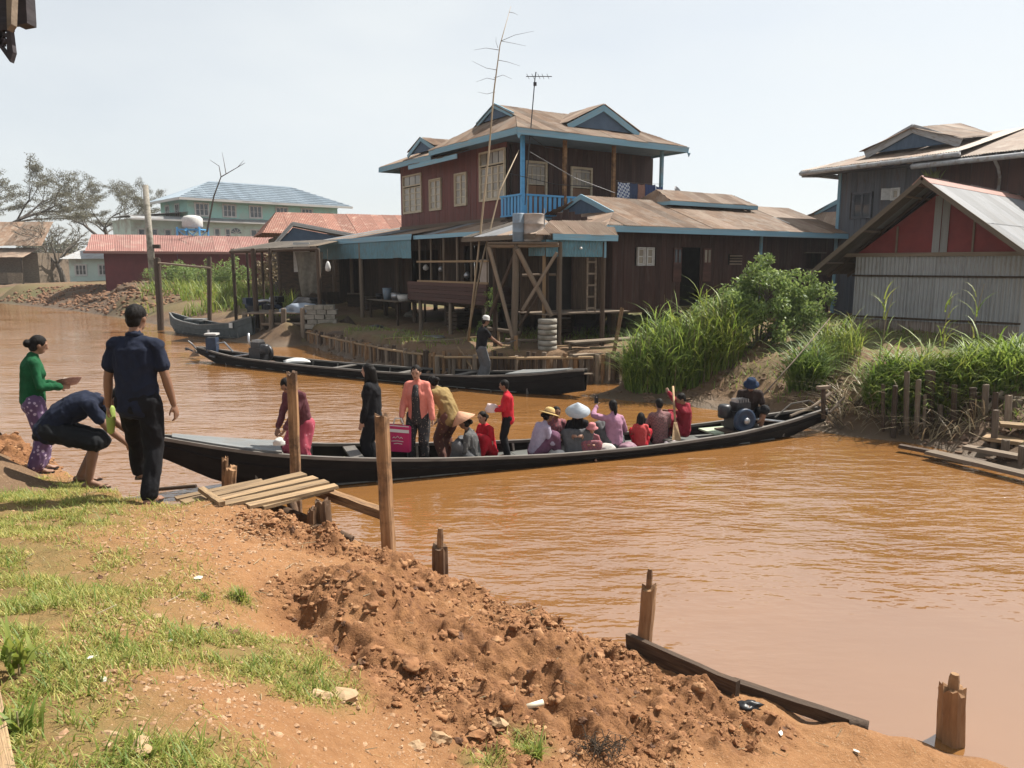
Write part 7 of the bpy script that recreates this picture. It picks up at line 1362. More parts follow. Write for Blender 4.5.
def print_cloth(name, base, spot, sc_, thr=.12):
    m = bpy.data.materials.new(name); m.use_nodes = True; t = m.node_tree; N = t.nodes; L = t.links; tc_ = N.new('ShaderNodeTexCoord'); v = N.new('ShaderNodeTexVoronoi'); v.inputs['Scale'].default_value = sc_; L.new(tc_.outputs['Object'], v.inputs['Vector']); nz = N.new('ShaderNodeTexNoise'); nz.inputs['Scale'].default_value = sc_ * 1.3; L.new(tc_.outputs['Object'], nz.inputs['Vector'])
    a = N.new('ShaderNodeMath'); a.operation = 'MULTIPLY_ADD'; a.inputs[1].default_value = .35; L.new(nz.outputs[0], a.inputs[0]); L.new(v.outputs['Distance'], a.inputs[2]); r_ = N.new('ShaderNodeValToRGB'); r_.color_ramp.elements[0].position = thr + .18; r_.color_ramp.elements[1].position = thr + .24; r_.color_ramp.elements[0].color = _rgba(spot); r_.color_ramp.elements[1].color = _rgba(base); L.new(a.outputs[0], r_.inputs[0]); L.new(r_.outputs[0], N['Principled BSDF'].inputs['Base Color']); N['Principled BSDF'].inputs['Roughness'].default_value = .85; return m
purple_p = print_cloth('purple_print', (.075, .04, .095), (.33, .26, .34), 20, .26); floral = print_cloth('floral_black', (.012, .011, .013), (.42, .30, .24), 34, .12); brown_p = print_cloth('brown_print', (.085, .03, .02), (.30, .17, .075), 16, .16); pink_p = print_cloth('pink_longyi', (.27, .035, .06), (.40, .14, .17), 14, .14); plaid = checks('maroon_plaid', (.24, .07, .08), (.13, .06, .075), 30); darkp = print_cloth('dark_print', (.05, .05, .05), (.22, .2, .17), 30, .15)
ground_at = lambda u, v, z: (lambda p: Vector((p.x, p.y, HN(p.x, p.y))))(atz(u, v, z))
def tall(u, vtop, p): return aty(u, vtop, p.y).z - p.z
# ---------------------------------------------------------------- on the near bank
p = ground_at(146, 506, 1.13); hM = tall(146, 309, p)
o, I1 = person('man in navy polo shirt and black trousers walking away with back turned', p, 4, hM, dict(lean=4, head=(6, -12), feet=[(-.2, .44, .11), (.08, -.12, .075)], hands=[(-.29, .05, .78), (.30, .06, .76)], curl=[.8, .45], footdir=[(-.5, 1, -.25), (.15, 1, 0)]), navy, 'short', black, 'trousers', 'short', vox=.010, shoes=Mt['black_plastic'], seed=1, wr=.012, group='people on the near bank')
cN = I1['nb'] * I1['s']; t_ = MB(); t_.lathe([(.062, -.005), (.075, .0), (.073, .03), (.064, .035), (.058, .03)], (cN.x, cN.y, cN.z + .012), 20, Matrix.Rotation(R(-12), 3, 'X')); t_.build('collar', navy, I1['o'], True)
t_ = MB(); q = hand_at(I1, 0); t_.lathe([(.02, .02), (.035, 0), (.04, -.1), (.03, -.22), (.005, -.24)], (0, 0, 0), 12); o = t_.build('leaf_bundle', mat('leaf_wrap', (.33, .42, .10), (.24, .32, .07), .7, 8, (1, 1, 1), .2), None, True); o.location = q + Vector((.0, .04, -.03)); o.rotation_euler = (R(-8), 0, 0); tag(o, 'green leaf bundle held in the walking man\'s left hand', 'leaf bundle')
p = ground_at(40, 476, 1.0); hW = tall(42, 338, p)
o, I2 = person('woman in green cardigan and purple patterned skirt holding a basket', p, -52, hW, dict(lean=6, head=(16, 0), hands=[(-.10, .30, 1.08), (.12, .30, 1.08)], feet=[(-.09, .03, .075), (.09, -.05, .075)]), green, 'long', purple_p, 'longyi', 'bun', fem=True, vox=.010, shoes=Mt['black_plastic'], seed=2, group='people on the near bank')
q = (hand_at(I2, 0) + hand_at(I2, 1)) / 2; bk = MB().lathe([(.07, 0), (.095, .02), (.125, .06), (.13, .065), (.12, .06), (.09, .025), (.01, .015)], n=24).build('basket', mat('basket_weave', (.17, .07, .07), (.3, .2, .15), .8, 40, (1, 1, 3), .5, rnd=0), None, True); bk.location = q + Vector((.09, .05, .0)); bk.rotation_euler = (R(-10), R(-12), 0); tag(bk, 'shallow reddish basket in the hands of the woman in green', 'basket'); lump('basket_food', 'pale food heaped in the shallow basket', 'food', bk.location + Vector((0, 0, .05)), (.085, .085, .035), mat('food', (.5, .42, .36), None, .8, 20, (1, 1, 1), .4), 81, 2, .3)
p = ground_at(80, 489, 1.05)
o, I3 = person('man in dark shirt and knee shorts stooping low at the bank edge', p, -72, 1.66, dict(pelvis=(0, -.2, .64), lean=72, hf=.9, head=(5, 0), feet=[(-.16, -.02, .075), (.16, .12, .075)], hands=[(-.14, .6, .36), (.16, .58, .34)], knee=[(-.2, 1, .1), (.2, 1, .1)]), navy, 'short', slate, 'shorts', 'short', vox=.010, shoes=Mt['black_plastic'], seed=3, group='people on the near bank')
# ---------------------------------------------------------------- in the passenger boat
G_ = 'passengers in the long boat'; fz = .02; br = math.degrees(math.atan2(ndir.y, ndir.x))
def pb(u, off=0, z=fz): q = onboat(u, off); return Vector((q.x, q.y, z))
SIT = dict(pelvis=(0, 0, .17), lean=14, feet=[(-.13, .36, .06), (.13, .38, .06)], hands=[(-.12, .34, .42), (.12, .34, .42)], knee=[(-.35, .5, 1), (.35, .5, 1)])
def sit(**k): d = dict(SIT); d.update(k); return d
p = pb(300, -.1, .06)
o, I = person('woman in maroon cardigan and red skirt bending over in the boat behind the post', p, 150, 1.68, dict(pelvis=(0, -.08, .9), lean=24, hf=.9, head=(22, 12), feet=[(-.14, -.08, .075), (.14, .1, .075)], hands=[(-.06, .38, .80), (.1, .36, .78)]), maroon, 'long', pink_p, 'longyi', 'tied', fem=True, seed=4, face=True, group=G_)
lump('white_packet', 'small white packet held by the bending woman in maroon', 'packet', p + Vector((-.18, -.42, .66)), (.09, .07, .09), Mt['white_trim'], 93, 3, .3)
p = pb(374, 0); o, I = person('woman with long black hair in all black standing in profile in the boat', p, 78, tall(374, 366, p), dict(lean=3, head=(2, 0), feet=[(-.1, .0, .075), (.1, .02, .075)], hands=[(-.22, .1, .82), (.2, .05, .82)]), black, 'long', black, 'trousers', 'long', fem=True, skin='skin_light', face=True, seed=6, group=G_)
p = pb(419, -.05); o, I6 = person('woman in salmon cardigan over a dark floral dress standing facing the bank', p, 172, tall(420, 366, p), dict(lean=5, head=(14, 4), feet=[(-.1, 0, .075), (.1, .03, .075)], hands=[(-.26, .10, .86), (.22, .18, .90)], curl=[.9, .9]), pinkc, 'long', floral, 'trousers', 'short', fem=True, skin='skin_light', face=True, open_front=floral, seed=7, group=G_)
q = hand_at(I6, 1); bg_ = empty('shopping_bag', q + Vector((-.05, -.06, -.34)), R(-14), 'magenta shopping bag with white lettering held by the woman in salmon', 'bag')
magenta = mat('magenta_bag', (.40, .02, .10), (.34, .015, .085), .5, 5, (1, 1, 1), .3, bscale=8, rnd=0)
mb = MB(); mb.add([(-.19, -.05, -.2), (.19, -.05, -.2), (.19, .05, -.2), (-.19, .05, -.2), (-.2, -.045, .2), (.2, -.045, .19), (.2, .045, .19), (-.2, .045, .2), (-.17, -.012, .235), (.18, -.012, .225), (.18, .012, .225), (-.17, .012, .235)], [(0, 3, 2, 1), (0, 1, 5, 4), (1, 2, 6, 5), (2, 3, 7, 6), (3, 0, 4, 7), (4, 5, 9, 8), (5, 6, 10, 9), (6, 7, 11, 10), (7, 4, 8, 11)]); mb.build('bag_body', magenta, bg_)
MB().add([(-.2, -.058, .12), (.2, -.058, .11), (.19, -.03, .215), (-.18, -.03, .225)], [(0, 1, 2, 3)]).build('white_band', Mt['white_trim'], bg_)
MB().tube([(-.09, 0, .22), (-.05, 0, .33), (.05, 0, .33), (.09, 0, .22)], .012, 6).build('handle', Mt['white_trim'], bg_)
for k, (x0, x1, z_, th_) in enumerate(((-.08, -.03, .02, .03), (-.02, .03, .03, .035), (.04, .09, .02, .03), (-.1, .1, -.03, .012), (-.06, .08, -.07, .012))): MB().tube([(x0, -.056, z_), ((x0 + x1) / 2, -.056, z_ + th_ * .7), (x1, -.056, z_)], .006, 4).build('lettering', Mt['white_trim'], bg_)
p = pb(447, .1); o, I = person('woman in khaki blouse and brown printed trousers stooping with her back turned', p, 48, 1.62, dict(pelvis=(0, -.1, .88), lean=42, hf=.9, feet=[(-.12, -.05, .075), (.12, .02, .075)], hands=[(-.1, .42, .7), (.14, .4, .66)]), khaki, 'long', brown_p, 'trousers', 'bun', fem=True, seed=8, group=G_)
p = pb(474, -.28); o, I = person('seated woman in pinkish conical hat and dark printed top', p, 82, 1.52, sit(hatm=strawp, hat_tilt=-14, head=(8, 0)), darkp, 'long', greyl, 'longyi', 'bun', 'cone', True, seed=9, group=G_)
p = pb(489, .18); o, I = person('seated girl in red top with dark hair behind the conical hat', p, 130, 1.5, sit(head=(0, 10)), redc, 'short', redc, 'longyi', 'bun', None, True, face=True, skin='skin_light', seed=10, group=G_)
p = pb(508, -.1, .08); o, I10 = person('boy in long red shirt standing in profile with a white packet', p, 86, tall(508, 382, p), dict(lean=4, head=(8, 0), feet=[(-.09, 0, .075), (.09, .02, .075)], hands=[(-.08, .34, 1.08), (.1, .34, 1.06)]), redc, 'long', black, 'trousers', 'short', face=True, seed=11, group=G_)
q = (hand_at(I10, 0) + hand_at(I10, 1)) / 2; o = lump('white_packet', 'crumpled pinkish white packet in the red-shirted boy\'s hands', 'packet', q + Vector((-.02, -.05, .0)), (.11, .09, .11), mat('packet_pink', (.62, .5, .48), (.5, .38, .36), .6, 8, (1, 1, 1), .4), 91, 3, .3)
p = pb(536, -.15); o, I = person('seated woman in yellow straw sun hat and lilac shirt', p, -60, 1.56, sit(lean=24, hatm=strawm, head=(6, 0), hands=[(-.12, .42, .36), (.14, .42, .34)]), lilac, 'long', fabric('plum', (.13, .06, .10)), 'longyi', 'bun', 'brim', True, seed=12, group=G_)
p = pb(553, .22); o, I = person('seated dark-haired youth in maroon plaid behind the yellow hat', p, 200, 1.5, sit(), plaid, 'long', greyl, 'trousers', 'short', None, False, seed=13, face=True, group=G_)
p = pb(577, -.02); o, I = person('seated woman in white conical hat and black cardigan', p, 176, 1.54, sit(hatm=whitehat, hat_tilt=-6, head=(10, 0)), black, 'long', greyl, 'longyi', 'long', 'cone', True, seed=14, skin='skin_light', face=True, group=G_)
p = pb(592, -.3); o, I = person('small child in pink cap and red plaid sitting by the gunwale', p, 170, 1.0, sit(hatm=fabric('pink_hat', (.45, .18, .19))), plaid, 'long', plaid, 'longyi', 'short', 'bucket', True, seed=15, face=True, skin='skin_light', group=G_)
p = pb(614, -.05); o, I15 = person('woman in mauve shirt with tied hair raising a phone', p, 22, 1.58, sit(lean=6, hands=[(-.24, .30, .82), (.16, .3, .38)], elbow=[(-1, -.2, -.3), (.5, -.8, -.3)]), pinkl, 'long', greyl, 'longyi', 'tied', None, True, seed=16, group=G_)
q = hand_at(I15, 0); o = MB().box((0, 0, 0), (.075, .01, .15)).build('phone', Mt['black_plastic'], None); o.location = q + Vector((0, .02, .13)); o.rotation_euler = (0, 0, R(20)); MB().box((0, -.008, .04), (.02, .006, .02)).build('camera_lens', Mt['steel'], o); tag(o, 'black phone held up by the woman in mauve', 'phone')
p = pb(640, -.15); o, I = person('child with bobbed hair in bright red patterned top seen from behind', p, -10, 1.12, sit(), print_cloth('red_print', (.36, .03, .03), (.5, .2, .16), 24, .1), 'short', redc, 'longyi', 'long', None, True, seed=17, group=G_)
p = pb(659, 0); o, I = person('short-haired passenger in brown checked shirt seen from behind', p, 10, 1.5, sit(lean=6), checks('brown_check', (.20, .09, .09), (.11, .06, .06), 34), 'short', black, 'trousers', 'short', None, False, seed=18, group=G_)
p = pb(683, .1, .05); o, I18 = person('passenger in wine-red shirt leaning with arm raised on a paddle', p, 62, 1.56, sit(pelvis=(0, 0, .22), lean=-4, side=-14, hands=[(-.02, .34, .98), (.12, .36, .55)], elbow=[(-1, 0, .2), (.5, -.8, -.3)], head=(30, 30)), wine, 'long', wine, 'longyi', 'short', None, True, seed=19, group=G_)
q = hand_at(I18, 0); a = q + Vector((.06, -.05, .12)); b_ = pb(676, -.35) + Vector((0, 0, .12)); pd = empty('paddle', b_, 0, 'yellow wooden paddle held upright by the wine-red passenger', 'paddle'); MB().tube([a - b_, (a - b_) * .3], [.02, .02], 8).build('shaft', Mt['wood_pale'], pd, True); dv = (a - b_) * .3; MB().prism([dv + Vector((-.03, 0, .05)), dv + Vector((.03, 0, .05)), Vector((.08, 0, .06)), Vector((.06, 0, -.03)), Vector((-.06, 0, -.03)), Vector((-.08, 0, .06))], (0, .02, 0)).build('blade', Mt['wood_pale'], pd)
p = pb(747, .15, .12); o, I = person('boatman in blue hat and dark shirt crouched over the stern engine', p, 165, 1.66, sit(pelvis=(0, 0, .35), lean=30, hatm=fabric('blue_hat', (.016, .03, .065)), feet=[(-.2, .34, .06), (.2, .36, .06)], hands=[(-.2, .36, .32), (.22, .36, .3)], head=(14, 0)), fabric('dark_brown_shirt', (.035, .025, .022)), 'short', slate, 'shorts', 'short', 'bucket', False, seed=20, group=G_)
# bags between the passengers
for k, (u, off, s_, c_, lab) in enumerate(((497, -.35, (.16, .12, .1), (.35, .34, .32), 'pale bundle by the gunwale left of the red-shirted boy'), (556, -.3, (.17, .14, .14), (.55, .53, .5), 'white plastic bag beside the lilac-shirted woman'), (563, -.15, (.16, .16, .2), (.14, .13, .12), 'dark grey bag before the white conical hat'), (606, -.3, (.16, .12, .15), (.5, .46, .42), 'white handbag beside the woman in mauve'), (468, -.38, (.2, .12, .08), (.42, .4, .38), 'flat pale bag under the pinkish conical hat'), (628, -.25, (.15, .12, .12), (.25, .14, .18), 'mauve bundle behind the woman with the phone'), (672, -.32, (.15, .12, .1), (.32, .28, .3), 'grey bundle beside the paddle'))):
    q = pb(u, off); lump('bag', lab, 'bag', (q.x, q.y, .07), s_, mat('bag%d' % k, c_, None, .7, 6, (1, 1, 1), .4, bscale=14, rnd=0), 100 + k, 3, .3)
# ---------------------------------------------------------------- on the far boat
q = onfar(482, 0); p = Vector((q.x, q.y, .12)); o, I20 = person('man in black shirt, grey sarong and white cap standing in the far boat', p, -70, tall(482, 318, p), dict(lean=8, head=(6, 0), hatm=Mt['white_trim'], feet=[(-.12, 0, .075), (.1, .05, .075)], hands=[(-.1, .52, 1.02), (.12, .5, .98)]), black, 'short', greyl, 'longyi', 'short', 'cap', False, seed=21)
q = (hand_at(I20, 0) + hand_at(I20, 1)) / 2; e_ = aty(516, 340, q.y + 1.2); o = MB().tube([q + Vector((-.1, 0, .02)), (q + e_) / 2 - Vector((0, 0, .06)), e_], .015, 6).build('mooring_rope', Mt['rope'], None); tag(o, 'mooring rope stretched from the standing boatman to a post', 'rope')
for k, (u0, v0, u1, v1, lab) in enumerate(((458, 347, 471, 367, 'pale pole leaning on the stake wall left of the boatman'), (493, 355, 488, 373, 'short pale pole leaning right of the boatman'))): Y = onfar(482).y + .9; o = pole('leaning_pole', aty(u1, v1, Y), aty(u0, v0, Y + .6), .03, Mt['wood_pale']); tag(o, lab, 'pole')

bpy.data.scenes.remove(TMP)
# ================================================================== landing planks and posts on the near bank
def nz(x, y): return HN(x, y)
jt = empty('plank_landing', (atz(250, 500, 1.1).x, atz(250, 500, 1.1).y, 1.0), 0, 'landing of loose weathered planks reaching from the bank to the boat', 'landing'); j0 = jt.location.copy()
PL = [((183, 503, 1.11), (304, 474, 1.16)), ((200, 504, 1.12), (316, 478, 1.17)), ((222, 505, 1.13), (327, 482, 1.17)), ((248, 506, 1.12), (336, 486, 1.15)), ((262, 507, 1.10), (331, 489, 1.12)), ((176, 499, 1.09), (262, 481, 1.13))]
for k, (a, b) in enumerate(PL):
    plank('deck_plank', atz(*a) - j0, atz(*b) - j0, (.145, .13, .14, .115, .10, .10)[k], .03, Mt['wood_pale'], jt)
plank('loose_batten', atz(201, 489, 1.2) - j0, atz(222, 504, 1.17) - j0, .06, .04, Mt['wood_pale'], jt, up=(0, 0, 1))
a, b = atz(313, 489, 1.05), atz(390, 516, .92)
plank('support_beam', a - j0, b - j0, .1, .09, Mt['wood_post'], jt)
plank('cross_beam', atz(262, 500, 1.02) - j0, atz(325, 484, 1.08) - j0, .1, .07, Mt['wood_dark'], jt)
def stump(label, u, vt, vb, Y, r, mt, zb=-.5, du=0, tenon=False, cat='post', grp='posts on the near shore'):
    t = aty(u + du, vt, Y); b = aty(u, vb, Y); o = empty('timber_post', (b.x, b.y, zb), 0, label, cat, grp); o0 = o.location.copy(); d = (t - b); A_ = b + d * ((zb - b.z) / d.z)
    rnd = random.Random(int(u * 7)); n = 18; k = 14; mb = MB(); V = []; lob = [1 + rnd.uniform(-.14, .12) for _ in range(n)]; jag = [rnd.uniform(-.05, .015) for _ in range(n)]; cr_ = rnd.randrange(n)
    for i in range(k):
        f = i / (k - 1); c = A_.lerp(t, f) - o0 + Vector((rnd.uniform(-.0025, .0025), rnd.uniform(-.0025, .0025), 0))
        for j in range(n):
            an = 2 * math.pi * j / n; q = lob[j] * (1 + rnd.uniform(-.03, .03)) * (.80 if j == cr_ or j == (cr_ + 7) % n else 1) * (1.04 - .06 * f); V.append(c + Vector((r * q * math.cos(an), r * q * math.sin(an), jag[j] if i == k - 1 else 0)))
    F_ = [(i * n + j, i * n + (j + 1) % n, (i + 1) * n + (j + 1) % n, (i + 1) * n + j) for i in range(k - 1) for j in range(n)]
    V.append(t - o0 + Vector((0, 0, -.02))); F_ += [((k - 1) * n + j, (k - 1) * n + (j + 1) % n, len(V) - 1) for j in range(n)]
    mb.add(V, F_); mb.build('log', mt, o, False)
    if tenon: MB().tube([t - o0 - Vector((0, 0, .05)), t - o0 + Vector((.004, 0, tenon * .6)), t - o0 + Vector((.006, 0, tenon))], [r * .42, r * .4, r * .3], 9).build('tenon', Mt['wood_post'], o)
    return o
Mt['post_near'] = mat('post_near', (.33, .19, .095), (.17, .09, .045), .85, 3.5, (5, 5, .7), .9, rnd=.12, c3=(.075, .042, .024), s3=2.2, t3=(.5, .62), dist=.015)
Mt['post_wet'] = mat('post_wet', (.15, .085, .045), (.06, .035, .022), .75, 3.5, (5, 5, .7), .9, rnd=.12, dist=.015)
stump('tall pale post standing before the bending woman', 296, 372, 480, 8.35, .062, Mt['post_near'], -.3, -4)
stump('tall tapering brown post at the river side of the landing', 388, 414, 548, 7.0, .068, Mt['post_near'], -.3, -7)
stump('short cut stump at the left of the planks', 230, 466, 492, 8.1, .062, Mt['post_near'], .2, 1)
stump('small cut stump just behind the short one', 225, 457, 480, 8.5, .035, Mt['post_near'], .2)
stump('dark split stump under the landing beam', 325, 500, 536, 7.0, .07, Mt['post_wet'], -.2, -3)
stump('dark stub at the end of the log crib', 312, 508, 536, 6.9, .045, Mt['post_wet'], -.2)
stump('low dark stump with a peg on the clod bank edge', 440, 545, 570, 6.7, .075, Mt['post_wet'], -.3, 0, .16)
stump('leaning stake with a peg standing in the water', 643, 585, 655, 6.0, .062, Mt['post_near'], -.6, 6, .14)
stump('thick split weathered post at the lower right in the water', 951, 686, 764, 4.95, .088, Mt['post_near'], -.6, 2, .09)
stump('broken plank split off the lower right post', 940, 684, 760, 5.0, .035, Mt['post_near'], -.6, 4)
# log crib holding the bank below the landing
lc = empty('log_crib', (atz(300, 525, .9).x, atz(300, 525, .9).y, .6), 0, 'dark rotten log crib holding the bank under the landing', 'log crib'); c0 = lc.location.copy()
for a, b, r_ in (((268, 506, .92), (322, 526, .82), .055), ((274, 514, .82), (322, 536, .7), .05), ((330, 528, .6), (352, 540, .5), .04), ((290, 498, .9), (296, 520, .7), .05)): pole('log', atz(*a) - c0, atz(*b) - c0, r_, Mt['post_wet'], lc)
for u, v in ((276, 512), (296, 520), (318, 530)): a = atz(u, v, .85); pole('stake', a - c0 - Vector((0, 0, .8)), a - c0 + Vector((0, 0, .06)), .04, Mt['post_wet'], lc)
# plank revetment at the waterline, lower right
rv = empty('bank_plank', atz(640, 655, .1), 0, 'dark wet plank edging along the water at the lower right', 'edging'); r0 = rv.location.copy()
plank('board', atz(628, 645, .16) - r0, atz(738, 694, .16) - r0, .2, .05, Mt['wood_dark'], rv, up=(.5, 1, 0)); plank('board', atz(732, 684, .13) - r0, atz(868, 729, .10) - r0, .09, .07, Mt['wood_dark'], rv, up=(.5, 1, 0)); pole('knot', atz(850, 726, .1) - r0, atz(868, 727, .12) - r0, .045, Mt['wood_dark'], rv)
o = plank('timber_rail', atz(-20, 655, 1.6), atz(3, 790, 1.62), .085, .08, Mt['wood_pale']); tag(o, 'pale timber rail at the lower left corner', 'rail')
for k in range(3):
    p = atz(175 + k * 14, 492, 1.0); 
o = pole('mooring_stick', atz(150, 490, .9), atz(196, 486, .95), .02, Mt['wood_dark']); tag(o, 'dark stick lying by the bow of the boat', 'stick')
# ------------------------------------------------------------------ clods, stones, litter
def in_view(x, y, z): d = y * math.cos(PITCH) - (z - CZ) * math.sin(PITCH); return (np.abs(x / np.maximum(d, .1)) < .72) & (y > 1.6)
def land_pts(n, wf, zr=(-.02, 3)):
    x = RNG.uniform(-6.5, 5.5, n); y = RNG.uniform(1.8, 9.8, n); z, g, c = near_h(x, y); k = in_view(x, y, z) & (z > zr[0]) & (RNG.uniform(0, 1, n) < wf(x, y, z, g, c)); return np.stack([x, y, z], 1)[k], g[k], c[k]
Mt['clod'] = mat('clod', (.27, .13, .058), (.145, .066, .03), .95, 9, (1, 1, 1), .8, bscale=40, rnd=0, c3=(.33, .19, .095), s3=5, t3=(.5, .68), coord='Object', dist=.01)
Mt['clod_dark'] = mat('clod_dark', (.13, .065, .035), (.075, .038, .022), .85, 9, (1, 1, 1), .8, bscale=40, rnd=0, dist=.01)
P_, g, c = land_pts(520000, lambda x, y, z, g, c: np.clip(c * .9 - .02, 0, 1) * (1 - g) * np.clip(.35 + 1.1 * fbm2(x, y, 2.1, 3, 71), .06, 1)); P_ = P_[:34000]
sz = .003 + .024 * RNG.power(.4, len(P_)) ** 2.6; V, Fq = clodmesh(P_ + [0, 0, .003], sz, .9, 5); tag(npmesh('earth_clods', V, Fq, Mt['clod'], None, False), 'loose crumbling earth clods on the dug bank', 'earth clods', None, 'stuff')
P_, g, c = land_pts(26000, lambda x, y, z, g, c: np.clip(c * .35 - .05, 0, 1) * (1 - g)); P_ = P_[:230]; sz = RNG.uniform(.02, .05, len(P_)) ; V, Fq = clodmesh(P_ - [0, 0, .012], sz, .8, 6, 3); tag(npmesh('large_clods', V, Fq, Mt['clod'], None, True), 'big moist earth clods heaped on the dug bank', 'earth clods', None, 'stuff')
P_, g, c = land_pts(5000, lambda x, y, z, g, c: np.clip(c - .3, 0, 1) * .5); P_ = P_[:200]; V, Fq = clodmesh(P_ - [0, 0, .008], RNG.uniform(.01, .03, len(P_)), .9, 8, 2); tag(npmesh('dark_clods', V, Fq, Mt['clod_dark'], None, False), 'dark damp clods among the dug earth', 'earth clods', None, 'stuff')
Mt['gravel'] = mat('gravel', (.34, .21, .12), (.22, .125, .07), .95, 14, (1, 1, 1), .5, rnd=0, c3=(.36, .245, .155), s3=25, t3=(.55, .6))
P_, g, c = land_pts(200000, lambda x, y, z, g, c: np.clip(blob(x, y, PATH) * .6 + .22 - .3 * c, 0, 1) * (1 - .8 * g) * np.clip((z - .2) * 3, 0, 1)); P_ = P_[:34000]; V, Fq = clodmesh(P_, .0035 + .016 * RNG.power(.5, len(P_)) ** 2, .8, 9); tag(npmesh('gravel', V, Fq, Mt['gravel'], None, False), 'small stones and crumbs scattered on the trodden path', 'gravel', None, 'stuff')
# grass
def tuft_field(n, wf, hr, wr_, m_, name, lab, lean=(.3, 1.1)):
    P_, g, c = land_pts(n, wf); k = len(P_); V, Fq = blades(P_ - [0, 0, .004], RNG.uniform(*hr, k), RNG.uniform(*lean, k), RNG.uniform(*wr_, k), RNG.uniform(.2, .9, k), 3); tag(npmesh(name, V, Fq, Mt[m_], None, True), lab, 'grass', None, 'stuff')
Mt['turf'] = leafmat('turf', (.13, .17, .022), (.44, .39, .12), .35)
clump = lambda x, y: np.clip(fbm2(x, y, 4.5, 3, 31) * 1.3 + .45, 0, 1)
tuft_field(900000, lambda x, y, z, g, c: np.clip(g ** 1.6 * clump(x, y) * 1.3, 0, 1), (.015, .055), (.003, .007), 'turf', 'turf', 'short green turf on the near bank')
tuft_field(220000, lambda x, y, z, g, c: np.clip(g ** 3 * clump(x, y) * .35 * (1 + 1.5 * (y < 4)), 0, 1), (.04, .12), (.004, .009), 'grass', 'grass_tufts', 'longer bright grass tufts in the turf', (.3, .9))
tuft_field(70000, lambda x, y, z, g, c: np.clip((g * .55 + .07) * clump(y, x) * (c < .3), 0, 1) * .6, (.02, .06), (.002, .005), 'grass_dry', 'dry_grass', 'dry straw-coloured grass scattered on the path', (.6, 1.6))
for k, (u, v, z, n, h0, h1, m_, lab) in enumerate(((20, 680, 1.52, 26, .1, .24, 'grass', 'pale broad-leaved weed standing in the lower left grass'), (240, 602, 1.06, 60, .05, .13, 'grass', 'small bright yellow-green tuft on the bare path'), (535, 762, .62, 50, .06, .16, 'grass', 'bright grass tuft at the bottom middle'), (20, 742, 1.55, 24, .08, .16, 'grass', 'small broad-leaved seedling at the lower left'), (405, 525, .75, 30, .03, .08, 'grass', 'tiny tuft beside the landing planks'), (205, 596, 1.2, 40, .03, .07, 'grass', 'flat green patch on the path'))):
    p = atz(u, v, z); o = empty('weed', (p.x, p.y, HN(p.x, p.y)), 0, lab, 'weed'); bs = np.stack([RNG.normal(0, .025, n), RNG.normal(0, .025, n), np.zeros(n) + (RNG.uniform(0, .1, n) if k == 0 else 0)], 1); V, Fq = blades(bs, RNG.uniform(h0, h1, n), RNG.uniform(.2, .8, n), RNG.uniform(.01, .022, n) * (1.3 if k in (0, 3) else .6), RNG.uniform(.2, .8, n), 4); npmesh('leaves', V, Fq, Mt[m_], o, True)
    MB().tube([(0, 0, -.02), (0, 0, h1 * .6)], [.005, .003], 5).build('stem', Mt['straw'], o)
# individual stones and litter
Mt['stone_pale'] = mat('stone_pale', (.36, .25, .15), (.26, .165, .09), .9, 6, (1, 1, 1), .5, bscale=20, rnd=.1)
for k, (u, v, z, s_, mt, nm, lab) in enumerate(((343, 688, 1.05, (.10, .08, .05), 'stone_pale', 'rock', 'pale flat rock half buried beside the grass patch'), (320, 694, 1.08, (.07, .05, .035), 'stone_pale', 'rock', 'small pale rock left of the flat one'), (500, 738, .62, (.055, .04, .035), 'stone_pale', 'rock', 'whitish stone near the plastic pipe'), (478, 747, .66, (.06, .05, .04), 'clod', 'rock', 'brown rock left of the whitish stone'), (440, 752, .78, (.07, .045, .04), 'stone_pale', 'rock', 'tan rock at the bottom middle'), (415, 757, .82, (.06, .04, .025), 'stone_pale', 'rock', 'flat tan rock at the bottom'), (232, 628, 1.2, (.045, .03, .03), 'clod_dark', 'rock', 'dark lump on the grass edge'), (218, 624, 1.2, (.03, .03, .025), 'clod_dark', 'rock', 'small dark lump left of the other'), (100, 575, 1.35, (.03, .025, .025), 'clod_dark', 'rock', 'dark stone in the worn grass'), (112, 750, 1.45, (.045, .03, .025), 'stone_pale', 'rock', 'orange stone in the lower left turf'), (157, 628, 1.25, (.045, .035, .012), 'stone_pale', 'rock', 'flat pale flake on the path'), (140, 768, 1.45, (.06, .05, .04), 'stone_pale', 'rock', 'tan stone at the lower left bottom edge'), (25, 437, 1.0, (.10, .08, .07), 'clod_dark', 'rock', 'dark wet rock left of the woman in green'), (560, 640, .42, (.07, .06, .06), 'clod', 'rock', 'big brown clod at the crest of the bank'))):
    p = atz(u, v, z); lump(nm, lab, 'rock', (p.x, p.y, HN(p.x, p.y) + .002), tuple(q * .75 for q in s_), Mt[mt], 200 + k, 2, .6, 1, False)
p = atz(534, 721, .56); z_ = HN(p.x, p.y) + .025; o = MB().tube([(-.055, -.02, 0), (.055, .025, .008)], .017, 14).build('pipe_piece', mat('pvc', (.5, .46, .36), (.4, .36, .28), .5, 12, (1, 1, 1), .1), None, True); o.location = (p.x, p.y, z_); tag(o, 'short pale plastic pipe piece lying in the clods', 'pipe')
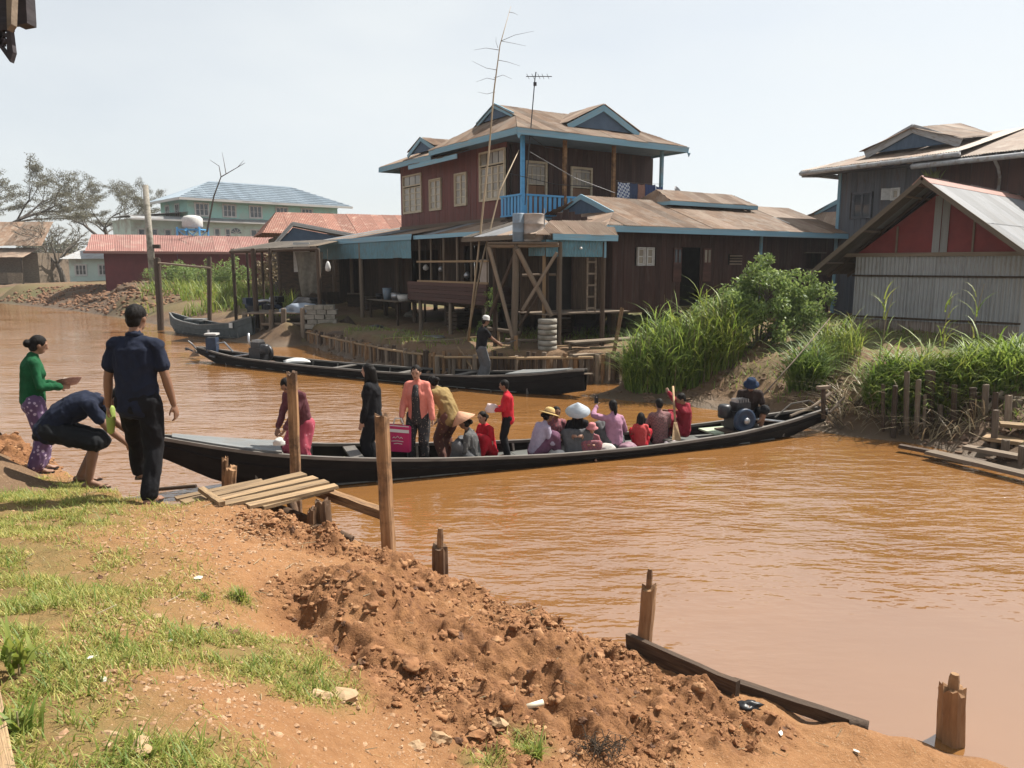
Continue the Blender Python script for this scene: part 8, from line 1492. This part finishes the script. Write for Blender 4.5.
for k, (u, v, z, s_, lab) in enumerate(((199, 587, 1.15, .045, 'pale flake of litter on the path below the planks'), (780, 745, .12, .03, 'white scrap of litter near the edging plank'), (856, 757, .08, .03, 'pale scrap of litter at the lower right'), (170, 650, 1.3, .025, 'white scrap lying on the middle of the path'), (92, 668, 1.45, .03, 'pale dead leaf on the bare patch left'), (105, 690, 1.45, .03, 'pale leaf above the lower left turf'))):
    p = atz(u, v, z); n = 7; V = [(math.cos(6.28 * i / n) * s_ * random.uniform(.6, 1.1), math.sin(6.28 * i / n) * s_ * .5 * random.uniform(.6, 1.1), random.uniform(.004, .016)) for i in range(n)]; o = MB().prism(V, (0, 0, .002)).build('litter', mat('litter%d' % k, (.55, .52, .46), (.45, .42, .36), .7, 8, (1, 1, 1), .1), None); o.location = (p.x, p.y, HN(p.x, p.y)); o.rotation_euler = (0, 0, k * 1.1); tag(o, lab, 'litter')
p = atz(748, 712, .1); lump('plastic_scrap', 'crumpled dark plastic scrap beside the edging plank', 'litter', (p.x, p.y, HN(p.x, p.y)), (.07, .05, .03), Mt['black_plastic'], 240, 3, .6)
p = atz(600, 760, .48); mb = MB()
for i in range(70): a = random.uniform(0, 6.28); L_ = random.uniform(.05, .16); b0 = Vector((random.gauss(0, .06), random.gauss(0, .05), .01)); mb.tube([b0, b0 + Vector((math.cos(a) * L_ * .5, math.sin(a) * L_ * .5, L_ * .4)), b0 + Vector((math.cos(a) * L_, math.sin(a) * L_, L_ * .1))], [.003, .0025, .001], 4, False)
o = mb.build('root_tangle', Mt['twig_dark'], None, fix=False); o.location = (p.x, p.y, HN(p.x, p.y)); tag(o, 'tangle of dead roots at the bottom of the bank', 'roots')
mb = MB()
for i in range(240):
    x = random.uniform(-4, 3); y = random.uniform(2.6, 7.5); z = HN(x, y)
    if z < .1: continue
    a = random.uniform(0, 6.28); L_ = random.uniform(.03, .12); mb.tube([(x, y, z + .006), (x + L_ * math.cos(a), y + L_ * math.sin(a), z + .012)], [.003, .002], 4, False)
tag(mb.build('fallen_twigs', Mt['straw'], None, fix=False), 'bits of straw and twig scattered over the bank', 'twigs', None, 'stuff')
# ------------------------------------------------------------------ corner of a roof eave overhead, upper left
ev = empty('eave_corner', aty(0, 20, 2.6), 0, 'dark corner of a roof eave hanging in at the upper left', 'eave'); e0 = ev.location.copy()
Mt['eave_dark'] = mat('eave_dark', (.055, .045, .05), (.03, .026, .03), .8, 8, (1, 1, 3), .3)
def ep(u, v, Y=2.6): return aty(u, v, Y) - e0
MB().prism([ep(-40, -30), ep(24, -30), ep(27, 19), ep(27, 23), ep(16, 25), ep(11, 22), ep(-40, 24)], (0, .05, 0)).build('roof_edge', Mt['eave_dark'], ev)
MB().prism([ep(5.5, -30, 2.55), ep(13, -30, 2.55), ep(11, 24, 2.55), ep(7, 30, 2.55)], (0, .03, 0)).build('batten', Mt['wood_grey'], ev)
fr = MB(); fr.prism([ep(-40, 24, 2.58), ep(10, 22, 2.58), ep(11, 30, 2.58), ep(-40, 31, 2.58)], (0, .02, 0)); fr.prism([ep(-40, 20, 2.58), ep(0, 48, 2.58), ep(10, 62, 2.58), ep(13, 52, 2.58), ep(10, 28, 2.58), ep(6, 28, 2.58), ep(7, 54, 2.58), ep(0, 44, 2.58), ep(-40, 10, 2.58)], (0, .02, 0)); fr.build('fretwork', Mt['eave_dark'], ev)
for u0, v0, u1, v1 in ((-4, 32, 8, 36), (2, 30, 3, 46), (7, 40, 1, 44), (-4, 40, 4, 38)): MB().bar(ep(u0, v0, 2.59), ep(u1, v1, 2.59), .012, .015, (0, 1, 0)).build('fret_bar', Mt['eave_dark'], ev)

# ------------------------------------------------------------------ thin haze in the air
hm = bpy.data.materials.new('haze'); hm.use_nodes = True; t = hm.node_tree; t.nodes.clear(); ho_ = t.nodes.new('ShaderNodeOutputMaterial'); pv = t.nodes.new('ShaderNodeVolumePrincipled')
pv.inputs['Color'].default_value = (.93, .96, 1, 1); pv.inputs['Density'].default_value = .0004; pv.inputs['Anisotropy'].default_value = .35; t.links.new(pv.outputs[0], ho_.inputs['Volume'])
hz = MB().box((0, 850, 11.5), (3400, 3700, 27)).build('haze', hm); tag(hz, 'thin pale haze in the air over the river and town', None, None, 'stuff')
